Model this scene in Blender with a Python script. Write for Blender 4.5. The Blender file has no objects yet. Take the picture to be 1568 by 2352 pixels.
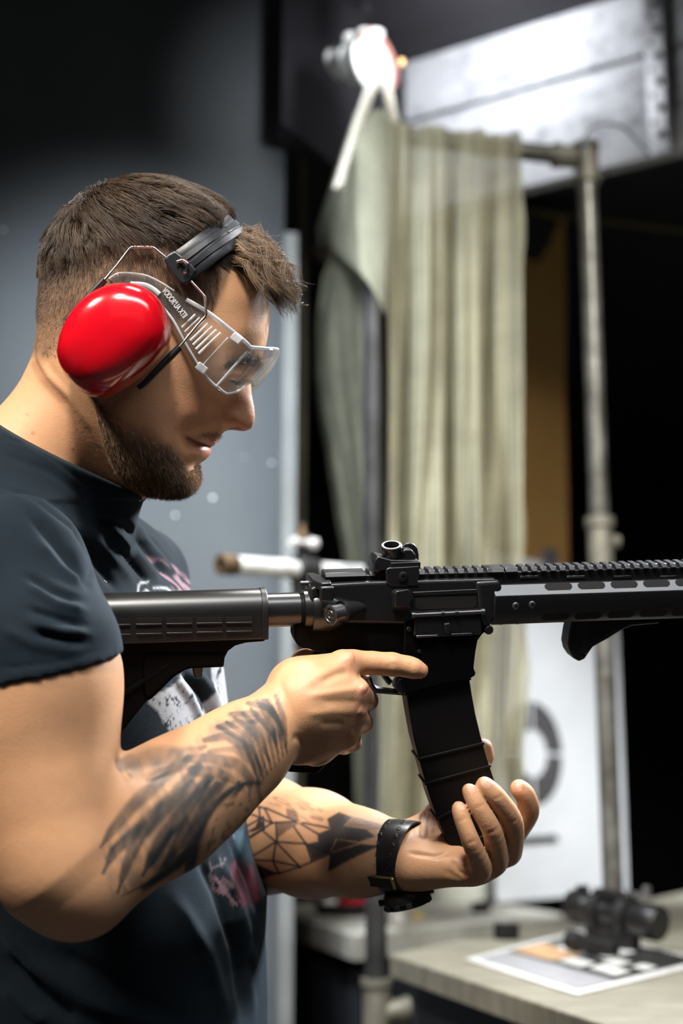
import bpy, bmesh, math, random
import numpy as np
from mathutils import Vector, Matrix

S = bpy.context.scene
COL = S.collection
rng = np.random.default_rng(7)
random.seed(7)

# ------------------------------------------------------------------ camera
FPX = 3267.0                      # focal length in pixels of the 1568x2352 frame (50 mm lens)
TH = math.radians(11.5)           # the camera looks up a little
CAM0 = np.array([0.0, 0.0, 1.30])
MW = np.array([[1, 0, 0], [0, math.cos(TH), -math.sin(TH)], [0, math.sin(TH), math.cos(TH)]])  # columns: right, forward, up
cam = bpy.data.cameras.new('camera')
cam_o = bpy.data.objects.new('camera', cam)
COL.objects.link(cam_o)
cam_o.location = CAM0
cam_o.rotation_euler = (math.pi / 2 + TH, 0, 0)
cam.sensor_fit = 'VERTICAL'
cam.sensor_height = 36.0
cam.lens = 50.0
cam.clip_start = 0.05
cam.dof.use_dof = True
cam.dof.focus_distance = 1.24
cam.dof.aperture_fstop = 3.2
S.camera = cam_o

S.view_settings.view_transform = 'Standard'
S.view_settings.look = 'None'
S.view_settings.gamma = 1
S.view_settings.exposure = 0.0
S.cycles.use_denoising = True
S.cycles.transparent_max_bounces = 24
S.cycles.max_bounces = 8

# ------------------------------------------------------------------ world and lamps
w = bpy.data.worlds.new('world'); S.world = w; w.use_nodes = True
w.node_tree.nodes['Background'].inputs[0].default_value = (0.55, 0.62, 0.75, 1)
w.node_tree.nodes['Background'].inputs[1].default_value = 0.035

def C(x, d, z):                    # camera-aligned metric coordinates -> world
    return CAM0 + MW @ np.array([x, d, z])
def P(px, py, d):                  # pixel at a depth -> camera-aligned metric
    return np.array([(px - 784.0) / FPX * d, d, (1176.0 - py) / FPX * d])
def PW(px, py, d):                 # pixel at a depth -> world
    return CAM0 + MW @ P(px, py, d)
def PZ(px, py, z):                 # pixel ray meets the height z (world)
    k = MW @ np.array([(px - 784.0) / FPX, 1.0, (1176.0 - py) / FPX])
    return CAM0 + k * ((z - CAM0[2]) / k[2])

def area(name, loc, target, size, power, col, size_y=None, shape='RECTANGLE', spread=None):
    L = bpy.data.lights.new(name, 'AREA')
    L.shape = shape
    L.size = size
    if shape in ('RECTANGLE', 'ELLIPSE'): L.size_y = size_y or size
    L.energy = power; L.color = col
    if spread: L.spread = math.radians(spread)
    o = bpy.data.objects.new(name, L); COL.objects.link(o)
    o.location = loc
    v = Vector(target) - Vector(loc)
    o.rotation_euler = v.to_track_quat('-Z', 'Y').to_euler()
    return o
HEADW = PW(350, 760, 1.30)
# two ceiling spots over the firing line, above and to the left of the photographer
area('key_lamp', (-1.05, 0.32, 2.85), HEADW + np.array([0.0, 0, -0.25]), 0.22, 9.2, (1.0, 0.90, 0.78), spread=80)
area('key_lamp_second', (-0.22, 0.20, 2.85), HEADW + np.array([0.15, 0, -0.15]), 0.20, 7.8, (1.0, 0.92, 0.82), spread=80)
# long ceiling panel over the shooting line
area('ceiling_panel', (0.85, 0.05, 3.28), (0.70, 0.35, 1.2), 1.9, 30, (0.94, 0.97, 1.0), 0.5, spread=120)
area('overhead_lamp', (0.05, 1.75, 3.25), (0.0, 1.3, 1.4), 0.4, 4.5, (1.0, 0.97, 0.93), spread=70)
# added soft fill near the ceiling behind the photographer, standing in for room bounce
area('room_panel', (0.6, -1.1, 3.28), (0.3, 0.6, 1.2), 3.0, 5, (0.92, 0.96, 1.0))
# lamp over the range that rims the face, the hand and the rifle
area('range_lamp', (1.25, 2.45, 2.85), (0.05, 1.3, 1.40), 0.4, 24, (0.94, 0.97, 1.0), spread=70)
# lamp close under the ceiling washing the white boards
area('board_lamp', tuple(PW(1110, -132, 3.38)), tuple(PW(1130, 160, 3.85)), 0.22, 4.5, (0.93, 0.96, 1.0), spread=120)
# light inside the booth on the net, the target and the benches
area('booth_lamp', (0.85, 1.25, 3.25), (0.45, 3.0, 1.55), 0.45, 15, (1.0, 0.96, 0.87), spread=75)
area('pulley_lamp', tuple(PW(985, -40, 2.66)), tuple(PW(850, 150, 3.1)), 0.08, 0.6, (0.95, 0.98, 1.0), spread=50)  # added light that brightens the pulley, no fixture of its own there
area('target_lamp', (0.55, 2.85, 3.1), (0.95, 4.1, 1.6), 0.2, 9, (0.95, 0.98, 1.0), spread=38)  # added light aimed at the paper target to lift its brightness
# added unseen light washing the grey wall from above
area('wall_lamp', (-0.42, 2.05, 3.25), (-0.22, 3.38, 1.0), 0.3, 19, (0.88, 0.95, 1.0), spread=72)

# ------------------------------------------------------------------ materials
def newmat(name):
    m = bpy.data.materials.new(name); m.use_nodes = True
    return m, m.node_tree.nodes, m.node_tree.links, m.node_tree.nodes['Principled BSDF']
def noise(N, L, scale, detail=4, rough=0.55, vec=None, dist=0):
    t = N.new('ShaderNodeTexNoise'); t.inputs['Scale'].default_value = scale
    t.inputs['Detail'].default_value = detail; t.inputs['Roughness'].default_value = rough
    t.inputs['Distortion'].default_value = dist
    if vec: L.new(vec, t.inputs['Vector'])
    return t
def coords(N, L, scale=(1, 1, 1), which='Object', rot=(0, 0, 0)):
    tc = N.new('ShaderNodeTexCoord'); mp = N.new('ShaderNodeMapping')
    mp.inputs['Scale'].default_value = scale; mp.inputs['Rotation'].default_value = rot
    L.new(tc.outputs[which], mp.inputs['Vector'])
    return mp.outputs[0]
def ramp(N, L, fac, stops):
    r = N.new('ShaderNodeValToRGB'); e = r.color_ramp.elements
    while len(e) < len(stops): e.new(0.5)
    for k, (p, c) in enumerate(stops):
        e[k].position = p; e[k].color = (c[0], c[1], c[2], 1)
    L.new(fac, r.inputs[0]); return r
def bump(N, L, b, height, strength=0.3, dist=0.001):
    n = N.new('ShaderNodeBump'); n.inputs['Strength'].default_value = strength
    n.inputs['Distance'].default_value = dist
    L.new(height, n.inputs['Height']); L.new(n.outputs[0], b.inputs['Normal']); return n
def mat(name, col, rough=0.5, metal=0.0, nscale=60, var=0.15, bstr=0.0, bdist=0.0005, spec=0.5, coat=0, bscale=None):
    m, N, L, b = newmat(name)
    v = coords(N, L)
    t = noise(N, L, nscale, vec=v)
    r = ramp(N, L, t.outputs['Fac'], [(0.3, [c * (1 - var) for c in col]), (0.7, [min(1, c * (1 + var)) for c in col])])
    L.new(r.outputs[0], b.inputs['Base Color'])
    b.inputs['Roughness'].default_value = rough; b.inputs['Metallic'].default_value = metal
    b.inputs['Specular IOR Level'].default_value = spec
    b.inputs['Coat Weight'].default_value = coat
    if bstr:
        t2 = noise(N, L, bscale or nscale * 6, vec=v, detail=2)
        bump(N, L, b, t2.outputs['Fac'], bstr, bdist)
    return m

# ------------------------------------------------------------------ mesh helpers
def link(name, verts, faces, m, parent=None, smooth=True, world=True, cam_space=False):
    """verts in world metres (or camera-aligned when cam_space)"""
    V = np.asarray(verts, float)
    if cam_space: V = CAM0 + V @ MW.T
    if parent is not None: V = V - np.array(parent.location)
    me = bpy.data.meshes.new(name)
    me.from_pydata([tuple(v) for v in V] if len(V) < 20000 else V.tolist(), [], faces if isinstance(faces, list) else faces.tolist())
    me.update()
    if smooth: me.shade_smooth()
    if m is not None: me.materials.append(m)
    o = bpy.data.objects.new(name, me); COL.objects.link(o)
    if parent is not None: o.parent = parent
    return o
def empty(name, loc, label, cat, group=None):
    o = bpy.data.objects.new(name, None); COL.objects.link(o); o.location = loc
    o.empty_display_size = 0.05
    o['label'] = label; o['category'] = cat
    if group: o['group'] = group
    bpy.context.view_layer.update()
    return o
def tag(o, label, cat, group=None):
    o['label'] = label; o['category'] = cat
    if group: o['group'] = group
    return o
def struct(o):
    o['kind'] = 'structure'; return o
def rebase(o):
    """put the origin of a top-level mesh at its own bottom centre"""
    co = np.array([v.co[:] for v in o.data.vertices])
    c = (co.min(0) + co.max(0)) / 2; c[2] = co[:, 2].min()
    o.data.transform(Matrix.Translation(Vector(-c))); o.location = c
    return o
class MB:
    """collects vertices and faces"""
    def __init__(s): s.v = []; s.f = []
    def add(s, V, F):
        n = len(s.v); s.v.extend([tuple(map(float, a)) for a in V]); s.f.extend([tuple(i + n for i in f) for f in F]); return s
    def box(s, c, ax, ay, az):
        """centre and three half-axis vectors"""
        c, ax, ay, az = map(lambda a: np.asarray(a, float), (c, ax, ay, az))
        V = [c + i * ax + j * ay + k * az for i in (-1, 1) for j in (-1, 1) for k in (-1, 1)]
        if np.dot(np.cross(ax, ay), az) < 0:
            F = [(0, 2, 3, 1), (4, 5, 7, 6), (0, 1, 5, 4), (2, 6, 7, 3), (0, 4, 6, 2), (1, 3, 7, 5)]
        else:
            F = [(0, 1, 3, 2), (4, 6, 7, 5), (0, 4, 5, 1), (2, 3, 7, 6), (0, 2, 6, 4), (1, 5, 7, 3)]
        return s.add(V, F)
    def tube(s, pts, r, n=12, cap=True, flat=None):
        """round tube along a polyline, r scalar or list"""
        P_ = [np.asarray(p, float) for p in pts]; m = len(P_)
        R_ = [r] * m if np.isscalar(r) else list(r)
        tang = []
        for i in range(m):
            a = P_[max(0, i - 1)]; b = P_[min(m - 1, i + 1)]; t = b - a
            tang.append(t / (np.linalg.norm(t) + 1e-12))
        up = np.array([0, 0, 1.0]) if abs(tang[0][2]) < 0.9 else np.array([1.0, 0, 0])
        u = np.cross(tang[0], up); u /= np.linalg.norm(u)
        V = []
        for i in range(m):
            u = u - tang[i] * np.dot(u, tang[i]); u /= np.linalg.norm(u); w_ = np.cross(tang[i], u)
            k = 1.0
            if 0 < i < m - 1:
                t0 = P_[i] - P_[i - 1]; t0 = t0 / (np.linalg.norm(t0) + 1e-12)
                k = 1 / max(0.6, abs(np.dot(t0, tang[i])))
            for j in range(n):
                a = 2 * math.pi * j / n
                V.append(P_[i] + (u * math.cos(a) + w_ * math.sin(a)) * R_[i] * (k if k < 1.3 else 1.3))
        F = [(i * n + j, i * n + (j + 1) % n, (i + 1) * n + (j + 1) % n, (i + 1) * n + j) for i in range(m - 1) for j in range(n)]
        if cap: F.append(tuple(range(n - 1, -1, -1))); F.append(tuple((m - 1) * n + j for j in range(n)))
        return s.add(V, F)
    def lathe(s, c, axis, prof, n=32, e=None, cap=True, squash=None):
        """prof: list of (distance along axis, radius)"""
        c = np.asarray(c, float); a = np.asarray(axis, float); a = a / np.linalg.norm(a)
        e = np.asarray(e, float) if e is not None else (np.array([0, 0, 1.0]) if abs(a[2]) < 0.9 else np.array([1.0, 0, 0]))
        u = e - a * np.dot(e, a); u /= np.linalg.norm(u); w_ = np.cross(a, u)
        V = []; sq = squash or 1.0
        for (t, r) in prof:
            for j in range(n):
                q = 2 * math.pi * j / n
                V.append(c + a * t + (u * math.cos(q) + w_ * math.sin(q) * sq) * r)
        m = len(prof)
        F = [(i * n + j, i * n + (j + 1) % n, (i + 1) * n + (j + 1) % n, (i + 1) * n + j) for i in range(m - 1) for j in range(n)]
        if cap: F.append(tuple(range(n - 1, -1, -1))); F.append(tuple((m - 1) * n + j for j in range(n)))
        return s.add(V, F)
    def prism(s, poly, a, b):
        """poly: 3-D points (ring); extrude by vector a .. b"""
        a = np.asarray(a, float); b = np.asarray(b, float); n = len(poly)
        V = [np.asarray(p, float) + a for p in poly] + [np.asarray(p, float) + b for p in poly]
        F = [tuple(range(n)), tuple(range(2 * n - 1, n - 1, -1))]
        F += [(i, i + n, (i + 1) % n + n, (i + 1) % n) for i in range(n)]
        return s.add(V, F)
    def build(s, name, m, parent=None, smooth=False, bevel=0, seg=2, angle=40, cam_space=False, weld=False):
        o = link(name, s.v, s.f, m, parent, False, cam_space=cam_space)
        bm = bmesh.new(); bm.from_mesh(o.data)
        if weld: bmesh.ops.remove_doubles(bm, verts=bm.verts, dist=1e-5)
        bmesh.ops.recalc_face_normals(bm, faces=bm.faces)
        bm.to_mesh(o.data); bm.free()
        if bevel:
            md = o.modifiers.new('bevel', 'BEVEL'); md.width = bevel; md.segments = seg
            md.limit_method = 'ANGLE'; md.angle_limit = math.radians(angle)
            md.harden_normals = False
        if smooth or bevel:
            o.data.shade_smooth()
            if not smooth or True:
                o.data.set_sharp_from_angle(angle=math.radians(42))
        return o
def smooth_path(pts, n=8):
    """Catmull-Rom through points"""
    p = [np.asarray(a, float) for a in pts]; p = [2 * p[0] - p[1]] + p + [2 * p[-1] - p[-2]]
    out = []
    for i in range(1, len(p) - 2):
        for k in range(n):
            t = k / n
            out.append(0.5 * ((2 * p[i]) + (-p[i-1] + p[i+1]) * t + (2*p[i-1] - 5*p[i] + 4*p[i+1] - p[i+2]) * t*t + (-p[i-1] + 3*p[i] - 3*p[i+1] + p[i+2]) * t**3))
    out.append(p[-2]); return out
# ================================================================== the setting
YAW = math.radians(-11.5)
U_ = np.array([math.sin(YAW), math.cos(YAW), 0.0])       # down the range
V_ = np.array([math.cos(YAW), -math.sin(YAW), 0.0])      # across the booth (to the right, slightly away)
Z_ = np.array([0, 0, 1.0])
CEIL = 3.35
def concrete(name, c1, c2, rough=0.85, scale=3.0, specks=False):
    m, N, L, b = newmat(name); v = coords(N, L)
    t = noise(N, L, scale, 6, 0.6, v)
    r = ramp(N, L, t.outputs['Fac'], [(0.35, c1), (0.7, c2)])
    L.new(r.outputs[0], b.inputs['Base Color'])
    b.inputs['Roughness'].default_value = rough
    t2 = noise(N, L, 90, 3, 0.6, v); bump(N, L, b, t2.outputs['Fac'], 0.25, 0.002)
    return m
M_wall = concrete('grey_painted_wall', (0.088, 0.098, 0.110), (0.106, 0.118, 0.130))
M_dark = concrete('dark_range_wall', (0.030, 0.032, 0.034), (0.042, 0.044, 0.046))
M_purple = concrete('dark_violet_wall', (0.012, 0.011, 0.016), (0.018, 0.016, 0.023))
M_floor = concrete('dark_concrete_floor', (0.03, 0.03, 0.03), (0.06, 0.058, 0.055), 0.7)
M_ceil = concrete('dark_ceiling', (0.035, 0.032, 0.04), (0.05, 0.046, 0.055))

def slab(name, a, b, z0, z1, th, m, side=1):
    """vertical wall between plan points a and b, thickness away from the camera"""
    a = np.array([a[0], a[1], 0.]); b = np.array([b[0], b[1], 0.])
    d = (b - a) / np.linalg.norm(b - a); n = np.array([-d[1], d[0], 0]) * side * th
    mb = MB(); mb.prism([a + Z_*z0, b + Z_*z0, b + Z_*z1, a + Z_*z1], n * 0, n)
    return struct(mb.build(name, m))
corner = PW(648, 1000, 3.35)
# grey wall behind the shooter, square to the booth
slab('wall_left', corner - V_ * 3.2, corner, 0, CEIL, 0.12, M_wall)
# the outer side wall and back of the room (behind the photographer) keep the light in
slab('wall_side', (corner - V_ * 3.2)[:2] - U_[:2] * 6.5, (corner - V_ * 3.2)[:2], 0, CEIL, 0.12, M_wall)
bk = corner - V_ * 3.2 - U_ * 6.5
slab('wall_back', (bk + V_ * 7.5)[:2], bk[:2], 0, CEIL, 0.12, M_wall)
# violet-black return wall running down the range from the corner
slab('wall_middle', corner + V_ * 0.0 + U_ * 0.13, corner + V_ * 0.0 + U_ * 5.6, 0, CEIL, 0.1, M_purple)
rr = corner + U_ * 5.6
slab('wall_far', rr - V_ * 0.3, rr + V_ * 8, 0, CEIL, 0.12, M_dark)
slab('wall_right', (rr + V_ * 6.2)[:2], (rr + V_ * 6.2 - U_ * 12)[:2], 0, CEIL, 0.12, M_dark)
mb = MB(); c = np.array([1.0, 3.0, 0])
mb.box((1.0, 3.0, -0.05), (6, 0, 0), (0, 8, 0), (0, 0, 0.05)); struct(mb.build('floor', M_floor))
mb = MB(); mb.box((1.0, 3.0, CEIL + 0.05), (6, 0, 0), (0, 8, 0), (0, 0, 0.05)); struct(mb.build('ceiling', M_ceil))
# pale edge strip on the wall's corner
M_trim = mat('pale_painted_steel', (0.24, 0.25, 0.25), 0.5, 0.0, 8, 0.12)
def strip(name, px, d, w_, dep, z0, z1, m):
    a = PW(px, 1200, d); a = np.array([a[0], a[1], 0])
    mb = MB(); mb.box(a + Z_ * (z0 + z1) / 2, V_ * w_ / 2, U_ * dep / 2, Z_ * (z1 - z0) / 2)
    return struct(mb.build(name, m, bevel=0.003))
strip('trim_1', 661, 3.25, 0.032, 0.05, 0, 2.62, M_trim)
# violet panel closing the wall above the range mouth (the lintel) left of the boards
a0 = PW(648, 200, 3.36); a1 = PW(930, 200, 4.0)
mb = MB()
l0 = np.array([a0[0], a0[1], 0]); l1 = np.array([a1[0], a1[1], 0])
zl = PW(700, 352, 3.5)[2]
mb.prism([l0 + Z_*zl, l1 + Z_*zl, l1 + Z_*CEIL, l0 + Z_*CEIL], U_ * 0, U_ * 0.08)
struct(mb.build('wall_lintel', M_purple))

M_speck = mat('white_paint_fleck', (0.85, 0.87, 0.88), 0.5)  # small white paint flecks on the grey wall
for (px, py, r_) in ((488, 1143, 0.0042), (402, 1183, 0.003), (623, 1063, 0.003), (8, 528, 0.003), (560, 1050, 0.0015)):
    k_ = MW @ np.array([(px - 784.0) / FPX, 1.0, (1176.0 - py) / FPX]); q = CAM0 + k_ * (np.dot(corner - CAM0, U_) / np.dot(k_, U_))
    mb = MB(); mb.lathe(q - U_ * 0.0006, U_, [(0, r_), (0.0006, r_)], 14); struct(mb.build('trim_2', M_speck))

# ------------------------------------------------------------------ white board fascia over the range opening
def boards_mat():
    m, N, L, b = newmat('whitewashed_boards'); v = coords(N, L, (1, 1, 6))
    t = noise(N, L, 2.2, 6, 0.7, v); t2 = noise(N, L, 14, 5, 0.75, coords(N, L, (1, 1, 1)))
    mx = N.new('ShaderNodeMath'); mx.operation = 'MULTIPLY'; L.new(t.outputs['Fac'], mx.inputs[0]); L.new(t2.outputs['Fac'], mx.inputs[1])
    r = ramp(N, L, mx.outputs[0], [(0.12, (0.20, 0.20, 0.215)), (0.24, (0.52, 0.53, 0.56)), (0.42, (0.66, 0.67, 0.70))])
    L.new(r.outputs[0], b.inputs['Base Color']); b.inputs['Roughness'].default_value = 0.6
    bump(N, L, b, t2.outputs['Fac'], 0.3, 0.002); return m
M_boards = boards_mat()
f0 = PW(918, 500, 3.95); fdir = np.array([math.cos(math.radians(-32)), math.sin(math.radians(-32)), 0.])
def fas(px, py):                   # pixel ray meets the fascia plane
    n = np.array([-fdir[1], fdir[0], 0]); k = MW @ np.array([(px - 784.0) / FPX, 1.0, (1176.0 - py) / FPX])
    return CAM0 + k * (np.dot(f0 - CAM0, n) / np.dot(k, n))
fn = np.array([-fdir[1], fdir[0], 0]) * 0.045
zb = fas(1200, 432)[2]; z1_ = fas(1200, 206)[2]; z2_ = fas(1030, 38)[2]
A0 = fas(916, 400); A0[2] = 0; A1 = A0 + fdir * 2.6
bounds = [(zb, z1_ - 0.006), (z1_ + 0.006, z2_ - 0.006), (z2_ + 0.006, CEIL)]
root = empty('board_fascia', tuple(A0 + Z_ * zb), 'white painted plank boarding over the dark range opening, top right', 'boarding')
for (q0, q1) in bounds:
    mb = MB(); mb.prism([A0 + Z_*q0, A1 + Z_*q0, A1 + Z_*q1, A0 + Z_*q1], fn * 0, fn)
    mb.build('board', M_boards, root, bevel=0.004)
mb = MB(); mb.prism([A0 + Z_*zb, A1 + Z_*zb, A1 + Z_*CEIL, A0 + Z_*CEIL], fn * 1.02, fn * 1.4)
mb.build('backing', M_dark, root)
# black soffit behind the boards' lower edge
# ------------------------------------------------------------------ perforated steel angle on the boards
M_galv = mat('galvanised_steel', (0.30, 0.30, 0.31), 0.42, 0.8, 30, 0.2)
M_hole_shade = mat('black_hole', (0.01, 0.01, 0.01), 0.9)  # plate holes are flat discs, their dark inside put into the colour
p0 = fas(1520, 350); p0[2] = 0
pz0 = fas(1530, 352)[2]
root = empty('perforated_angle', tuple(p0 + Z_ * pz0 - fn * 0.3), 'grey perforated steel angle fixed upright on the white boards', 'angle bracket')
hw = 0.030
base = p0 - fn * 0.12
mb = MB(); mb.box(base + Z_ * (pz0 + CEIL) / 2, fdir * hw, fn / 0.045 * 0.002, Z_ * (CEIL - pz0) / 2)
mb.box(base + fdir * hw - fn / 0.045 * 0.018 + Z_ * (pz0 + CEIL) / 2, fdir * 0.002, fn / 0.045 * 0.02, Z_ * (CEIL - pz0) / 2)
mb.build('angle_plate', M_galv, root, bevel=0.0008)
zz = pz0 + 0.05; k = 0
while zz < CEIL:
    mb = MB(); r_ = 0.011 if k % 2 == 0 else 0.006
    mb.lathe(base + Z_ * zz - fn / 0.045 * 0.0032 + fdir * (0.004 if k % 2 == 0 else -0.014), -fn, [(0, r_), (0.0012, r_)], 16)
    mb.build('hole', M_hole_shade, root); zz += 0.036; k += 1

# ------------------------------------------------------------------ pipe frame of the booth
def pipe_mat():
    m, N, L, b = newmat('worn_galvanised_pipe'); v = coords(N, L)
    t = noise(N, L, 16, 6, 0.7, v)
    r = ramp(N, L, t.outputs['Fac'], [(0.3, (0.06, 0.055, 0.045)), (0.5, (0.16, 0.155, 0.14)), (0.75, (0.28, 0.28, 0.26))])
    L.new(r.outputs[0], b.inputs['Base Color']); b.inputs['Metallic'].default_value = 0.55
    b.inputs['Roughness'].default_value = 0.42; return m
M_pipe = pipe_mat()
M_fit = mat('cast_pipe_fitting', (0.19, 0.18, 0.145), 0.55, 0.35, 20, 0.3)
R_ = 0.0205
D1 = 3.0; T1 = PW(855, 306, D1); D2 = 3.12; T2 = PW(1345, 350, D2); T2[2] = T1[2]
T3 = PW(752, 545, 3.59); T3[2] = T1[2]
ZN = 1.04
root = empty('pipe_frame', (T1[0], T1[1], 0), 'scaffold pipe frame of the shooting booth carrying the netting', 'pipe frame')
mb = MB(); e = T1 + V_ * 0.06; mb.tube([e, T2 - V_ * 0.03], R_, 20); mb.build('top_rail', M_pipe, root, smooth=True)
mb = MB(); arc = [T1 - Z_ * 0.07 + V_*0, T1 - Z_ * 0.035 + V_ * 0.006, T1 - Z_ * 0.012 + V_ * 0.022, T1 + V_ * 0.05, T1 + V_ * 0.075]
mb.tube(smooth_path(arc, 5), R_ * 1.25, 20); mb.build('elbow', M_fit, root, smooth=True)
M_pipe_shade = mat('blackened_pipe', (0.05, 0.05, 0.052), 0.4, 0.5, 14, 0.4)  # darker pipe colour holds the shade the net throws on this post
mb = MB(); mb.tube([T1 - Z_ * 0.06, np.array([T1[0], T1[1], 0])], R_, 20); mb.build('post', M_pipe_shade, root, smooth=True)
mb = MB(); mb.tube([T1 + U_ * 0.02 - Z_*0.01, T3], R_, 20); mb.build('side_rail', M_pipe, root, smooth=True)
mb = MB(); mb.tube([T3 - U_ * 0.03, T3 + U_ * 0.06], R_ * 1.3, 20); mb.build('side_end_fitting', M_fit, root, smooth=True)
mb = MB(); mb.tube([T2 + Z_ * 0.01, np.array([T2[0], T2[1], ZN])], R_, 20); mb.build('post', M_pipe, root, smooth=True)
mb = MB(); mb.lathe(T2 - Z_ * 0.06, (0, 0, 1), [(0, R_*1.0), (0, R_*1.45), (0.018, R_*1.45), (0.02, R_*1.3), (0.075, R_*1.3), (0.077, R_*1.45), (0.092, R_*1.45), (0.092, 0.004)], 24)
mb.lathe(T2 - V_ * 0.075, V_, [(0, R_*1.35), (0.016, R_*1.35), (0.018, R_*1.2), (0.07, R_*1.2)], 24)
mb.build('tee_fitting', M_fit, root, smooth=True)
mj = PW(1362, 1255, D2 + 0.0); mj[0], mj[1] = T2[0], T2[1]
mb = MB(); mb.lathe(mj - Z_ * 0.12, (0, 0, 1), [(0, R_), (0, R_*1.25), (0.13, R_*1.25), (0.13, R_*1.5), (0.15, R_*1.5), (0.15, R_)], 24)
mb.lathe(mj - Z_ * 0.02, V_, [(0, R_*0.7), (0.04, R_*0.7)], 16)
mb.build('coupler', M_fit, root, smooth=True)
lz = PZ(873, 2225, 0.93)[2]
for zc in (0.995, ):
    jj = np.array([T1[0], T1[1], PW(873, 2212, D1)[2]])
    mb = MB(); mb.lathe(jj - Z_ * 0.115, (0, 0, 1), [(0, R_), (0, R_*1.4), (0.006, R_*1.4), (0.008, R_*1.25), (0.11, R_*1.25), (0.112, R_*1.45), (0.125, R_*1.45), (0.125, R_)], 24)
    mb.lathe(jj - Z_ * 0.05, V_ , [(0, R_*1.1), (0.05, R_*1.1), (0.05, R_*1.3), (0.062, R_*1.3), (0.062, .004)], 20)
    mb.build('tee_fitting', M_fit, root, smooth=True)
# stub of pipe clamped across, pointing left toward the shooter's chest
Q1 = PW(848, 1293, D1 - 0.02); Q0 = PW(505, 1296, 2.72); Q1[2] = Q0[2] + 0.02
M_silver = mat('bright_worn_steel', (0.88, 0.86, 0.84), 0.30, 0.35, 25, 0.25)
M_rust = mat('rusty_brass_thread', (0.20, 0.13, 0.075), 0.5, 0.6, 40, 0.4)
ax = (Q1 - Q0) / np.linalg.norm(Q1 - Q0)
arm = MB(); arm.tube([Q0 + ax * 0.03, Q1], R_ * 0.93, 24)
arm = arm.build('clamped_stub', M_silver, root, smooth=True)
mb = MB(); mb.lathe(Q0, ax, [(0.0, 0.011), (0.0, R_*0.98), (0.006, R_ * 1.02), (0.035, R_ * 1.0), (0.04, R_*0.9)], 24, cap=False)
mb.lathe(Q0, ax, [(0.0, 0.0112), (0.025, 0.0112)], 24, cap=False)
mb.build('threaded_end', M_rust, root, smooth=True)
mb = MB(); cc = PW(700, 1290, 2.86); cc = Q0 + ax * np.dot(cc - Q0, ax)
mb.lathe(cc - ax * 0.025, ax, [(0, R_*0.9), (0, R_*1.35), (0.05, R_*1.35), (0.05, R_*0.9)], 24)
mb.box(cc + Z_ * 0.045, ax * 0.012, np.array([0, 0.012, 0]), Z_ * 0.02)
mb.build('clamp', mat('dark_clamp_iron', (0.05, 0.05, 0.05), 0.45, 0.6), root, bevel=0.002)
for s in (0, 1):
    mb = MB(); bz = cc + Z_ * 0.052 + ax * 0.0
    if s == 0: mb.lathe(bz - ax * 0.035 - np.array([0, 0.02, 0]), ax, [(0, 0.004), (0, 0.010), (0.012, 0.011), (0.012, 0.006), (0.05, 0.006), (0.05, 0.012), (0.064, 0.012), (0.064, 0.002)], 12)
    else: mb.lathe(bz + Z_ * 0.012 - ax * 0.005, (0, 0, 1), [(0, 0.006), (0, 0.013), (0.012, 0.013), (0.012, 0.006), (0.03, 0.006), (0.03, 0.002)], 6)
    mb.build('clamp_bolt', M_silver if s == 0 else M_rust, root, smooth=True)
mb = MB(); mb.tube([cc - Z_ * 0.02 - ax * 0.02, cc - Z_ * 0.16 - ax * 0.01], 0.012, 12); mb.build('clamp_stem', mat('black_iron', (0.02, 0.02, 0.02), 0.5, 0.4), root, smooth=True)

# ------------------------------------------------------------------ netting
def net_mat(name, col, hole=0.33, scale=210.0, tears=0.0):
    m, N, L, b = newmat(name)
    tc = N.new('ShaderNodeTexCoord')
    sx = N.new('ShaderNodeSeparateXYZ'); L.new(tc.outputs['UV'], sx.inputs[0])
    def saw(o, k):
        a = N.new('ShaderNodeMath'); a.operation = 'MULTIPLY'; a.inputs[1].default_value = k; L.new(sx.outputs[o], a.inputs[0])
        s = N.new('ShaderNodeMath'); s.operation = 'SINE'; L.new(a.outputs[0], s.inputs[0]); return s.outputs[0]
    mn = N.new('ShaderNodeMath'); mn.operation = 'MINIMUM'; L.new(saw(0, scale * 6.283), mn.inputs[0]); L.new(saw(1, scale * 6.283), mn.inputs[1])
    g = N.new('ShaderNodeMath'); g.operation = 'GREATER_THAN'; g.inputs[1].default_value = math.cos(math.pi * hole); L.new(mn.outputs[0], g.inputs[0])
    t = noise(N, L, 7, 5, 0.6, tc.outputs['UV'])
    r = ramp(N, L, t.outputs['Fac'], [(0.3, [c * 0.72 for c in col]), (0.7, [c * 1.1 for c in col])])
    L.new(r.outputs[0], b.inputs['Base Color']); b.inputs['Roughness'].default_value = 0.85
    b.inputs['Specular IOR Level'].default_value = 0.15
    tr = N.new('ShaderNodeBsdfTranslucent'); L.new(r.outputs[0], tr.inputs[0])
    mx0 = N.new('ShaderNodeMixShader'); mx0.inputs[0].default_value = 0.3; L.new(b.outputs[0], mx0.inputs[1]); L.new(tr.outputs[0], mx0.inputs[2])
    tp = N.new('ShaderNodeBsdfTransparent'); mx = N.new('ShaderNodeMixShader')
    L.new(g.outputs[0], mx.inputs[0]); L.new(mx0.outputs[0], mx.inputs[1]); L.new(tp.outputs[0], mx.inputs[2])
    L.new(mx.outputs[0], N['Material Output'].inputs['Surface']); return m
M_net = net_mat('woven_olive_net', (0.46, 0.44, 0.32), 0.40, 150)
M_net2 = net_mat('woven_olive_net_dense', (0.33, 0.33, 0.25), 0.34, 150)
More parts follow.
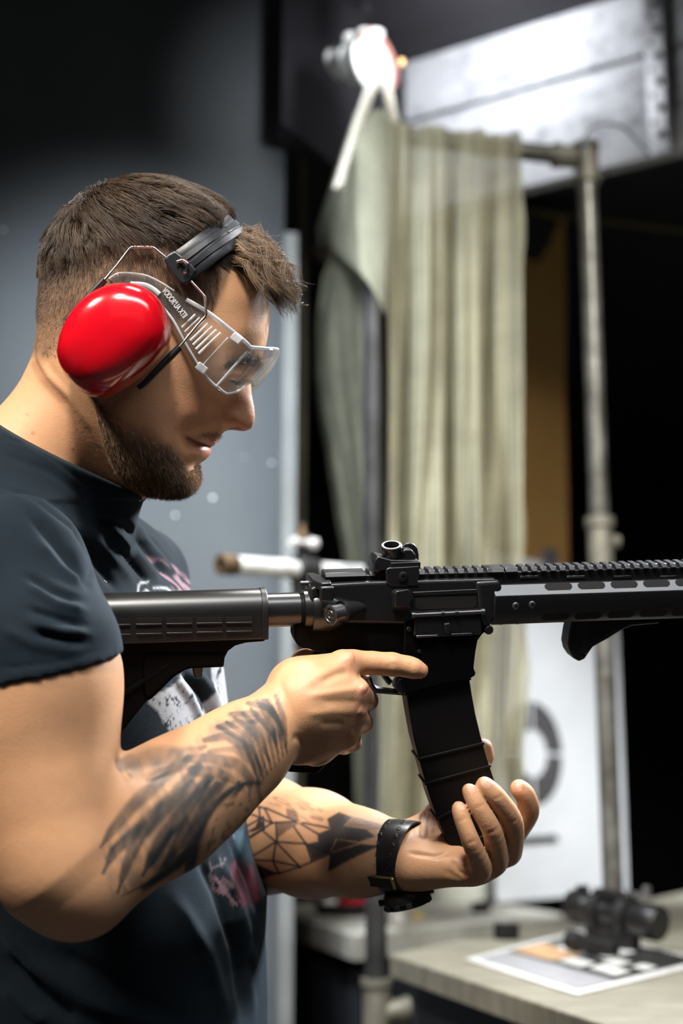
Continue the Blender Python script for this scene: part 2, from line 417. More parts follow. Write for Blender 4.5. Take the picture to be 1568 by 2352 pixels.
def grid_sheet(name, fn_, nu, nv, m, usize, vsize, parent=None):
    V = []; 
    for j in range(nv + 1):
        for i in range(nu + 1): V.append(fn_(i / nu, j / nv))
    F = [(j*(nu+1)+i, j*(nu+1)+i+1, (j+1)*(nu+1)+i+1, (j+1)*(nu+1)+i) for j in range(nv) for i in range(nu)]
    o = link(name, V, F, m, parent)
    uv = o.data.uv_layers.new(name='UVMap')
    li = np.array([l.vertex_index for l in o.data.loops]); 
    u = (li % (nu + 1)) / nu * usize; v = (li // (nu + 1)) / nv * vsize
    uv.data.foreach_set('uv', np.stack([u, v], 1).ravel().astype(np.float32))
    return o
topz = T1[2] + R_ + 0.004
Ln = np.linalg.norm(T2 - T1)
zbot = PW(880, 1905, D1)[2]
def net_main(u, v):
    # hangs over the top rail, front face; right edge bows outward below
    s0, s1 = 0.020 - 0.024 * v, 0.316 - 0.034 * v + 0.010 * math.sin(v * 3)
    wd = s0 + (s1 - s0) * u
    # narrowing toward the bottom-left
    bottom = max(0, v - 0.66) / 0.34
    wd = wd - 0.02 * bottom * (0.6) + 0.0 * u
    z = topz - v * (topz - zbot)
    amp = 0.012 + 0.022 * min(1, v * 2.5)
    d = amp * (math.sin(u * 21 + 1.5 * math.sin(v * 4)) + 0.55 * math.sin(u * 47 + v * 5) + 0.3 * math.sin(u * 9 - v * 6))
    p = T1 + V_ * (wd + 0.006 * math.sin(v * 30 + u * 3) * (u > 0.97) + 0.010 * v * math.sin(u * 14 + 2)) - U_ * (R_ + 0.012 + d * 1.0)
    if v < 0.012: p = p + U_ * (R_ + 0.012 + d) * (1 - v / 0.012) ** 2
    return np.array([p[0], p[1], z])
mn_ = tag(rebase(grid_sheet('hanging_net', net_main, 150, 160, M_net, 0.33, topz - zbot)), 'pale olive woven net hanging in folds over the front pipe of the booth', 'net')
Dl = np.linalg.norm(T3 - T1)
def flap(u, v):
    # the sheet wraps across the front of the post, then runs back over the side rail; its lower edge is cut in a curve
    f0 = T1 + V_ * 0.024 - U_ * 0.055; f1 = T1 - V_ * 0.046 - U_ * 0.040; f2 = T3 - V_ * 0.03
    g0 = PW(886, 725, 2.83); g1 = PW(826, 628, 2.86); g2 = PW(752, 556, 3.50)
    if u < 0.3: k = u / 0.3; p = f0 * (1 - k) + f1 * k; low = g0 * (1 - k) + g1 * k
    else: k = (u - 0.3) / 0.7; p = f1 * (1 - k) + f2 * k; low = g1 * (1 - k) + g2 * k
    q = (p + Z_ * (R_ + 0.004)) * (1 - v) + low * v
    return q + U_ * 0.004 * math.sin(v * 9 + u * 7) * v - U_ * 0.012 * math.sin(math.pi * min(1, u / 0.3)) * (u < 0.3)
tag(rebase(grid_sheet('net_flap', flap, 50, 50, M_net2, 0.6, 0.5)), 'olive net flap drawn back from the elbow along the side pipe', 'net')
# edge points (px) of the darker side sheet hanging behind, left of the main net
eL = [(770, 560), (740, 640), (724, 760), (721, 850), (732, 950), (752, 1060), (770, 1180), (790, 1290), (806, 1500), (815, 1905)]
eR = [(832, 570), (845, 640), (852, 760), (856, 850), (858, 950), (862, 1060), (866, 1180), (870, 1290), (872, 1500), (870, 1905)]
def interp_edge(e, v):
    t = v * (len(e) - 1); i = min(int(t), len(e) - 2); f = t - i
    f2 = f * f * (3 - 2 * f) * 0.3 + f * 0.7
    return (e[i][0] * (1 - f2) + e[i+1][0] * f2, e[i][1] * (1 - f) + e[i+1][1] * f)
def net_side(u, v):
    a = interp_edge(eL, v); b_ = interp_edge(eR, v)
    d = 3.55 - 0.30 * u
    p = PW(a[0] * (1 - u) + b_[0] * u, a[1] * (1 - u) + b_[1] * u, d)
    return p + np.array([0, 1, 0]) * 0.016 * (math.sin(u * 12 + v * 5) + 0.5 * math.sin(u * 25 - v * 9))
tag(rebase(grid_sheet('side_net', net_side, 50, 120, M_net2, 0.18, 1.6)), 'darker olive side net hanging behind the drawn-back flap', 'net')
def net_far(u, v):
    p = PW(676 + 18 * u + 8 * math.sin(v * 3.2 + 1.2) + 10 * v, 190 + v * 1830, 4.25); p[2] = min(p[2], CEIL - 0.001)
    return p + np.array([0, 1, 0]) * 0.01 * math.sin(u * 9)
tag(rebase(grid_sheet('net_strip', net_far, 10, 60, M_net, 0.05, 2.0)), 'narrow pale net strip hanging beside the pale wall edge', 'net')

# ------------------------------------------------------------------ rope and pulley
M_rope = mat('white_rope_fibre', (0.74, 0.70, 0.62), 0.9, 0, 60, 0.15)
pul = PW(862, 165, 3.02)
k1 = PW(777, 436, 2.98); k2 = PW(906, 294, 3.02)
def rope(name, a, b_, lab):
    n = int(np.linalg.norm(b_ - a) / 0.004); mb = MB()
    t = (b_ - a) / np.linalg.norm(b_ - a); u = np.cross(t, Z_); u /= np.linalg.norm(u); w_ = np.cross(t, u)
    for s in range(3):
        pts = [a + t * (i * 0.004) + (u * math.cos(i * 0.55 + s * 2.094) + w_ * math.sin(i * 0.55 + s * 2.094)) * 0.0058 for i in range(n + 1)]
        mb.tube(pts, 0.0068, 8)
    return tag(rebase(mb.build(name, M_rope, smooth=True)), lab, 'rope')
rope('rope', PW(860, 172, 2.93), k1, 'twisted off-white rope slanting from the pulley down to the side pipe, left of the two')
rope('rope', PW(880, 168, 2.95), k2, 'shorter twisted off-white rope from the pulley down to the front pipe, right of the two')
M_pul = mat('white_pulley_enamel', (0.80, 0.81, 0.80), 0.4, 0, 10, 0.05)
M_red = mat('faded_red_paint', (0.72, 0.30, 0.26), 0.5)
root = empty('rope_pulley', tuple(pul), 'white multi-wheel pulley block carrying the ropes above the net frame', 'pulley')
axp = np.array([0.80, -0.55, 0.10]); axp /= np.linalg.norm(axp)
for (px, py, d, r_) in ((778, 143, 3.22, 0.036), (812, 148, 3.14, 0.045), (856, 150, 3.04, 0.062)):
    mb = MB(); cpt = PW(px, py, d)
    mb.lathe(cpt - axp * 0.016, axp, [(0, 0.008), (0, r_ * 0.93), (0.004, r_), (0.010, r_), (0.013, r_*0.86), (0.019, r_*0.86), (0.022, r_), (0.028, r_), (0.032, r_ * 0.93), (0.032, 0.008)], 40)
    mb.build('wheel', M_pul, root, bevel=0.001, smooth=True)
mb = MB(); mb.tube([PW(772, 146, 3.25), PW(878, 152, 2.99)], 0.011, 12); mb.build('axle', M_galv, root, smooth=True)
mb = MB(); cp = PW(884, 120, 3.02); mb.lathe(PW(868, 138, 3.06) - axp * 0.004, axp, [(0, 0.050), (0, 0.068), (0.012, 0.068), (0.012, 0.050)], 36); mb.build('rim_band', M_red, root, smooth=True)
mb = MB(); mb.box(PW(840, 90, 3.13) + Z_ * 0.30, axp * 0.012, np.cross(axp, Z_) * 0.012, Z_ * 0.24)
mb.build('bracket', mat('dark_bracket', (0.03, 0.028, 0.035), 0.6), root, bevel=0.002)
for (px, py, d) in ((806, 82, 3.12), (838, 72, 3.08), (862, 73, 3.05)):
    mb = MB(); mb.lathe(PW(px, py, d) - Z_ * 0.014, (0, 0, 1), [(0, 0.008), (0, 0.018), (0.012, 0.019), (0.018, 0.012), (0.018, .002)], 16); mb.build('bolt_head', M_pul, root, smooth=True)
mb = MB(); mb.lathe(PW(917, 144, 3.0), (1, 0, 0), [(0, .003), (0, 0.009), (0.01, 0.008), (0.01, 0.002)], 16); mb.build('orange_cap', mat('orange_plastic', (0.75, 0.45, 0.18), 0.5), root, smooth=True)

# ------------------------------------------------------------------ thin cable on the boards and a cord across the range
def cable(name, pts, r, m, lab, cat='cable'):
    mb = MB(); mb.tube(smooth_path(pts, 8), r, 8); return tag(rebase(mb.build(name, m, smooth=True)), lab, cat)
cable('cable', [PW(1340, 345, 3.05), PW(1352, 300, 3.05), PW(1390, 284, 3.05), PW(1430, 292, 3.1), PW(1462, 322, 3.14), PW(1500, 366, 3.2)], 0.0035, mat('grey_blue_cable', (0.22, 0.27, 0.33), 0.5), 'thin grey cable looping from the pipe tee across the white boards')
cable('cord', [PW(1150, 470, 4.4), PW(1330, 500, 4.35), PW(1700, 545, 4.2)], 0.007, mat('olive_cord', (0.13, 0.13, 0.045), 0.8), 'dark olive cord stretched across the black range opening', 'cord')

# ------------------------------------------------------------------ targets
def cardboard():
    m, N, L, b = newmat('brown_cardboard'); v = coords(N, L)
    t = noise(N, L, 5, 5, 0.6, v); r = ramp(N, L, t.outputs['Fac'], [(0.3, (0.60, 0.34, 0.11)), (0.7, (0.70, 0.41, 0.14))])
    L.new(r.outputs[0], b.inputs['Base Color']); b.inputs['Roughness'].default_value = 0.9; return m
cb_pts = [(1160, 500), (1297, 492), (1301, 700), (1298, 900), (1303, 1100), (1306, 1330), (1160, 1330)]
mb = MB(); Dc = 4.75
mb.prism([PW(x, y, Dc + (x - 1230) * 0.0006) for x, y in cb_pts], np.array([0, 0, 0]), U_ * 0.012)
root = mb.build('cardboard_sheet', cardboard()); tag(rebase(root), 'tall brown cardboard sheet hanging between the net and the right post', 'cardboard')
mb = MB(); mb.prism([PW(x, y, Dc + (x - 1230) * 0.0006 - 0.012) for x, y in [(1190, 500), (1285, 503), (1262, 560), (1240, 600), (1190, 590)]], 0 * U_, U_ * 0.008)
tag(rebase(mb.build('grey_patch', mat('slate_grey_cloth', (0.045, 0.05, 0.055), 0.9))), 'slate grey patch pinned on the top of the brown cardboard', 'patch')
# white paper target, turned away
Tc = PW(1222, 1730, 4.35); td = np.array([math.cos(math.radians(47)), math.sin(math.radians(47)), 0.]) ; tn = np.array([td[1], -td[0], 0])
def tgt(px, py):
    k = MW @ np.array([(px - 784.0) / FPX, 1.0, (1176.0 - py) / FPX]); return CAM0 + k * (np.dot(Tc - CAM0, tn) / np.dot(k, tn))
def paper_mat():
    m, N, L, b = newmat('target_paper'); v = coords(N, L)
    t = noise(N, L, 2.5, 3, 0.5, v); r = ramp(N, L, t.outputs['Fac'], [(0.3, (0.74, 0.76, 0.79)), (0.7, (0.84, 0.86, 0.89))])
    L.new(r.outputs[0], b.inputs['Base Color']); b.inputs['Roughness'].default_value = 0.8
    t2 = noise(N, L, 6, 3, 0.5, v); bump(N, L, b, t2.outputs['Fac'], 0.5, 0.01); return m
TZ = PZ(1200, 2100, 1.0)
q0 = tgt(1134, 1700); q1 = tgt(1429, 1700); zt0 = tgt(1250, 1292)[2]; zt1 = 1.012
root = empty('paper_target', ((q0[0]+q1[0])/2, (q0[1]+q1[1])/2, zt1), 'large white paper target with dark grey rings behind the right post', 'target')
mb = MB(); q0[2] = 0; q1[2] = 0
mb.prism([q0 + Z_*zt1, q1 + Z_*zt1, q1 + Z_*zt0, q0 + Z_*zt0], -tn * 0, -tn * 0.006); mb.build('paper', paper_mat(), root)
M_ink = mat('grey_ring_ink', (0.085, 0.08, 0.085), 0.8); M_ink2 = mat('dark_ring_ink', (0.04, 0.04, 0.045), 0.8)
TR = 0.5 * (tgt(1222, 1612)[2] - tgt(1222, 1850)[2]); tcn = Tc
def ring(r0, r1, m, off):
    for k in range(4):
        V = []; n = 20; gap = 0.045 / ((r0 + r1) / 2 / TR) * 0.8
        for i in range(n + 1):
            a = k * math.pi / 2 + gap + (math.pi / 2 - 2 * gap) * i / n
            for r_ in (r0, r1):
                V.append(tcn + tn * off + td * r_ * math.cos(a) + Z_ * r_ * math.sin(a))
        F = [(2*i, 2*i+1, 2*i+3, 2*i+2) for i in range(n)]
        link('ring_mark', V, F, m, root, smooth=False)
for (a, b_, m_) in ((0.47, 0.68, M_ink), (0.685, 0.72, M_ink2), (0.72, 0.93, M_ink), (0.93, 1.0, M_ink2)):
    ring(a * TR, b_ * TR, m_, 0.002)
mb = MB(); mb.prism([tgt(x, y) for x, y in [(1180, 1925), (1275, 1917), (1280, 1932), (1180, 1940)]], tn * 0.002, tn * 0.004)
mb.build('printed_bar', M_ink2, root)
mb = MB(); mb.prism([tgt(x, y) for x, y in [(1243, 1262), (1268, 1262), (1268, 1306), (1243, 1306)]], tn * 0.001, tn * 0.02)
mb.build('clip', mat('grey_clip', (0.13, 0.13, 0.15), 0.5), root)

# ------------------------------------------------------------------ benches
def wood(name, c1, c2, ang):
    m, N, L, b = newmat(name); v = coords(N, L, (1.2, 14, 1.2), rot=(0, 0, ang))
    t = noise(N, L, 3.0, 7, 0.65, v); t3 = noise(N, L, 12, 6, 0.7, coords(N, L))
    mx = N.new('ShaderNodeMix'); mx.data_type = 'RGBA'; mx.blend_type = 'MULTIPLY'; mx.inputs[0].default_value = 0.6
    r = ramp(N, L, t.outputs['Fac'], [(0.3, c1), (0.7, c2)]); r2 = ramp(N, L, t3.outputs['Fac'], [(0.35, (0.6, 0.6, 0.6)), (0.6, (1, 1, 1))])
    L.new(r.outputs[0], mx.inputs[6]); L.new(r2.outputs[0], mx.inputs[7]); L.new(mx.outputs[2], b.inputs['Base Color'])
    b.inputs['Roughness'].default_value = 0.55; bump(N, L, b, t.outputs['Fac'], 0.2, 0.002); return m
M_bench = wood('worn_grey_plywood', (0.20, 0.185, 0.14), (0.31, 0.295, 0.235), 0.2)
M_bench2 = wood('pale_grey_plywood', (0.46, 0.44, 0.38), (0.60, 0.58, 0.52), 0.2)
M_under = mat('dark_blue_cabinet_paint', (0.018, 0.022, 0.03), 0.7)
M_ply_edge = mat('raw_plywood_edge', (0.30, 0.26, 0.18), 0.8, 0, 40, 0.35)
ZT = 1.0
def bench(name, px4, th, m, lab, zt=ZT):
    pts = [PZ(x, y, zt) for x, y in px4]
    c_ = sum(pts) / 4
    root = empty(name, (c_[0], c_[1], 0), lab, 'bench')
    mb = MB(); mb.prism(pts, 0 * Z_, -Z_ * th); mb.build('bench_top', m, root, bevel=0.003)
    # closed carcass below, set back from the top's edge
    q = [c_ + (p - c_) * 0.93 for p in pts]
    mb = MB(); mb.prism([np.array([p[0], p[1], zt - th]) for p in q], 0 * Z_, -Z_ * (zt - th)); mb.build('cabinet', M_under, root)
    return root
a = PZ(894, 2192, ZN); b_ = PZ(1383, 2352, ZN); dn = (b_ - a) / np.linalg.norm(b_ - a)
e2 = PZ(1139, 2140, ZN) - a; e2 = e2 / np.linalg.norm(e2)
def topix(p):
    c_ = MW.T @ (p - CAM0); return (784 + c_[0] / c_[1] * FPX, 1176 - c_[2] / c_[1] * FPX)
far_r = a + e2 * 2.2; near_r = a + dn * 1.25
near_bench = bench('bench', [topix(a), topix(near_r), topix(near_r + e2 * 2.2), topix(far_r)], 0.038, M_bench, 'nearer grey plywood bench with the printed sheet and the scope', ZN)
a2 = PZ(814, 2147, ZT)
b2 = PZ(596, 2081, ZT); r2 = PZ(1292, 2099, ZT)
bench('bench', [topix(a2), topix(r2), topix(r2 + (b2 - a2) * 0.95), topix(b2)], 0.060, M_bench2, 'farther pale plywood bench carrying the white tub and the black dish')

# things on the benches -------------------------------------------------
M_blk = mat('black_anodised', (0.012, 0.012, 0.013), 0.35, 0.0, 30, 0.2, 0.1, spec=0.4)
M_blkm = mat('matt_black_plastic', (0.012, 0.012, 0.013), 0.6, spec=0.3)
def on(px, py, z=ZT): return PZ(px, py, z)
# printed sheet
sp = [on(1068, 2206, ZN), on(1325, 2289, ZN), on(1640, 2212, ZN), on(1330, 2138, ZN)]
SU = sp[3] - sp[0]; SV = sp[1] - sp[0]; SW = sp[2] - sp[1]
root = empty('printed_sheet', tuple(sp[0]), 'glossy printed sheet with white border and dark picture lying on the nearer bench', 'printed sheet')
mb = MB(); mb.prism([p + Z_ * 0.0015 for p in sp], 0 * Z_, Z_ * 0.001)
mb.build('sheet', mat('white_glossy_paper', (0.80, 0.80, 0.80), 0.25), root)
def sheet_pt(u, v): 
    return (sp[0] * (1-u) + sp[3] * u) * (1 - v) + (sp[1] * (1 - u) + sp[2] * u) * v
def patch(name, uv, m, off):
    link(name, [sheet_pt(*q) + Z_ * off for q in uv], [tuple(range(len(uv)))], m, root, smooth=False)
M_pg = mat('grey_print', (0.36, 0.36, 0.39), 0.3); M_pd = mat('dark_print', (0.035, 0.037, 0.035), 0.3)
M_pw = mat('white_print', (0.75, 0.75, 0.74), 0.3); M_po = mat('orange_print', (0.62, 0.36, 0.16), 0.35, 0, 25, 0.4)
patch('print_ground', [(0.06, 0.06), (0.96, 0.06), (0.96, 0.94), (0.06, 0.94)], M_pd, 0.0030)
patch('grey_picture', [(0.06, 0.06), (0.26, 0.06), (0.30, 0.94), (0.06, 0.94)], M_pg, 0.0034)
patch('orange_picture', [(0.30, 0.08), (0.56, 0.10), (0.52, 0.46), (0.33, 0.42)], M_po, 0.0034)
for (u, v, du, dv) in ((0.40, 0.55, 0.06, 0.09), (0.42, 0.78, 0.06, 0.10), (0.62, 0.30, 0.09, 0.07), (0.70, 0.52, 0.12, 0.10), (0.56, 0.70, 0.06, 0.06), (0.84, 0.25, 0.10, 0.12), (0.60, 0.86, 0.05, 0.05)):
    patch('white_text_block', [(u - du, v - dv), (u + du, v - dv), (u + du, v + dv), (u - du, v + dv)], M_pw, 0.0038)
# red-dot scope
s0 = PW(1326, 2082, 2.60); s1 = PW(1497, 2118, 2.49)
ax = (s1 - s0) / np.linalg.norm(s1 - s0)
root = empty('rifle_scope', tuple(on(1400, 2190, ZN)), 'black tubular rifle scope with clamp mount standing on the printed sheet', 'scope')
k = np.linalg.norm(s1 - s0)
sc = lambda L: [(a, r * 1.12) for a, r in L]
mb = MB(); mb.lathe(s0 - ax * 0.016, ax, sc([(0, 0.016), (0, 0.0235), (0.006, 0.026), (0.03, 0.027), (0.034, 0.023), (0.055, 0.021), (0.06, 0.0195), (k-0.035, 0.0195), (k-0.028, 0.024), (k-0.01, 0.026), (k + 0.004, 0.028), (k + 0.03, 0.028), (k + 0.034, 0.026), (k + 0.034, 0.018)]), 36)
mb.build('scope_tube', M_blk, root, smooth=True)
M_len = mat('coated_lens', (0.02, 0.05, 0.04), 0.05, 0.0)
mb = MB(); mb.lathe(s0 - ax * 0.014, ax, [(0, 0.0001), (0.001, 0.022)], 30, cap=False); mb.build('lens', M_len, root, smooth=True)
mb = MB(); mb.lathe(s0 + ax * (k + 0.008), ax, [(0, 0.023), (0.003, 0.0001)], 30, cap=False); mb.build('lens', M_len, root, smooth=True)
sd_ = np.cross(ax, Z_); sd_ /= np.linalg.norm(sd_)
mb = MB(); mb.box(s0 + ax * 0.085 + Z_ * 0.032, ax * 0.040, sd_ * 0.014, Z_ * 0.009); mb.lathe(s0 + ax * 0.012 + Z_ * 0.024, (0, 0, 1), [(0, 0.012), (0.016, 0.012), (0.016, 0.002)], 16)
mb.build('adjuster_block', M_blk, root, bevel=0.002)
mb = MB(); hp = s0 + ax * (k - 0.02) + Z_ * 0.040
mb.box(hp, ax * 0.018, sd_ * 0.004, Z_ * 0.006); mb.box(hp + Z_ * 0.008 + ax * 0.012, ax * 0.004, sd_ * 0.008, Z_ * 0.012); mb.build('lever', M_galv, root, bevel=0.001)
mb = MB()
for t in (0.28, 0.66): mb.lathe(s0 + ax * k * t - ax * 0.009, ax, [(0, 0.02), (0, 0.034), (0.018, 0.034), (0.018, 0.02)], 28)
mb.build('mount_ring', M_blkm, root, bevel=0.001)
mid_ = s0 + ax * k * 0.47; zl_ = ZN + 0.006
mb = MB(); hgt_ = (mid_[2] - 0.020 - zl_) / 2; mb.box(np.array([mid_[0], mid_[1], zl_ + hgt_]), ax * 0.050, sd_ * 0.014, Z_ * hgt_); mb.build('mount', M_blkm, root, bevel=0.003)
mb = MB(); fp = on(1362, 2172, ZN + 0.018)
mb.box(fp, ax * 0.045, sd_ * 0.014, Z_ * 0.012); mb.lathe(fp - ax * 0.052, ax, [(0, .004), (0, 0.017), (0.024, 0.0175), (0.024, 0.004)], 20)
mb.build('clamp_foot', M_blkm, root, bevel=0.002)
# two small black blocks
def block(px, py, w_, h, lab, ang, z=1.0):
    c_ = on(px, py, z); mb = MB(); u = np.array([math.cos(ang), math.sin(ang), 0]); v = np.array([-u[1], u[0], 0])
    root = empty('magazine_block', tuple(c_), lab, 'block', None)
    mb.box(c_ + Z_ * h / 2, u * w_ / 2, v * w_ / 2 * 0.8, Z_ * h / 2); mb.build('body', M_blkm, root, bevel=0.002)
    mb = MB(); mb.box(c_ + Z_ * (h + 0.001), u * w_ / 2 * 0.8, v * w_ / 2 * 0.6, Z_ * 0.001); mb.build('top_plate', M_galv, root)
    return root
block(1163, 2158, 0.040, 0.030, 'small black block with grey top standing on the nearer bench', 0.5, ZN)
bl = block(1104, 2097, 0.044, 0.028, 'small black block with a lever on the farther bench', 0.4)
mb = MB(); c_ = on(1104, 2097); mb.tube([c_ + Z_ * 0.028, c_ + Z_ * 0.036 + V_ * 0.045], 0.004, 8); mb.build('lever', M_blkm, bl, smooth=True)
# white tub
c_ = on(1066, 2070); mb = MB()
root = mb.lathe(c_, (0, 0, 1), [(0, 0.004), (0, 0.098), (0.004, 0.102), (0.075, 0.108), (0.078, 0.104), (0.078, 0.01)], 40).build('tub', mat('cream_plastic', (0.78, 0.79, 0.70), 0.4), smooth=True)
tag(rebase(root), 'low round cream plastic tub on the farther bench behind the wrist', 'tub')
# round black dish with a red and a white thing
c_ = on(792, 2102); root = empty('dish', tuple(c_), 'shallow round black dish on the farther bench', 'dish')
mb = MB(); mb.lathe(c_, (0, 0, 1), [(0, 0.003), (0, 0.070), (0.004, 0.076), (0.034, 0.084), (0.034, 0.078), (0.008, 0.070), (0.008, 0.003)], 40); mb.build('bowl', M_blkm, root, smooth=True)
mb = MB(); mb.lathe(c_ + Z_ * 0.012 + V_ * 0.022, (0, 0, 1), [(0, 0.003), (0, 0.040), (0.030, 0.042), (0.034, 0.036), (0.034, .003)], 28)
tag(rebase(mb.build('red_lid', mat('red_plastic', (0.45, 0.02, 0.03), 0.4), smooth=True)), 'dark red round lid sitting in the black dish', 'lid')
mb = MB(); mb.lathe(c_ + Z_ * 0.012 - V_ * 0.043, (0, 0, 1), [(0, 0.003), (0, 0.020), (0.030, 0.020), (0.032, 0.017), (0.032, .003)], 24)
tag(rebase(mb.build('white_cap', M_pul, smooth=True)), 'small white cap in the black dish beside the red lid', 'cap')
c_ = on(912, 2118); mb = MB(); mb.lathe(c_, (0, 0, 1), [(0, .003), (0, 0.017), (0.002, 0.019), (0.030, 0.019), (0.033, 0.016), (0.033, .003)], 24)
tag(rebase(mb.build('steel_cap', M_silver, smooth=True)), 'small steel cylinder on the farther bench beside the post', 'cylinder')
c_ = on(945, 2110); mb = MB(); mb.lathe(c_ + Z_ * 0.008, V_, [(0, .002), (0, 0.008), (0.03, 0.008), (0.034, 0.004), (0.034, .001)], 16)
tag(rebase(mb.build('brass_case', mat('brass', (0.55, 0.42, 0.10), 0.3, 0.9), smooth=True)), 'small brass cartridge case lying beside the steel cylinder', 'cartridge case')
# ================================================================== smooth solid modelling: blended shapes turned into one continuous surface
def smin(a, b, k):
    h = np.clip(0.5 + 0.5 * (b - a) / k, 0, 1)
    return b * (1 - h) + a * h - k * h * (1 - h)
class Cap:
    """tapered limb between two joints; flat squeezes the section along a direction"""
    def __init__(s, a, b, ra, rb, k=0.01, flat=None, fdir=None):
        s.a = np.asarray(a, float); s.b = np.asarray(b, float); s.ra = ra; s.rb = rb; s.k = k
        s.flat = flat; s.fd = None if fdir is None else np.asarray(fdir, float) / np.linalg.norm(fdir)
    def __call__(s, p):
        ab = s.b - s.a; L2 = ab @ ab; q = p - s.a
        t = np.clip((q @ ab) / L2, 0, 1)
        r = s.ra + (s.rb - s.ra) * t
        v = q - t[..., None] * ab
        if s.flat is None: return np.sqrt((v * v).sum(-1)) - r
        c = v @ s.fd; v2 = (v * v).sum(-1) + c * c * (1 / s.flat ** 2 - 1)
        return (np.sqrt(v2) - r) * (s.flat if s.flat < 1 else 1.0)
class Ell:
    def __init__(s, c, R, axes=None, k=0.01):
        s.c = np.asarray(c, float); s.R = np.asarray(R, float); s.k = k
        s.A = np.eye(3) if axes is None else np.asarray(axes, float)
    def __call__(s, p):
        q = (p - s.c) @ s.A.T
        k0 = np.sqrt(((q / s.R) ** 2).sum(-1)) + 1e-9; k1 = np.sqrt(((q / s.R ** 2) ** 2).sum(-1)) + 1e-9
        return k0 * (k0 - 1) / k1
class Column:
    """stack of elliptical sections: stations (z, x, d, half-width along s, half-width along n)"""
    def __init__(s, st, sdir, k=0.03):
        s.st = np.array(sorted(st)); s.k = k; s.sd = np.asarray(sdir, float); s.sd /= np.linalg.norm(s.sd)
        s.nd = np.array([s.sd[1], -s.sd[0], 0.0])
    def __call__(s, p):
        z = p[..., 2]; st = s.st
        zc = np.clip(z, st[0, 0], st[-1, 0])
        x = np.interp(zc, st[:, 0], st[:, 1]); d = np.interp(zc, st[:, 0], st[:, 2])
        a = np.interp(zc, st[:, 0], st[:, 3]); b = np.interp(zc, st[:, 0], st[:, 4])
        q0 = p[..., 0] - x; q1 = p[..., 1] - d
        u = q0 * s.sd[0] + q1 * s.sd[1]; v = q0 * s.nd[0] + q1 * s.nd[1]
        rho = (np.abs(u / a) ** 2.4 + np.abs(v / b) ** 2.4) ** (1 / 2.4)
        dd = (rho - 1) * np.minimum(a, b) * 0.9
        dz = np.abs(z - zc)
        return np.where(dz > 0, np.sqrt(np.maximum(dd, 0) ** 2 + dz ** 2) + np.minimum(dd, 0) * 0, dd)
class Solid:
    """groups of blended shapes; groups are merged with their own radius"""
    def __init__(s): s.groups = []
    def group(s, k=0.004): g = []; s.groups.append((k, g)); return g
    def __call__(s, p, sub=None):
        d = None
        for gi, (k, g) in enumerate(s.groups if sub is None else sub):
            e = None
            for pr in g:
                x = pr(p); e = x if e is None else smin(e, x, pr.k)
            if e is None: continue
            d = e if d is None else smin(d, e, k)
        return d
    def cull(s, c, rad):
        """shapes that can matter within rad of centre c"""
        c = np.asarray(c)[None]; vals = []; best = 1e9
        for k, g in s.groups:
            vv = [float(pr(c)[0]) for pr in g]; vals.append(vv)
            if vv: best = min(best, min(vv))
        out = []
        for (k, g), vv in zip(s.groups, vals):
            gg = [pr for pr, v in zip(g, vv) if v < best + 2 * rad + 0.03 + 1.5 * pr.k]
            if gg: out.append((k, gg))
        return out, best
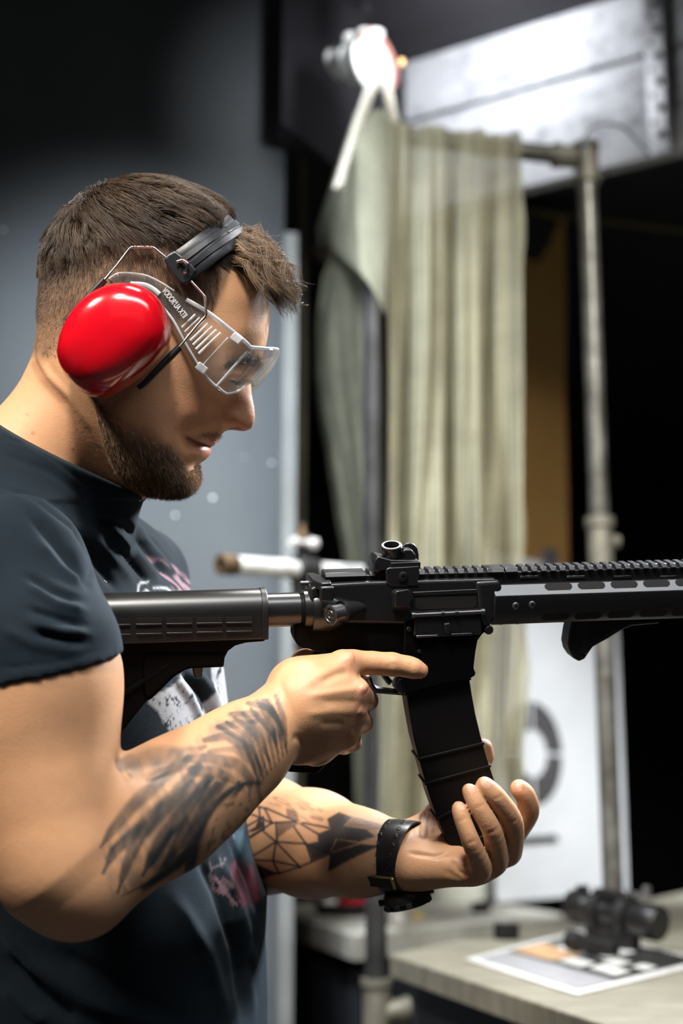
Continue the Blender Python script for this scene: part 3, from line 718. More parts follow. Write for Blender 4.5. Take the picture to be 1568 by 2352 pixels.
def mesh_solid(sol, lo, hi, h, extra=None, B=8):
    """surface nets on a sparse block grid"""
    lo = np.asarray(lo, float); hi = np.asarray(hi, float)
    mac = 4; bs = B * h; ms = bs * mac
    nm = np.ceil((hi - lo) / ms).astype(int)
    g = np.arange(B + 1) * h
    gx = np.stack(np.meshgrid(g, g, g, indexing='ij'), -1).reshape(-1, 3)
    cells_key = []; cells_pos = []; ex = [[], [], []]
    NN = np.array(nm) * mac * B + 5
    def key(ijk): return (ijk[..., 0] * NN[1] + ijk[..., 1]) * NN[2] + ijk[..., 2]
    f = (lambda p, sub: sol(p, sub)) if extra is None else (lambda p, sub: extra(p, sol(p, sub)))
    for mi in range(nm[0]):
        for mj in range(nm[1]):
            for mk in range(nm[2]):
                o = lo + np.array([mi, mj, mk]) * ms
                sub, best = sol.cull(o + ms / 2, ms * 0.87)
                if abs(best) > ms * 0.87 + 0.035 and best > 0: continue
                if not sub: continue
                bc = np.array([[a, b, c] for a in range(mac) for b in range(mac) for c in range(mac)])
                cen = o + (bc + 0.5) * bs
                dv = f(cen, sub)
                act = bc[np.abs(dv) < bs * 0.87 * 1.35 + 0.002]
                if not len(act): continue
                org = o + act * bs
                pts = org[:, None, :] + gx[None]
                val = f(pts.reshape(-1, 3), sub).reshape(len(act), B + 1, B + 1, B + 1)
                sg = val < 0
                c8 = [sg[:, i:B + i, j:B + j, k:B + k] for i in (0, 1) for j in (0, 1) for k in (0, 1)]
                cnt = sum(c.astype(np.int8) for c in c8)
                ai, ci, cj, ck = np.nonzero((cnt > 0) & (cnt < 8))
                if not len(ai): continue
                base = (np.array([mi, mj, mk]) * mac + act[ai]) * B + np.stack([ci, cj, ck], 1)
                acc = np.zeros((len(ai), 3)); num = np.zeros(len(ai))
                for (p, q) in ((0,1),(2,3),(4,5),(6,7),(0,2),(1,3),(4,6),(5,7),(0,4),(1,5),(2,6),(3,7)):
                    po = np.array([(p >> 2) & 1, (p >> 1) & 1, p & 1]); qo = np.array([(q >> 2) & 1, (q >> 1) & 1, q & 1])
                    a = val[ai, ci + po[0], cj + po[1], ck + po[2]]; b = val[ai, ci + qo[0], cj + qo[1], ck + qo[2]]
                    m = (a < 0) != (b < 0)
                    t = np.where(m, a / np.where(np.abs(a - b) < 1e-12, 1, a - b), 0)
                    acc += np.where(m[:, None], po + t[:, None] * (qo - po), 0); num += m
                cells_key.append(key(base)); cells_pos.append(lo + (base + acc / num[:, None]) * h)
                for ax in range(3):
                    s0 = sg[:, :B, :B, :B]
                    s1 = sg[:, 1:, :B, :B] if ax == 0 else (sg[:, :B, 1:, :B] if ax == 1 else sg[:, :B, :B, 1:])
                    ai2, i2, j2, k2 = np.nonzero(s0 != s1)
                    bb = (np.array([mi, mj, mk]) * mac + act[ai2]) * B + np.stack([i2, j2, k2], 1)
                    ex[ax].append(np.concatenate([bb, s0[ai2, i2, j2, k2][:, None].astype(int)], 1))
    K = np.concatenate(cells_key); X = np.concatenate(cells_pos)
    K, ui = np.unique(K, return_index=True); X = X[ui]
    faces = []
    for ax in range(3):
        E = np.concatenate(ex[ax]); b, fl = E[:, :3], E[:, 3]
        u = np.zeros(3, int); v = np.zeros(3, int); u[(ax + 1) % 3] = 1; v[(ax + 2) % 3] = 1
        ks = [key(b - u - v), key(b - v), key(b), key(b - u)]
        idx = []; ok = np.ones(len(b), bool)
        for kk in ks:
            i = np.clip(np.searchsorted(K, kk), 0, len(K) - 1); ok &= K[i] == kk; idx.append(i)
        F = np.stack(idx, 1); F[fl == 0] = F[fl == 0][:, ::-1]
        faces.append(F[ok])
    F = np.concatenate(faces)
    # keep the largest connected piece only is unnecessary; drop unused vertices
    used = np.unique(F); rm = np.full(len(X), -1); rm[used] = np.arange(len(used))
    return X[used], rm[F]
def relax(X, F, it=2, lam=0.5):
    E = np.concatenate([F[:, [0, 1]], F[:, [1, 2]], F[:, [2, 3]], F[:, [3, 0]]])
    for _ in range(it):
        acc = np.zeros_like(X); n = np.zeros(len(X))
        for c in range(3):
            acc[:, c] = np.bincount(E[:, 0], X[E[:, 1], c], len(X)) + np.bincount(E[:, 1], X[E[:, 0], c], len(X))
        n = np.bincount(E[:, 0], minlength=len(X)) + np.bincount(E[:, 1], minlength=len(X))
        X = X + lam * (acc / np.maximum(n, 1)[:, None] - X)
    return X
def vnormals(X, F):
    n = np.cross(X[F[:, 2]] - X[F[:, 0]], X[F[:, 3]] - X[F[:, 1]]); N_ = np.zeros_like(X)
    for j in range(4):
        for c in range(3): N_[:, c] += np.bincount(F[:, j], n[:, c], len(X))
    return N_ / (np.linalg.norm(N_, axis=1)[:, None] + 1e-12)
def fast_mesh(name, X, F, m, parent):
    """camera-aligned coordinates -> object"""
    V = CAM0 + X @ MW.T - np.array(parent.location)
    me = bpy.data.meshes.new(name)
    me.vertices.add(len(V)); me.vertices.foreach_set('co', V.astype(np.float32).ravel())
    F = np.asarray(F, np.int32); k = F.shape[1]
    me.loops.add(F.size); me.loops.foreach_set('vertex_index', F.ravel())
    me.polygons.add(len(F)); me.polygons.foreach_set('loop_start', np.arange(0, F.size, k, dtype=np.int32))
    me.update(calc_edges=True); me.validate()
    me.shade_smooth()
    for mm in (m if isinstance(m, (list, tuple)) else [m]): me.materials.append(mm)
    o = bpy.data.objects.new(name, me); COL.objects.link(o); o.parent = parent
    return o
def pix(X): return np.stack([784 + X[:, 0] / X[:, 1] * FPX, 1176 - X[:, 2] / X[:, 1] * FPX], 1)
def seg_dist(p, poly, closed=False):
    """distance of 2-D points to a polyline and the parameter 0..1 along it"""
    q = np.asarray(poly, float); n = len(q); best = np.full(len(p), 1e9); par = np.zeros(len(p))
    rg = range(n if closed else n - 1)
    for i in rg:
        a = q[i]; b = q[(i + 1) % n]; ab = b - a
        t = np.clip(((p - a) @ ab) / (ab @ ab + 1e-12), 0, 1)
        d = np.linalg.norm(p - a - t[:, None] * ab, axis=1)
        m = d < best; best[m] = d[m]; par[m] = (i + t[m]) / max(1, len(rg))
    return best, par
def inside(p, poly):
    q = np.asarray(poly, float); n = len(q); r = np.zeros(len(p), bool); x = p[:, 0]; y = p[:, 1]
    for i in range(n):
        x0, y0 = q[i]; x1, y1 = q[(i + 1) % n]
        if y0 == y1: continue
        c = ((y0 > y) != (y1 > y)) & (x < (x1 - x0) * (y - y0) / (y1 - y0) + x0); r ^= c
    return r
def soft_in(p, poly, w_):
    """1 inside a polygon, fading to 0 over w_ pixels across its outline"""
    d, _ = seg_dist(p, poly, True); s = np.where(inside(p, poly), -d, d)
    return np.clip(0.5 - s / w_, 0, 1)
def vnoise(p, seed=0):
    """cheap smooth value noise, p (n, 2 or 3) in lattice units"""
    p = np.asarray(p, float); i = np.floor(p).astype(np.int64); f = p - i; f = f * f * (3 - 2 * f); D = p.shape[1]
    out = np.zeros(len(p))
    for c in range(2 ** D):
        o = np.array([(c >> k) & 1 for k in range(D)]); q = i + o
        h = q[:, 0] * 374761393 + q[:, 1] * 668265263 + (q[:, 2] * 2147483647 if D == 3 else 0) + seed * 1274126177
        h = (h ^ (h >> 13)) * 1274126177 & 0x7fffffff; h = (h ^ (h >> 16)) & 0xffff
        wt = np.prod(np.where(o == 1, f, 1 - f), axis=1)
        out += wt * h / 65535.0
    return out
def rad(r_px, d): return r_px * d / FPX
# ================================================================== the shooter
D0 = 1.30                          # depth of the head's middle plane
MM = 0.001
# ---- head: outline in the middle plane and half-widths over the side view
HEAD_OUT = [(100,835),(93,790),(89,740),(92,690),(99,640),(112,592),(134,546),(165,502),(208,464),(262,438),(320,428),(380,431),(440,451),(490,480),(532,520),
 (570,568),(598,615),(612,660),(618,705),(617,742),(613,775),(607,800),(600,822),(588,845),(578,862),(575,878),(577,898),(580,918),(584,938),(586,957),(584,973),(577,985),
 (562,991),(543,989),(528,986),(514,991),(505,1001),(499,1011),(496,1018),(492,1023),(482,1026),(484,1031),(484,1039),(479,1048),(470,1056),(459,1063),(453,1072),(455,1083),
 (457,1096),(452,1112),(442,1127),(427,1138),(404,1143),(370,1141),(335,1133),(305,1120),(280,1098),(262,1060),(230,1000),(180,930),(130,880)]
# (px, py, half-width mm, rounding radius mm)
HC = [ (300,600,76,85),(210,640,73,85),(300,520,70,85),(200,540,62,85),(400,520,66,85),(430,600,72,75),(470,540,60,75),(140,640,52,80),(130,740,50,70),(180,740,66,80),
 (260,760,75,80),(330,700,76,80),(400,680,73,70),(470,660,67,60),(520,640,60,55),(560,640,50,50),(590,680,40,45),(560,720,49,45),(520,740,58,45),(470,760,64,55),(400,780,70,70),
 (600,720,32,42),(585,780,36,32),(560,790,45,32),(520,800,54,35),(480,820,59,50),(430,850,64,60),(360,850,69,70),(280,860,70,70),(200,850,62,70),(150,830,50,60),
 (598,808,18,26),(588,838,10,14),(575,850,15,12),(560,850,25,14),(540,850,37,20),(515,850,49,25),(540,878,36,20),(562,874,20,12),(515,880,48,25),
 (570,890,8,9),(573,920,9,8),(560,905,15,10),(540,900,28,14),(545,925,17,10),(572,950,9.5,8),(565,972,9.5,8),(545,962,17.5,7),(533,958,18,7),(532,975,16,6),(520,950,19.5,9),(512,970,20.5,9),
 (524,935,22,12),(500,935,34,20),(505,965,25,12),(490,980,28,14),(470,930,46,30),(430,910,58,40),(390,920,63,50),(430,960,52,40),(455,980,42,30),(470,1000,31,16),(380,980,60,50),(400,1020,53,40),
 (500,995,14,7),(490,1008,15,7),(478,1012,20,8),(460,1008,27,12),(440,1003,34,20),(486,1020,9,6),(470,1020,19,8),(455,1020,25,12),(430,1020,37,22),
 (478,1036,13,7),(465,1035,19,9),(450,1035,27,14),(466,1050,19,10),(450,1060,23,12),(440,1075,24,14),(448,1095,18,16),(435,1115,19,16),(425,1090,30,18),(405,1120,29,16),(400,1060,44,30),(405,1090,38,22),
 (370,1060,51,34),(370,1110,38,16),(340,1080,50,20),(320,1110,42,14),(330,1040,56,40),(300,1060,54,24),(300,1000,60,45),(290,1090,50,16),(250,980,62,45),(330,950,66,60),(240,920,62,50),(180,900,50,50),(270,1060,48,24)]
def head_tables():
    s = D0 / FPX
    out = np.array([((x - 784) * s, (1176 - y) * s) for x, y in HEAD_OUT])
    step = 0.00125
    x0, z0 = out.min(0) - 0.02; x1, z1 = out.max(0) + 0.02
    gx = np.arange(x0, x1, step); gz = np.arange(z0, z1, step)
    G = np.stack(np.meshgrid(gx, gz, indexing='ij'), -1).reshape(-1, 2)
    d, _ = seg_dist(G, out, True); ins = inside(G, out); d = np.where(ins, d, -d)
    cp = np.array([((x - 784) / FPX * (D0 - h * MM), (1176 - y) / FPX * (D0 - h * MM)) for x, y, h, r in HC])
    ch = np.array([c[2] for c in HC]) * MM; cr = np.array([c[3] for c in HC]) * MM
    # rounding radius: inverse-distance weights
    def idw(q, val, pw=3):
        D_ = np.linalg.norm(q[:, None] - cp[None], axis=2) + 0.008; W_ = D_ ** -pw; return (W_ * val).sum(1) / W_.sum(1)
    def prof(dd, R): 
        t = np.clip(dd / R, 0, 1); return np.sqrt(np.maximum(1 - (1 - t) ** 2, 0))
    cd, _ = seg_dist(cp, out, True); cd = np.where(inside(cp, out), cd, 0.002)
    Hc = ch / np.maximum(prof(cd, cr), 0.35)
    # thin-plate spline, lightly smoothed
    def tps(a, b):
        r2 = ((a[:, None] - b[None]) ** 2).sum(2) / 0.01; return r2 * np.log(r2 + 1e-9) * 0.5
    n = len(cp); A = np.zeros((n + 3, n + 3)); A[:n, :n] = tps(cp, cp) + np.eye(n) * 1e-2; A[:n, n] = 1; A[:n, n + 1:] = cp; A[n, :n] = 1; A[n + 1:, :n] = cp.T
    wv = np.linalg.solve(A, np.r_[Hc, 0, 0, 0])
    R = idw(G, cr); H = np.zeros(len(G))
    for i in range(0, len(G), 20000):
        g = G[i:i + 20000]; H[i:i + 20000] = tps(g, cp) @ wv[:n] + wv[n] + g @ wv[n + 1:]
    H = np.clip(H, 0.004, 0.085) * prof(d, R)
    # carved detail: (polyline px, half-width px, depth mm [+ raises], apparent half-width used for parallax)
    for poly, sg, amp, hm in HEAD_DETAIL:
        q = np.array([((x - 784) / FPX * (D0 - hm * MM), (1176 - y) / FPX * (D0 - hm * MM)) for x, y in poly])
        dd, t = seg_dist(G, q); fade = np.clip(np.minimum(t, 1 - t) * 6 + 0.25, 0, 1)
        H += amp * MM * np.exp(-(dd / (sg * s)) ** 2) * fade * np.clip(d / 0.003, 0, 1)
    H = np.where(ins, np.maximum(H, 0), d * 1.5)
    H = H.reshape(len(gx), len(gz))
    # even out the broad cheek and skull surfaces, leave the features crisp
    feat = np.zeros(len(G))
    for (x, y, r_) in ((545,960,48),(470,1030,42),(545,868,38),(450,1095,30)):
        q = np.array([(x - 784) / FPX * 1.28, (1176 - y) / FPX * 1.28]); feat = np.maximum(feat, np.clip(1.6 - np.linalg.norm(G - q, axis=1) / (r_ * s), 0, 1))
    feat = np.maximum(feat, np.clip(1 - d / 0.012, 0, 1)).reshape(H.shape)
    Hb = np.maximum(H, 0)
    for _ in range(3):
        for ax in (0, 1):
            a = np.cumsum(np.insert(Hb, 0, 0, axis=ax), axis=ax); n_ = Hb.shape[ax]; w_ = 4
            hi_ = np.minimum(np.arange(n_) + w_ + 1, n_); lo_ = np.maximum(np.arange(n_) - w_, 0)
            dv = (hi_ - lo_).reshape((-1, 1) if ax == 0 else (1, -1))
            Hb = (np.take(a, hi_, ax) - np.take(a, lo_, ax)) / dv
    H = np.where(H > 0, H * feat + Hb * (1 - feat), H)
    dHx, dHz = np.gradient(H, step); gm = np.clip(np.sqrt(dHx ** 2 + dHz ** 2), 0, 3.0)
    gb = gm.copy()
    for k in range(1, 9):
        for ax in (0, 1):
            gb = np.maximum(gb, np.maximum(np.roll(gm, k, ax), np.roll(gm, -k, ax)) * (1 - k / 14))
    return x0, z0, step, H, gb
HEAD_DETAIL = [
 ([(433,1006),(448,1013),(462,1019),(476,1024),(486,1027)], 3.2, -3.2, 22),       # lip parting
 ([(428,1003),(438,1010)], 6, -3.0, 32),                                            # mouth corner
 ([(455,1030),(470,1034),(482,1036)], 6, 2.2, 18),                                  # lower lip
 ([(452,1012),(470,1016),(488,1017)], 5, 1.2, 18),
 ([(440,1050),(455,1056),(464,1060)], 7, -2.0, 22),                                 # under lip
 ([(513,942),(508,958),(508,975),(516,986)], 5.0, -3.6, 20),                        # groove behind the nostril wing
 ([(524,955),(535,950),(546,958)], 10, 1.8, 17),                                    # nostril wing
 ([(530,984),(545,981),(553,985)], 3.5, -3.0, 12),                                  # nostril
 ([(505,975),(480,990),(455,996),(438,1000)], 6, -1.2, 30),                         # smile fold
 ([(505,912),(480,905),(450,902)], 8, -1.2, 50),                                    # under-eye fold
 ([(520,820),(550,812),(585,808)], 12, 2.0, 45),                                    # brow ridge
 ([(520,862),(540,872),(560,868)], 10, -1.5, 36),                                   # eye hollow
 ([(523,866),(540,858),(558,858)], 6, 2.8, 34),                                     # upper lid
 ([(522,880),(540,884),(556,878)], 5, 1.4, 34),
]
class Head:
    k = 0.02
    def __init__(s): s.x0, s.z0, s.st, s.H, s.G = head_tables()
    def samp(s, A, fx, fz):
        i = np.clip(fx.astype(int), 0, A.shape[0] - 2); j = np.clip(fz.astype(int), 0, A.shape[1] - 2)
        u = np.clip(fx - i, 0, 1); v = np.clip(fz - j, 0, 1)
        return (A[i, j] * (1 - u) + A[i + 1, j] * u) * (1 - v) + (A[i, j + 1] * (1 - u) + A[i + 1, j + 1] * u) * v
    def __call__(s, p):
        fx = (p[..., 0] - s.x0) / s.st; fz = (p[..., 2] - s.z0) / s.st
        ox = np.maximum(0, np.maximum(-fx, fx - s.H.shape[0] + 1)) * s.st; oz = np.maximum(0, np.maximum(-fz, fz - s.H.shape[1] + 1)) * s.st
        fx = np.clip(fx, 0, s.H.shape[0] - 1.001); fz = np.clip(fz, 0, s.H.shape[1] - 1.001)
        h = s.samp(s.H, fx, fz); g = s.samp(s.G, fx, fz)
        return (np.abs(p[..., 1] - D0) - h) / np.sqrt(1 + g * g) + np.sqrt(ox * ox + oz * oz)
HEAD = Head()

def cap(g, a, b, ra, rb, k=0.012, flat=None, fdir=None):
    """joints as (px, py, depth), radii in px seen at that depth"""
    g.append(Cap(P(*a), P(*b), rad(ra, a[2]), rad(rb, b[2]), k, flat, fdir))
def chain(g, pts, k=0.006, flat=None, fdir=None):
    for a, b in zip(pts[:-1], pts[1:]): cap(g, a[:3], b[:3], a[3], b[3], k, flat, fdir)
body = Solid()
SH = np.array([0.36, 0.93, 0.0])   # line from right to left shoulder
g = body.group(0.012)
g.append(HEAD)
# neck and trapezius
cap(g, (225,870,1.30), (150,1080,1.315), 128, 150, 0.035)
cap(g, (160,960,1.31), (20,1120,1.30), 120, 150, 0.03)
cap(g, (270,1010,1.30), (215,1180,1.32), 75, 90, 0.02)
# torso (under the shirt)
TOR = [(P(0,2520,1.35)[2], P(255,2520,1.37)[0], 1.37, 0.155, 0.100),
       (P(0,2100,1.36)[2], P(262,2100,1.37)[0], 1.37, 0.150, 0.103),
       (P(0,1700,1.36)[2], P(225,1700,1.37)[0], 1.365, 0.158, 0.098),
       (P(0,1400,1.36)[2], P(140,1400,1.37)[0], 1.355, 0.165, 0.095),
       (P(0,1250,1.36)[2], P(90,1250,1.36)[0], 1.345, 0.13, 0.075)]
g.append(Column(TOR, SH, 0.03))
cap(g, (90,1150,1.31), (30,1300,1.18), 95, 108, 0.03)
cap(g, (130,1150,1.33), (310,1330,1.48), 90, 100, 0.03)
# right (near) arm
cap(g, (40,1310,1.155), (92,1560,1.11), 132, 168, 0.03)
cap(g, (92,1560,1.11), (150,1990,1.085), 168, 146, 0.03)
cap(g, (30,1700,1.10), (90,1900,1.09), 130, 120, 0.03)       # triceps
cap(g, (150,1990,1.085), (182,2030,1.085), 140, 118, 0.02)
fa = body.group(0.008)
chain(fa, [(180,2020,1.085,125), (385,1862,1.125,128), (470,1795,1.15,116), (560,1722,1.175,99), (640,1652,1.20,76)], 0.02)
chain(fa, [(250,1835,1.10,92), (400,1800,1.14,86), (500,1740,1.165,70)], 0.02)
# right hand: back of the hand, heel, knuckles
hd = body.group(0.008)
chain(hd, [(640,1652,1.20,76), (700,1620,1.205,84)], 0.015)
cap(hd, (690,1600,1.205), (792,1528,1.212), 60, 30, 0.02)
cap(hd, (700,1625,1.198), (818,1592,1.205), 58, 29, 0.018)
cap(hd, (700,1650,1.203), (812,1642,1.212), 58, 28, 0.018)
cap(hd, (700,1680,1.212), (792,1690,1.222), 60, 32, 0.018)
cap(hd, (690,1690,1.225), (725,1712,1.235), 62, 48, 0.02)
cap(hd, (690,1570,1.225), (790,1535,1.24), 55, 40, 0.02)
cap(hd, (672,1580,1.235), (700,1524,1.262), 48, 30, 0.02)    # thumb web
cap(hd, (700,1524,1.262), (770,1535,1.295), 29, 26, 0.008)   # thumb over the far side
cap(hd, (770,1535,1.295), (830,1560,1.297), 25, 20, 0.006)
f = body.group(0.005)   # trigger finger along the receiver
cap(f, (785,1524,1.216), (812,1522,1.222), 31, 29.5, 0.002); cap(f, (812,1522,1.222), (855,1523,1.228), 29.5, 27, 0.002); cap(f, (855,1523,1.228), (900,1526,1.232), 27, 27.5, 0.002); cap(f, (900,1526,1.232), (935,1531,1.234), 27.5, 24.5, 0.002); cap(f, (935,1531,1.234), (950,1535,1.234), 24.5, 23.5, 0.002); cap(f, (950,1535,1.234), (965,1540,1.235), 23.5, 19, 0.002)
for (kx, ky, kd, r0), (mx_, my, md, r1), (tx, ty, td_, r2) in (
    ((820,1588,1.206,29), (842,1610,1.245,24), (790,1622,1.292,20)),
    ((815,1640,1.213,27), (832,1662,1.250,22.5), (780,1672,1.290,19)),
    ((790,1688,1.224,25), (808,1706,1.252,20), (765,1712,1.285,17))):
    f = body.group(0.003)
    chain(f, [(kx, ky, kd, r0), (mx_, my, md, r1)], 0.006)
    cap(f, (mx_, my, md), (tx + 25, ty, td_ - 0.006), r1, r2 + 2, 0.005); cap(f, (tx + 25, ty, td_ - 0.006), (tx, ty, td_), r2 + 2, r2, 0.005)
# left (far) arm
la = body.group(0.012)
chain(la, [(314,1330,1.49,105), (366,1600,1.60,98), (440,1885,1.60,98)], 0.02)
chain(la, [(440,1885,1.60,100), (600,1916,1.475,120), (720,1938,1.405,108), (820,1958,1.352,86), (895,1966,1.335,74)], 0.03)
# left hand
lh = body.group(0.008)
cap(lh, (895,1966,1.335), (945,1970,1.322), 72, 62, 0.015, 0.85, (0.2, 1, 0))
cap(lh, (940,1985,1.312), (1080,2000,1.294), 45, 31, 0.02)
cap(lh, (945,1975,1.325), (1112,1992,1.306), 48, 31, 0.02)
cap(lh, (950,1968,1.34), (1145,1965,1.322), 48, 30, 0.02)
cap(lh, (960,1960,1.352), (1165,1925,1.342), 46, 28, 0.02)
cap(lh, (955,1935,1.35), (1020,1870,1.352), 44, 36, 0.02)    # ball of the thumb
chain(lh, [(1020,1870,1.352,36), (1080,1795,1.345,27), (1106,1735,1.338,23), (1110,1715,1.336,18)], 0.01)
LF = [  # little, ring, middle, index: joints (px, py, depth, radius px)
 [(1085,2003,1.290,28), (1104,1993,1.280,25.5), (1082,1935,1.263,21), (1061,1880,1.264,18.5), (1053,1855,1.267,15.5)],
 [(1128,1990,1.303,28), (1141,1972,1.292,26), (1129,1908,1.272,23), (1097,1852,1.266,20.5), (1077,1816,1.268,17)],
 [(1160,1965,1.318,28), (1173,1952,1.306,26.5), (1175,1888,1.286,25.5), (1141,1834,1.273,23.5), (1112,1804,1.270,20.5)],
 [(1165,1930,1.338,28), (1190,1902,1.330,26), (1213,1864,1.318,24.5), (1206,1828,1.310,23), (1191,1810,1.306,20)]]
def finger(g, pts, k=0.0015):
    q = smooth_path([np.array(p, float) for p in pts], 5)
    for a_, b_ in zip(q[:-1], q[1:]): cap(g, tuple(a_[:3]), tuple(b_[:3]), a_[3], b_[3], k)
for pts in LF:
    f = body.group(0.0016); finger(f, pts)
print('body prims', sum(len(g) for k, g in body.groups))

import time as _t
_t0 = _t.time()
lo = P(-150, 2500, 1.36); 
X, F = mesh_solid(body, (-0.42, 1.02, P(0,2480,1.36)[2] - 0.02), (0.22, 1.72, 0.34), 0.0017)
X = relax(X, F, 2, 0.5)
print('body mesh', len(X), len(F), _t.time() - _t0)
# cut the part below the belt (it is inside the clothes)
N_ = vnormals(X, F); PX = pix(X)
def facing(N_, X): return np.clip(-(N_ * X / np.linalg.norm(X, axis=1)[:, None]).sum(1) * 3, 0, 1)
FC = facing(N_, X)
def strokes(X, N_, PX, FC, lst, sel=None):
    for poly, sg, amp in lst:
        q = np.array(poly, float); lo_ = q.min(0) - 4 * sg; hi_ = q.max(0) + 4 * sg
        m = np.nonzero((PX > lo_).all(1) & (PX < hi_).all(1) & (FC > 0.02) & (True if sel is None else sel))[0]
        if not len(m): continue
        d, t = seg_dist(PX[m], q); fade = np.clip(np.minimum(t, 1 - t) * 5 + 0.2, 0, 1)
        X[m] += N_[m] * (amp * MM * np.exp(-(d / sg) ** 2) * fade * FC[m])[:, None]
HAND_STROKES = [
 ([(700,1570),(740,1548),(790,1522)], 12, 1.3), ([(705,1600),(770,1590),(825,1582)], 9, 1.2), ([(705,1640),(760,1635),(825,1636)], 9, 0.9),
 ([(735,1568),(775,1548),(800,1545)], 9, -1.2), ([(740,1612),(790,1612),(822,1612)], 8, -1.0), ([(735,1662),(790,1662)], 8, -0.8),
 ([(797,1512),(812,1508)], 13, 1.3), ([(828,1576),(842,1584)], 12, 2.0), ([(822,1630),(838,1640)], 11, 1.6), ([(800,1684),(815,1690)], 10, 1.0),
 ([(893,1512),(896,1530)], 2.5, -0.8), ([(901,1510),(903,1530)], 2.5, -0.8), ([(897,1515),(899,1525)], 9, 0.8), ([(944,1520),(946,1532)], 2.2, -0.5),
 ([(826,1545),(828,1560)], 6, -1.2), ([(640,1560),(690,1700)], 10, -0.8), ([(676,1500),(650,1530),(625,1570)], 8, 0.9),
 ([(720,1742),(690,1700),(672,1690)], 9, -1.4),
 ([(1075,1938),(1092,1930)], 2.5, -0.7), ([(1120,1914),(1142,1904)], 2.6, -0.5), ([(1163,1895),(1188,1883)], 2.6, -0.5),
 ([(1050,1888),(1072,1880)], 2.2, -0.5), ([(1090,1856),(1112,1848)], 2.2, -0.5), ([(1133,1838),(1156,1826)], 2.4, -0.5),
 ([(1040,1975),(1052,2000),(1075,2015)], 5, -1.6), ([(1020,2000),(1060,2020)], 6, -0.8), ([(940,1960),(1000,1968),(1035,1955)], 5, -1.4),
 ([(960,1925),(1020,1925)], 5, -1.2), ([(268,1735),(285,1775),(300,1790)], 8, -2.5), ([(432,1720),(400,1760),(330,1790)], 10, -1.8),
 ([(345,1725),(300,1730)], 12, -1.5)]
strokes(X, N_, PX, FC, HAND_STROKES)
N_ = vnormals(X, F)

# ---- skin colour: the skin's own tones, stubble, lips, moles, tattoos, and shade at mouth and nostril
SKIN = np.array([0.54, 0.295, 0.160]); col = np.tile(SKIN, (len(X), 1))
hy = np.abs(X[:, 1] - D0)
# pixel as seen from the near side, for both sides of the head
PM = np.stack([784 + X[:, 0] / (D0 - hy) * FPX, 1176 - X[:, 2] / (D0 - hy) * FPX], 1)
isH = (X[:, 2] > P(0, 1165, 1.25)[2]) & (hy < 0.085)
nz = vnoise(X * 90, 1) * 0.5 + vnoise(X * 220, 2) * 0.3 + vnoise(X * 30, 3) * 0.4
col *= (0.93 + 0.12 * nz)[:, None]
def mixc(mask, c, a=1.0):
    global col
    k = (mask * a)[:, None]; col = col * (1 - k) + np.asarray(c) * k
H1 = isH.astype(float)
mixc(H1 * soft_in(PM, [(500,930),(560,900),(592,935),(592,985),(545,996),(505,985)], 40), (0.60, 0.24, 0.15), 0.40)
mixc(H1 * soft_in(PM, [(360,930),(450,900),(500,940),(440,990),(380,980)], 60), (0.58, 0.26, 0.16), 0.35)
mixc(H1 * soft_in(PM, [(436,1008),(462,1013),(490,1010),(500,1020),(482,1026),(486,1040),(474,1052),(456,1040),(444,1022)], 6), (0.50, 0.17, 0.13), 0.8)
mixc(H1 * np.exp(-(seg_dist(PM, [(430,1004),(448,1013),(462,1019),(482,1026)])[0] / 2.6) ** 2), (0.12, 0.04, 0.03), 0.85)  # shade between the lips, put into the colour as a dark line
# lash line, then a darker tone around the eye
mixc(H1 * np.exp(-(seg_dist(PM, [(523,872),(540,876),(556,872),(566,864)])[0] / 3.0) ** 2), (0.03, 0.02, 0.015), 0.9)
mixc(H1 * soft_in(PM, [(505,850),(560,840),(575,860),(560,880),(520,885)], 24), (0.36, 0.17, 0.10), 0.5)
mixc(H1 * np.exp(-(seg_dist(PM, [(528,986),(545,983),(552,986)])[0] / 3.0) ** 2), (0.10, 0.03, 0.02), 0.8)  # shade inside the nostril, put into the colour
BEARD = [(212,905),(238,925),(262,960),(300,985),(345,1010),(392,1022),(418,1050),(432,1085),(446,1072),(452,1062),(462,1078),(462,1104),(446,1135),(405,1150),(340,1142),(300,1126),(262,1078),(232,1010)]
beard = H1 * soft_in(PM, BEARD, 34)
mixc(beard, (0.20, 0.115, 0.06), 0.55)
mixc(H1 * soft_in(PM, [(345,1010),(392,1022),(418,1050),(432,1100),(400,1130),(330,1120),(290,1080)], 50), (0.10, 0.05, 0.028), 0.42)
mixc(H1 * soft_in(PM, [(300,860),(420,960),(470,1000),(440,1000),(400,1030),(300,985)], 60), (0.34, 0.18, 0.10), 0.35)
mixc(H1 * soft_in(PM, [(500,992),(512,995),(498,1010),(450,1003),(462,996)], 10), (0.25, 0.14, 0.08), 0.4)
HAIRLINE = [(508,600),(560,590),(620,560),(640,400),(60,380),(60,800),(100,830),(125,800),(150,770),(190,760),(250,760),(330,760),(400,730),(452,735),(486,712),(496,680),(486,650),(492,620)]
hairm = H1 * soft_in(PM, HAIRLINE, 22)
mixc(hairm, (0.10, 0.062, 0.040), 0.66)
TOPH = [(120,600),(170,575),(240,550),(330,545),(420,565),(500,600),(620,600),(640,380),(60,380),(90,610)]
toph = H1 * soft_in(PM, TOPH, 40)
mixc(toph, (0.035, 0.022, 0.015), 0.9)
for (x, y, r_, a) in ((76,995,4,0.7),(168,1033,4,.9),(178,988,2.5,.6),(62,952,3,.5),(403,985,2,.8),(404,928,2.5,.7),(28,700,3,0),(330,985,3,.3),(440,943,2,.4)):
    mixc(np.exp(-(np.linalg.norm(PX - (x, y), axis=1) / r_) ** 2) * FC, (0.20, 0.08, 0.04), a)
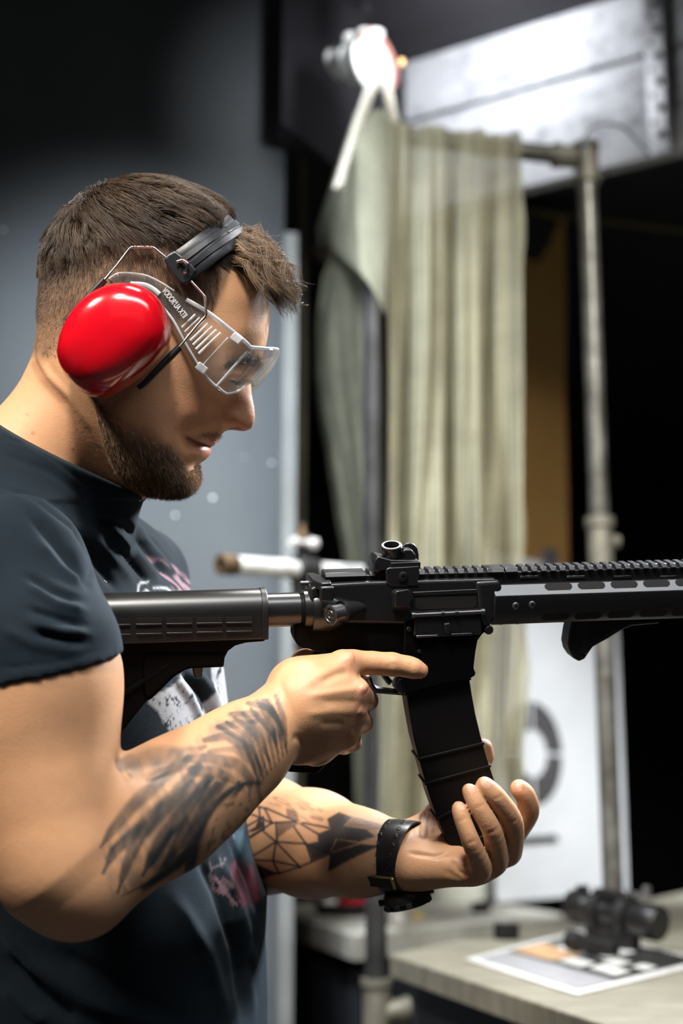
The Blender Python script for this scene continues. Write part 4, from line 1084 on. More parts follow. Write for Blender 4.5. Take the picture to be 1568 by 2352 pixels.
# knuckle tint
for (x, y, r_) in ((835,1580,26),(830,1640,24),(800,1515,24),(975,1542,14),(1130,1908,10),(1178,1885,10),(1082,1935,9),(1190,1805,22),(190,2110,50),(1145,2010,24),(1110,2020,24)):
    mixc(np.exp(-(np.linalg.norm(PX - (x, y), axis=1) / r_) ** 2) * FC, (0.62, 0.24, 0.16), 0.42)
# nails
def nail(cx, cy, ang, a, b):
    q = PX - (cx, cy); c_, s_ = math.cos(ang), math.sin(ang); u = q[:, 0] * c_ + q[:, 1] * s_; v = -q[:, 0] * s_ + q[:, 1] * c_
    m = np.clip(1.5 - ((u / a) ** 4 + (v / b) ** 4) * 1.5, 0, 1) * FC; mixc(m, (0.66, 0.40, 0.31), 0.55)
    rim = np.exp(-(((u / a) ** 2 + (v / b) ** 2 - 1.15) / 0.22) ** 2) * FC * (np.abs(u) < a * 1.5) * (np.abs(v) < b * 1.5); mixc(rim, (0.30, 0.12, 0.07), 0.35)
nail(1062,1849,1.35,13,9); nail(1082,1809,1.25,15,10); nail(1115,1797,1.1,16,12); nail(1192,1805,1.4,15,8)
# tattoos
INK = np.array([0.030, 0.036, 0.040]); 
RA = (PX[:, 0] > 225) & (PX[:, 0] < 690) & (X[:, 1] < 1.26) & (PX[:, 1] > 1580)
def ink(mask, a=0.85, c=INK): mixc(mask, c, a)
ra = RA.astype(float) * np.clip(FC * 2, 0, 1)
nA = vnoise(np.stack([PX[:, 0] / 16 + PX[:, 1] / 26, PX[:, 0] / 60 - PX[:, 1] / 45], 1), 5)
def feather(poly, wd, a):
    d, t = seg_dist(PX, poly); k = np.clip(1.15 - d / (wd * (0.25 + 0.9 * np.sqrt(np.clip(1 - np.abs(2 * t - 0.8), 0, 1)))), 0, 1)
    ink(ra * np.clip(k * 1.8, 0, 1) * (0.70 + 0.5 * nA), a)
WING = [([(432,1740),(370,1790),(305,1850),(255,1910),(232,1945)], 17, .75), ([(455,1760),(400,1830),(330,1895),(262,1955),(237,2005)], 19, .85),
 ([(440,1800),(370,1870),(320,1920),(290,1990),(270,2050)], 17, .85), ([(478,1790),(430,1850),(385,1910),(350,1970),(328,2010)], 21, .88),
 ([(500,1800),(455,1850),(415,1920),(385,1980),(368,1995)], 14, .8), ([(520,1790),(470,1850),(430,1930),(415,1950)], 12, .8), ([(548,1800),(490,1850),(455,1920),(410,1985),(360,2020),(280,2058)], 9, .85),
 ([(430,1745),(480,1740),(545,1755),(575,1790),(572,1830)], 15, .7), ([(440,1770),(500,1775),(550,1800)], 17, .7), ([(280,1755),(330,1740),(420,1735),(470,1715)], 26, .55),
 ([(340,1790),(400,1765),(450,1760)], 12, .55), ([(470,1700),(520,1690),(570,1720),(598,1770),(590,1800)], 12, .65), ([(500,1670),(560,1660),(600,1700),(618,1750)], 12, .62),
 ([(530,1640),(590,1640),(625,1680),(640,1730)], 10, .62), ([(570,1615),(615,1625),(645,1665),(655,1720)], 9, .8), ([(590,1610),(630,1640),(655,1690)], 7, .8), ([(480,1725),(540,1720),(580,1755),(592,1800)], 8, .5),
 ([(560,1660),(600,1655),(632,1700)], 6, .6), ([(605,1610),(640,1650)], 10, .85), ([(440,2000),(455,1950),(500,1880),(560,1800),(596,1795)], 7, .8), ([(330,2040),(400,1990),(440,1950),(430,2010),(400,2030)], 13, .85)]
wfill = soft_in(PX, [(285,1752),(430,1712),(480,1668),(560,1612),(640,1640),(655,1720),(606,1795),(580,1822),(480,1880),(430,1990),(330,2035),(262,2062),(240,2000),(228,1940),(300,1850)], 16) * ra
strk = np.clip((vnoise(np.stack([(PX[:, 0] * 0.6 + PX[:, 1] * 0.8) / 40, (PX[:, 0] * 0.8 - PX[:, 1] * 0.35) / 9], 1), 12) - 0.30) * 2.6, 0, 1)
ink(wfill * strk, 0.42, np.array([0.10, 0.10, 0.09]))
for wv in WING: feather(*wv)
for k in range(8):      # bands across the forearm near the wrist
    a_ = (500 + k * 19, 1668 - k * 10); b_ = (560 + k * 13, 1700 - k * 7); c_ = (596 + k * 9, 1800 - k * 10)
    feather([a_, b_, c_], 7.5, 0.78)
# moon disc with mottling, left as skin inside a dark outline
d, _ = seg_dist(PX, [(455,1990),(470,1900),(520,1840),(560,1815),(582,1850),(575,1890),(520,1960)], True)
inm = soft_in(PX, [(450,2012),(460,1940),(485,1880),(520,1838),(556,1818),(580,1840),(580,1885),(550,1930),(500,1975)], 8) * ra
mixc(inm, SKIN * 0.95, 0.9)
mot = np.clip((vnoise(np.stack([PX[:, 0] / 9 + PX[:, 1] / 30, PX[:, 1] / 11], 1), 9) - 0.60) * 5, 0, 1)
ink(inm * mot, 0.6)
for pl, w_, a_ in (([(594,1798),(560,1800),(512,1828),(474,1878),(450,1940),(438,2008)], 8, .88), ([(590,1797),(600,1845),(590,1890)], 6, .7)):
    ink(ra * np.exp(-(seg_dist(PX, pl)[0] / w_) ** 2) * (1 - inm * 0.8), a_)
LA = ((PX[:, 0] > 556) & (PX[:, 0] < 905) & (PX[:, 1] > 1775) & (PX[:, 1] < 2070) & (X[:, 1] > 1.265)).astype(float) * np.clip(FC * 2, 0, 1)
K = 360 / 1568.0
def L2(pts): return [(560 + x * K, 1780 + y * K) for x, y in pts]
for pts in ([(60,300),(240,340),(520,465)], [(20,370),(280,480),(520,465)], [(0,530),(190,420),(200,540),(40,630)], [(190,560),(320,670),(620,690)], [(320,480),(330,660)], [(320,670),(60,830)], [(320,670),(290,860),(350,980)],
            [(320,670),(560,920)], [(60,850),(300,860),(560,920)], [(150,1000),(350,985),(560,920),(860,790)], [(500,520),(620,690),(680,860)], [(570,490),(740,590)], [(590,480),(850,530)], [(280,480),(40,640)], [(150,320),(160,420)], [(210,340),(280,480)], [(20,900),(180,1000)], [(620,690),(860,790)]):
    dd, _ = seg_dist(PX, L2(pts)); ink(LA * np.exp(-(dd / 2.9) ** 2), 0.92, np.array([0.016, 0.021, 0.027]))
for poly, a_ in (([(150,430),(200,480),(195,530),(90,570),(20,570),(110,520)], .9), ([(330,480),(520,470),(560,480),(430,560),(330,640)], .6), ([(620,690),(740,665),(735,590),(860,540),(830,440),(950,370),(1080,420),(1000,510),(1220,540),(1315,615),(1150,670),(920,640),(860,780),(690,860)], .86),
    ([(1080,420),(1150,430),(1230,530),(1010,510)], .45), ([(1150,430),(1400,500),(1420,550),(1240,545)], .5), ([(930,640),(1140,685),(860,780)], .85), ([(860,780),(1170,690),(1360,710),(1100,830),(840,970)], .93), ([(60,860),(330,985),(200,1040),(120,1020)], .93), ([(420,330),(520,360),(560,470),(430,420)], .6)):
    ink(LA * soft_in(PX, L2(poly), 5), min(0.96, a_ + 0.08), np.array([0.016, 0.021, 0.027]))
fur = np.clip((vnoise(np.stack([(PX[:, 0] + PX[:, 1]) / 22, (PX[:, 0] * 0.5 - PX[:, 1]) / 4.5], 1), 4) - 0.5) * 3, 0, 1)
ink(LA * soft_in(PX, L2([(250,150),(900,360),(840,500),(580,460),(420,300),(240,330)]), 14) * fur, 0.5)
# wrist ink on the palm side of the left wrist
ink(soft_in(PX, [(955,1880),(985,1845),(1000,1850),(1012,1900),(975,1925),(950,1915)], 8) * np.clip((vnoise(PX / np.array([5, 22]), 8) - 0.35) * 3, 0, 1) * (X[:, 1] > 1.29), 0.8, np.array([0.08, 0.035, 0.025]))

def skin_mat():
    m, N, L, b = newmat('skin')
    a = N.new('ShaderNodeVertexColor'); a.layer_name = 'tone'
    v = coords(N, L)
    t = noise(N, L, 900, 3, 0.6, v); t2 = noise(N, L, 140, 3, 0.6, v)
    L.new(a.outputs[0], b.inputs['Base Color'])
    b.inputs['Roughness'].default_value = 0.48; b.inputs['Specular IOR Level'].default_value = 0.42
    b.inputs['Subsurface Weight'].default_value = 0.12; b.inputs['Subsurface Radius'].default_value = (1.0, 0.35, 0.15); b.inputs['Subsurface Scale'].default_value = 0.004
    mx = N.new('ShaderNodeMath'); mx.operation = 'ADD'; L.new(t.outputs['Fac'], mx.inputs[0]); L.new(t2.outputs['Fac'], mx.inputs[1])
    vo = N.new('ShaderNodeTexVoronoi'); vo.inputs['Scale'].default_value = 620; L.new(v, vo.inputs['Vector'])
    m3 = N.new('ShaderNodeMath'); m3.operation = 'MULTIPLY_ADD'; m3.inputs[1].default_value = 0.8; L.new(vo.outputs['Distance'], m3.inputs[0]); L.new(mx.outputs[0], m3.inputs[2])
    bump(N, L, b, m3.outputs[0], 0.20, 0.0006); return m
M_skin = skin_mat()
PERSON = empty('person', (float(C(*P(200,1500,1.33))[0]), float(C(*P(200,1500,1.33))[1]), 0.0), 'man in navy printed T-shirt with tattooed forearms, looking down and holding a rifle', 'person')
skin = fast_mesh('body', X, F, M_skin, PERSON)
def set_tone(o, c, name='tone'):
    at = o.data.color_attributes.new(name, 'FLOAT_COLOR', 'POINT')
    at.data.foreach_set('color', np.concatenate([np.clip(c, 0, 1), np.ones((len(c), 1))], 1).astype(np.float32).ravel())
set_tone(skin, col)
print('body done', _t.time() - _t0)
# ------------------------------------------------------------------ T-shirt
class Plane:
    def __init__(s, p, n): s.p = np.asarray(p, float); s.n = np.asarray(n, float) / np.linalg.norm(n)
    def __call__(s, x): return (x - s.p) @ s.n
class Cut:
    """a group of blended shapes kept only behind planes"""
    def __init__(s, prims, planes, k=0.02): s.pr = prims; s.pl = planes; s.k = k
    def __call__(s, p):
        e = None
        for pr in s.pr: x = pr(p); e = x if e is None else smin(e, x, pr.k)
        for pl in s.pl: e = np.maximum(e, pl(p))
        return e
shirt = Solid()
OFF = 0.007
T2_ = [(z, x, d, a + OFF, b + OFF) for (z, x, d, a, b) in TOR]
T2_ = [(P(0,2560,1.35)[2], P(275,2520,1.37)[0], 1.37, 0.172, 0.124), (P(0,2352,1.36)[2], P(278,2352,1.37)[0], 1.37, 0.166, 0.126),
       (P(0,2200,1.36)[2], P(276,2200,1.37)[0], 1.37, 0.164, 0.124), (P(0,2080,1.36)[2], P(282,2100,1.37)[0], 1.37, 0.163, 0.126),
       (P(0,1900,1.36)[2], P(240,1900,1.37)[0], 1.37, 0.160, 0.122),
       (P(0,1700,1.36)[2], P(215,1700,1.37)[0], 1.37, 0.166, 0.112), (P(0,1550,1.36)[2], P(192,1550,1.37)[0], 1.365, 0.172, 0.114),
       (P(0,1400,1.36)[2], P(130,1400,1.37)[0], 1.36, 0.172, 0.108), (P(0,1250,1.36)[2], P(86,1250,1.36)[0], 1.345, 0.138, 0.082)]
def mk(a, b, ra, rb, k=0.02): return Cap(P(*a), P(*b), rad(ra, a[2]), rad(rb, b[2]), k)
neck_plane = Plane(P(130, 1050, 1.24), (0.46, -0.05, 0.88))
hem_plane = Plane(P(120, 1552, 1.05), (0.18, 0.05, -0.98))
hip_plane = Plane(P(0, 2540, 1.36), (0, 0, -1))
g = shirt.group(0.02)
g.append(Cut([Column(T2_, SH, 0.03),
  mk((90,1150,1.31), (30,1300,1.17), 112, 134, 0.04), mk((130,1150,1.33), (318,1328,1.48), 102, 108, 0.035),
  mk((165,1080,1.312), (120,1180,1.315), 166, 160, 0.03), mk((262,1060,1.30), (212,1190,1.32), 84, 98, 0.02), mk((60,1080,1.27), (10,1200,1.25), 130, 150, 0.03)], [neck_plane, hip_plane], 0.02))
g = shirt.group(0.012)
g.append(Cut([mk((38,1300,1.155), (90,1500,1.112), 162, 178, 0.03), mk((90,1500,1.112), (108,1660,1.105), 180, 204, 0.02), mk((10,1330,1.15), (20,1660,1.12), 150, 176, 0.03)], [hem_plane], 0.02))
far_hem = Plane(P(360, 1590, 1.60), (0.05, 0, -1))
g.append(Cut([mk((316,1330,1.495), (372,1660,1.61), 112, 118, 0.03)], [far_hem], 0.02))
_t0 = _t.time()
XS, FS = mesh_solid(shirt, (-0.46, 0.96, P(0,2560,1.36)[2] - 0.02), (0.10, 1.76, 0.12), 0.0023)
XS = relax(XS, FS, 2, 0.5)
NS = vnormals(XS, FS); PS = pix(XS); FCS = facing(NS, XS)
FOLDS = [
 ([(0,1118),(79,1146),(170,1213),(212,1288),(208,1350)], 6, -3.5), ([(0,1130),(79,1160),(158,1225),(198,1295)], 14, 2.5),
 ([(70,1180),(130,1245),(190,1316),(205,1345)], 9, -5.0), ([(90,1240),(140,1300),(195,1340)], 10, 4.0),
 ([(60,1315),(120,1350),(190,1375)], 8, -4.5), ([(60,1340),(130,1385),(200,1400)], 10, 3.5), ([(60,1395),(140,1420),(198,1434)], 8, -4.0), ([(60,1425),(140,1450),(206,1455)], 11, 3.5),
 ([(80,1454),(150,1468),(206,1470)], 7, -3.5), ([(0,1440),(80,1480),(190,1500)], 14, 2.0), ([(0,1536),(120,1524),(236,1492)], 4, -1.6),
 ([(245,1221),(290,1275),(344,1340)], 5, -5.0), ([(262,1215),(310,1270),(368,1340)], 10, 5.0), ([(285,1200),(335,1260),(395,1335)], 7, -5.0), ([(305,1195),(360,1255),(420,1335)], 9, 3.5),
 ([(330,1215),(380,1275),(430,1340)], 6, -4.0), ([(200,1210),(250,1270),(310,1345)], 12, 4.0), ([(175,1215),(225,1290),(270,1350)], 9, -4.5), ([(225,1190),(275,1205),(285,1220)], 7, -2.5),
 ([(0,1003),(60,1018),(128,1058),(196,1112),(268,1153)], 3.5, -1.6), ([(0,1040),(120,1085),(220,1160)], 10, -1.5),
 ([(420,1540),(470,1600),(505,1680)], 7, -7.0), ([(395,1545),(440,1610),(478,1690)], 9, 4.0), ([(450,1540),(492,1590),(512,1650)], 8, 4.0),
 ([(455,1960),(500,2050),(540,2180),(560,2352)], 12, -5.0), ([(500,1960),(545,2060),(575,2180),(585,2352)], 12, 4.0), ([(530,1930),(570,2020),(592,2100)], 7, -3.5), ([(400,2060),(470,2180),(520,2352)], 18, 4.0),
 ([(0,2120),(80,2220),(200,2300),(330,2352)], 22, 4.0), ([(0,2190),(100,2290),(180,2352)], 18, -5.0), ([(0,2260),(60,2320),(110,2352)], 16, 4.0), ([(120,2180),(260,2260),(420,2352)], 24, -4.0),
 ([(585,2130),(572,2200),(592,2300)], 9, -3.0)]
hemd = np.clip(-hem_plane(XS) / 0.010 - 0.35, 0, 1); hemd = np.where((PS[:, 0] < 262) & (XS[:, 1] < 1.2) & (hem_plane(XS) < 0.004), hemd, 1.0)
XS0 = XS.copy(); strokes(XS, NS, PS, FCS, FOLDS); XS = XS0 + (XS - XS0) * hemd[:, None]
low = (PS[:, 1] > 1150)
nzs = vnoise(np.stack([XS[:, 0] * 22 + XS[:, 2] * 6, XS[:, 1] * 22, XS[:, 2] * 9], 1), 3) - 0.5
XS = XS + NS * (nzs * 0.006 * low * hemd)[:, None]
XS = relax(XS, FS, 1, 0.4)
NS = vnormals(XS, FS)
cs = np.tile(np.array([0.0060, 0.0112, 0.0170]), (len(XS), 1))
cs *= (0.9 + 0.2 * vnoise(XS * 60, 1))[:, None]
fr = np.clip(FCS * 3, 0, 1) * (XS[:, 1] > 1.14)
def mixs(mask, c, a=1.0):
    global cs
    k = (mask * a)[:, None]; cs = cs * (1 - k) + np.asarray(c) * k
WHITE = (0.42, 0.42, 0.44); PINK = (0.34, 0.20, 0.24)
def nz2(a, b, seed, ang=0.0):
    c_, s_ = math.cos(ang), math.sin(ang); u = PS[:, 0] * c_ + PS[:, 1] * s_; v = -PS[:, 0] * s_ + PS[:, 1] * c_
    return vnoise(np.stack([u / a, v / b], 1), seed)
# pink plume on the upper chest
pk = soft_in(PS, [(342,1272),(378,1290),(412,1300),(440,1335),(470,1375),(400,1380),(392,1340),(360,1300)], 8) * fr
mixs(pk * np.clip((nz2(26, 5.0, 3, 0.85) - 0.40) * 5, 0, 1), PINK, 0.85)
# white ring of lettering
for pl in ([(317,1366),(318,1345),(325,1338),(342,1334)], [(354,1350),(370,1349),(384,1351),(396,1362)], [(330,1362),(336,1356)], [(338,1355),(343,1359)]):
    mixs(np.exp(-(seg_dist(PS, pl)[0] / 2.4) ** 2) * fr, (0.6, 0.6, 0.6), 0.9)
# white feathered wings on the chest, broken by dark strokes
for poly, ang in (([(395,1575),(418,1548),(432,1560),(462,1640),(478,1680),(470,1700),(415,1720),(395,1690),(372,1660),(362,1635),(338,1612),(352,1598)], 0.9), ([(486,1530),(515,1532),(524,1580),(522,1612),(500,1660),(482,1650),(478,1620),(490,1590)], 1.9), ([(462,1640),(475,1615),(488,1660),(480,1690)], 1.2)):
    m = soft_in(PS, poly, 5) * fr
    brk = np.clip((nz2(9, 3.6, 7, ang) - 0.63) * 9, 0, 1) * np.clip((nz2(30, 26, 8) - 0.30) * 4, 0, 1)
    mixs(m * (1 - brk), WHITE, 0.95)
# cloudy rose and teal print at the belly
rs = soft_in(PS, [(535,1985),(575,1960),(592,2010),(602,2060),(590,2080),(552,2085),(540,2050),(528,2010)], 14) * fr
mixs(rs, (0.26, 0.075, 0.11), 0.85); mixs(rs * np.clip((nz2(60, 9, 2, 1.35) - 0.5) * 4, 0, 1), (0.03, 0.02, 0.03), 0.7)
te = soft_in(PS, [(535,1905),(560,1910),(590,1980),(565,1990),(545,1960)], 14) * fr; mixs(te, (0.03, 0.075, 0.10), 0.8)
te = soft_in(PS, [(550,2085),(600,2075),(606,2140),(575,2200),(560,2160)], 20) * fr; mixs(te, (0.03, 0.06, 0.08), 0.7)
fe = soft_in(PS, [(493,2010),(510,2012),(545,2045),(550,2080),(535,2082),(515,2055),(500,2040)], 5) * fr; mixs(fe * np.clip((nz2(18, 4, 5, 1.0) - 0.38) * 6, 0, 1), (0.24, 0.15, 0.17), 0.9)
for pl in ([(492,1995),(490,2010),(500,2030)], [(485,1980),(490,1995),(510,1985),(520,1970)], [(505,1970),(508,1990)], [(535,1915),(540,1925)]):
    mixs(np.exp(-(seg_dist(PS, pl)[0] / 2.0) ** 2) * fr, (0.22, 0.2, 0.21), 0.6)
def cloth_mat():
    m, N, L, b = newmat('navy_cotton_jersey')
    a = N.new('ShaderNodeVertexColor'); a.layer_name = 'tone'; v = coords(N, L)
    L.new(a.outputs[0], b.inputs['Base Color']); b.inputs['Roughness'].default_value = 0.85; b.inputs['Specular IOR Level'].default_value = 0.1
    b.inputs['Sheen Weight'].default_value = 0.10; b.inputs['Sheen Roughness'].default_value = 0.5; b.inputs['Sheen Tint'].default_value = (0.45, 0.6, 0.75, 1)
    t = noise(N, L, 700, 3, 0.6, v); bump(N, L, b, t.outputs['Fac'], 0.35, 0.0008); return m
M_cloth = cloth_mat()
so = fast_mesh('t_shirt', XS, FS, M_cloth, PERSON); set_tone(so, cs)
so['label'] = 'navy T-shirt with a white and pink print'
print('shirt', len(XS), _t.time() - _t0)

# ------------------------------------------------------------------ trousers and shoes (below the frame), world coordinates
def cw(p): return MW.T @ (np.asarray(p, float) - CAM0)
hipL = C(*P(262, 2480, 1.37)); hx, hy_ = hipL[0], hipL[1]
tro = Solid(); g = tro.group(0.02)
sd = np.array([0.36, 0.93, 0]); sd /= np.linalg.norm(sd)
def wc(a, b, ra, rb, k=0.03): g.append(Cap(cw(a), cw(b), ra, rb, k))
hip = np.array([hx - 0.005, hy_, 0.98])
wc(hip + (0, 0, 0.06) - sd * 0.05, hip + (0, 0, 0.06) + sd * 0.05, 0.118, 0.118)
for s in (-1, 1):
    a = hip + sd * 0.085 * s - (0, 0, 0.03); k_ = np.array([a[0] + 0.02, a[1], 0.52]) + sd * 0.02 * s; an = np.array([a[0] + 0.0, a[1], 0.07]) + sd * 0.04 * s
    wc(a, k_, 0.098, 0.072); wc(k_, an, 0.070, 0.060)
XT, FT = mesh_solid(tro, cw(hip) - (0.35, 0.45, 1.05), cw(hip) + (0.35, 0.45, 0.35), 0.008)
fast_mesh('trousers', relax(XT, FT, 2), FT, mat('dark_denim', (0.02, 0.022, 0.03), 0.9, 0, 200, 0.3, 0.3), PERSON)
for s in (-1, 1):
    a = hip + sd * 0.125 * s; sh = Solid(); g = sh.group(0.01)
    wc((a[0] - 0.05, a[1], 0.045), (a[0] + 0.14, a[1] - 0.02, 0.040), 0.043, 0.038, 0.02); wc((a[0] - 0.03, a[1], 0.05), (a[0] - 0.01, a[1], 0.11), 0.042, 0.045, 0.02)
    g[:] = [Cut(list(g), [Plane(cw((0, 0, 0.002)), MW.T @ np.array([0, 0, -1.0]))], 0.01)]
    XT, FT = mesh_solid(sh, cw((a[0], a[1], 0.06)) - 0.26, cw((a[0], a[1], 0.06)) + 0.26, 0.006)
    fast_mesh('shoe', relax(XT, FT, 1), FT, M_blkm, PERSON)
# ================================================================== hair and beard, strand by strand
def tubes(name, paths, r0, r1, m, parent, shade=None):
    """paths (N, K, 3) in camera-aligned metres; thin three-sided tapering strands"""
    N0, K_, _ = paths.shape
    t = np.gradient(paths, axis=1); t /= np.linalg.norm(t, axis=2, keepdims=True) + 1e-12
    ref = np.array([0.3, 0.9, 0.31]); u = np.cross(t, ref); u /= np.linalg.norm(u, axis=2, keepdims=True) + 1e-9; w_ = np.cross(t, u)
    r = (r0 + (r1 - r0) * (np.arange(K_) / (K_ - 1)) ** 1.5)[None, :, None]
    V = np.stack([paths + (u * math.cos(a) + w_ * math.sin(a)) * r for a in (0, 2.094, 4.189)], 2).reshape(-1, 3)
    b = (np.arange(N0)[:, None, None] * K_ + np.arange(K_ - 1)[None, :, None]) * 3; j = np.arange(3)[None, None, :]
    F = np.stack([b + j, b + (j + 1) % 3, b + 3 + (j + 1) % 3, b + 3 + j], -1).reshape(-1, 4)
    o = fast_mesh(name, V, F, m, parent)
    if shade is not None: set_tone(o, np.repeat(shade, K_ * 3, axis=0))
    return o
def hair_mat(name, rough=0.42):
    m, N, L, b = newmat(name)
    a = N.new('ShaderNodeVertexColor'); a.layer_name = 'tone'; L.new(a.outputs[0], b.inputs['Base Color'])
    b.inputs['Roughness'].default_value = rough; b.inputs['Specular IOR Level'].default_value = 0.4
    return m
M_hair = hair_mat('brown_hair'); M_beard = hair_mat('light_brown_beard', 0.5)
def headgrad(p, e=0.0015):
    g = np.stack([HEAD(p + np.eye(3)[i] * e) - HEAD(p - np.eye(3)[i] * e) for i in range(3)], -1); return g / (np.linalg.norm(g, axis=-1, keepdims=True) + 1e-9)
XH = X[isH & (hy < 0.085)]; NH = N_[isH & (hy < 0.085)]
def roots(poly, n, extra=None, both=True):
    hh = np.abs(XH[:, 1] - D0); pm = np.stack([784 + XH[:, 0] / (D0 - hh) * FPX, 1176 - XH[:, 2] / (D0 - hh) * FPX], 1)
    m = inside(pm, poly)
    if not both: m &= XH[:, 1] < D0 + 0.012
    if extra is not None: m &= extra(XH)
    idx = np.nonzero(m)[0]; i = rng.choice(idx, n)
    return XH[i] + rng.normal(0, 0.0007, (n, 3)), NH[i], pm[i]
WHORL = np.array([P(222, 452, D0)[0], D0, P(222, 452, D0)[2]])
def flow(p, n):
    d = p - WHORL; d = d / (np.linalg.norm(d, axis=1, keepdims=True) + 1e-6)
    fwd = np.array([0.86, 0.0, -0.35]); s = np.clip((p[:, 0] - WHORL[0]) / 0.06, 0, 1)[:, None]
    d = d * (1 - 0.55 * s) + fwd * 0.75 * s
    d = d - n * (d * n).sum(1, keepdims=True); return d / (np.linalg.norm(d, axis=1, keepdims=True) + 1e-9)
def grow(r, n, length, K_, height, clump, curl=0.0, ncl=260, wander=0.25, gravity=0.0):
    N0 = len(r); L_ = length; path = np.zeros((N0, K_, 3)); p = r.copy(); path[:, 0] = p
    ci = rng.choice(N0, ncl); cen = r[ci]
    own = np.argmin(((r[:, None, :] - cen[None]) ** 2).sum(2) if N0 * ncl < 6e6 else np.concatenate([((r[i:i+4000, None, :] - cen[None]) ** 2).sum(2) for i in range(0, N0, 4000)]), axis=1)
    cdir = rng.normal(0, 1, (ncl, 3))[own]; 
    for k in range(1, K_):
        nn = headgrad(p) if k > 1 else n
        d = flow(p, nn) + wander * cdir * 0.5 + rng.normal(0, 0.05, (N0, 3))
        d[:, 2] -= gravity * k / K_
        d = d - nn * (d * nn).sum(1, keepdims=True); d /= np.linalg.norm(d, axis=1, keepdims=True)
        p = p + d * (L_ / (K_ - 1))[:, None]
        tgt_ = height * np.sin(np.clip(k / (K_ - 1) * 2.2, 0, 1.9))
        p = p - headgrad(p) * (HEAD(p) - tgt_)[:, None]
        path[:, k] = p
    mean = path[ci][:, :, :][own] if False else path[ci[own]]
    wt = (np.linspace(0, 1, K_) ** 1.3)[None, :, None] * clump
    path = path * (1 - wt) + (mean + (path[:, :1] - mean[:, :1]) * 0.35) * wt
    return path, own
def tones(n, own, base, hi, ncl):
    c = rng.random(ncl)[own] * 0.6 + rng.random(n) * 0.4
    return np.asarray(base) * (1 - c[:, None]) + np.asarray(hi) * c[:, None]
# long hair on the crown, combed forward
TOPR = [(112,610),(160,575),(225,548),(300,532),(380,548),(450,585),(500,605),(560,598),(600,600),(640,380),(60,380),(85,600)]
r, n, pm = roots(TOPR, 11000)
bd = seg_dist(pm, [(404,622),(541,523)])[0]; bandf = np.clip((bd - 36) / 26, 0.10, 1)
hgt = bandf * np.clip(0.0045 + 0.008 * np.clip((620 - pm[:, 1]) / 130, 0, 1), 0.003, 0.0125) * rng.uniform(0.75, 1.1, len(r))
ln = 0.016 + 0.022 * np.clip((600 - pm[:, 1]) / 120, 0, 1) * rng.uniform(0.8, 1.2, len(r))
pa, own = grow(r, n, ln, 7, hgt, 0.55, ncl=420)
hh = np.abs(pa[..., 1] - D0); pq = np.stack([784 + pa[..., 0] / (D0 - hh) * FPX, 1176 - pa[..., 2] / (D0 - hh) * FPX], -1)
bd2 = seg_dist(pq.reshape(-1, 2), [(404,622),(541,523)])[0].reshape(pq.shape[:2]); fac = np.clip((40 - bd2) / 16, 0, 1)[..., None]
ex_ = HEAD(pa)[..., None] - 0.0012; pa = pa - headgrad(pa.reshape(-1, 3)).reshape(pa.shape) * np.maximum(ex_, 0) * fac
tubes('hair', pa, 0.00022, 0.00010, M_hair, PERSON, tones(len(r), own, (0.016, 0.010, 0.006), (0.068, 0.041, 0.022), 420))['label'] = 'short brown hair combed forward'
# curly fringe standing forward over the forehead
FR = [(520,560),(545,520),(600,560),(615,620),(600,640),(560,615),(528,606)]
r, n, pm = roots(FR, 4200)
K_ = 14; ncl = 240; ci = rng.choice(len(r), ncl); own = np.argmin(((r[:, None] - r[ci][None]) ** 2).sum(2), axis=1)
ph = rng.uniform(0, 6.28, ncl)[own]; Ls = rng.uniform(0.030, 0.052, ncl)[own] * rng.uniform(0.85, 1.1, len(r)); cr_ = rng.uniform(0.002, 0.0055, ncl)[own] * rng.uniform(0.7, 1.2, len(r)); tw = rng.uniform(5, 12, ncl)[own]
lift = rng.uniform(-0.35, 0.45, ncl)[own]
paf = np.zeros((len(r), K_, 3)); p = r - n * 0.001; dirn = n * 0.45 + np.array([0.75, 0, 0.05]); dirn[:, 2] += lift * 0.6; dirn[:, 1] -= rng.uniform(-0.1, 0.35, ncl)[own]
dirn /= np.linalg.norm(dirn, axis=1, keepdims=True)
for k in range(K_):
    t = k / (K_ - 1); off = np.stack([np.cos(ph + tw * t) - np.cos(ph), np.sin(ph + tw * t) * 0.7 - np.sin(ph) * 0.7, np.sin(ph + tw * t) - np.sin(ph)], 1) * (cr_ * min(1, t * 1.6))[:, None]
    paf[:, k] = p + off
    dirn = dirn + np.array([0.02, 0, -0.20]) * (0.5 + t); dirn /= np.linalg.norm(dirn, axis=1, keepdims=True)
    p = p + dirn * (Ls / (K_ - 1))[:, None]
    dd = HEAD(p); p = p - headgrad(p) * np.minimum(dd - 0.003, 0)[:, None]
cen = paf[ci][own]; wt = (np.linspace(0, 1, K_) ** 1.2)[None, :, None] * 0.38
paf = paf * (1 - wt) + (cen + (paf[:, :1] - cen[:, :1]) * 0.4) * wt + rng.normal(0, 1, (len(r), 1, 3)) * np.where(rng.random((len(r), 1, 1)) < 0.12, 0.0045, 0.0010) * np.linspace(0, 1, K_)[None, :, None]
tubes('fringe', paf, 0.00020, 0.00009, M_hair, PERSON, tones(len(r), own, (0.035, 0.021, 0.011), (0.19, 0.115, 0.058), ncl))['label'] = 'curly brown fringe pushed forward'
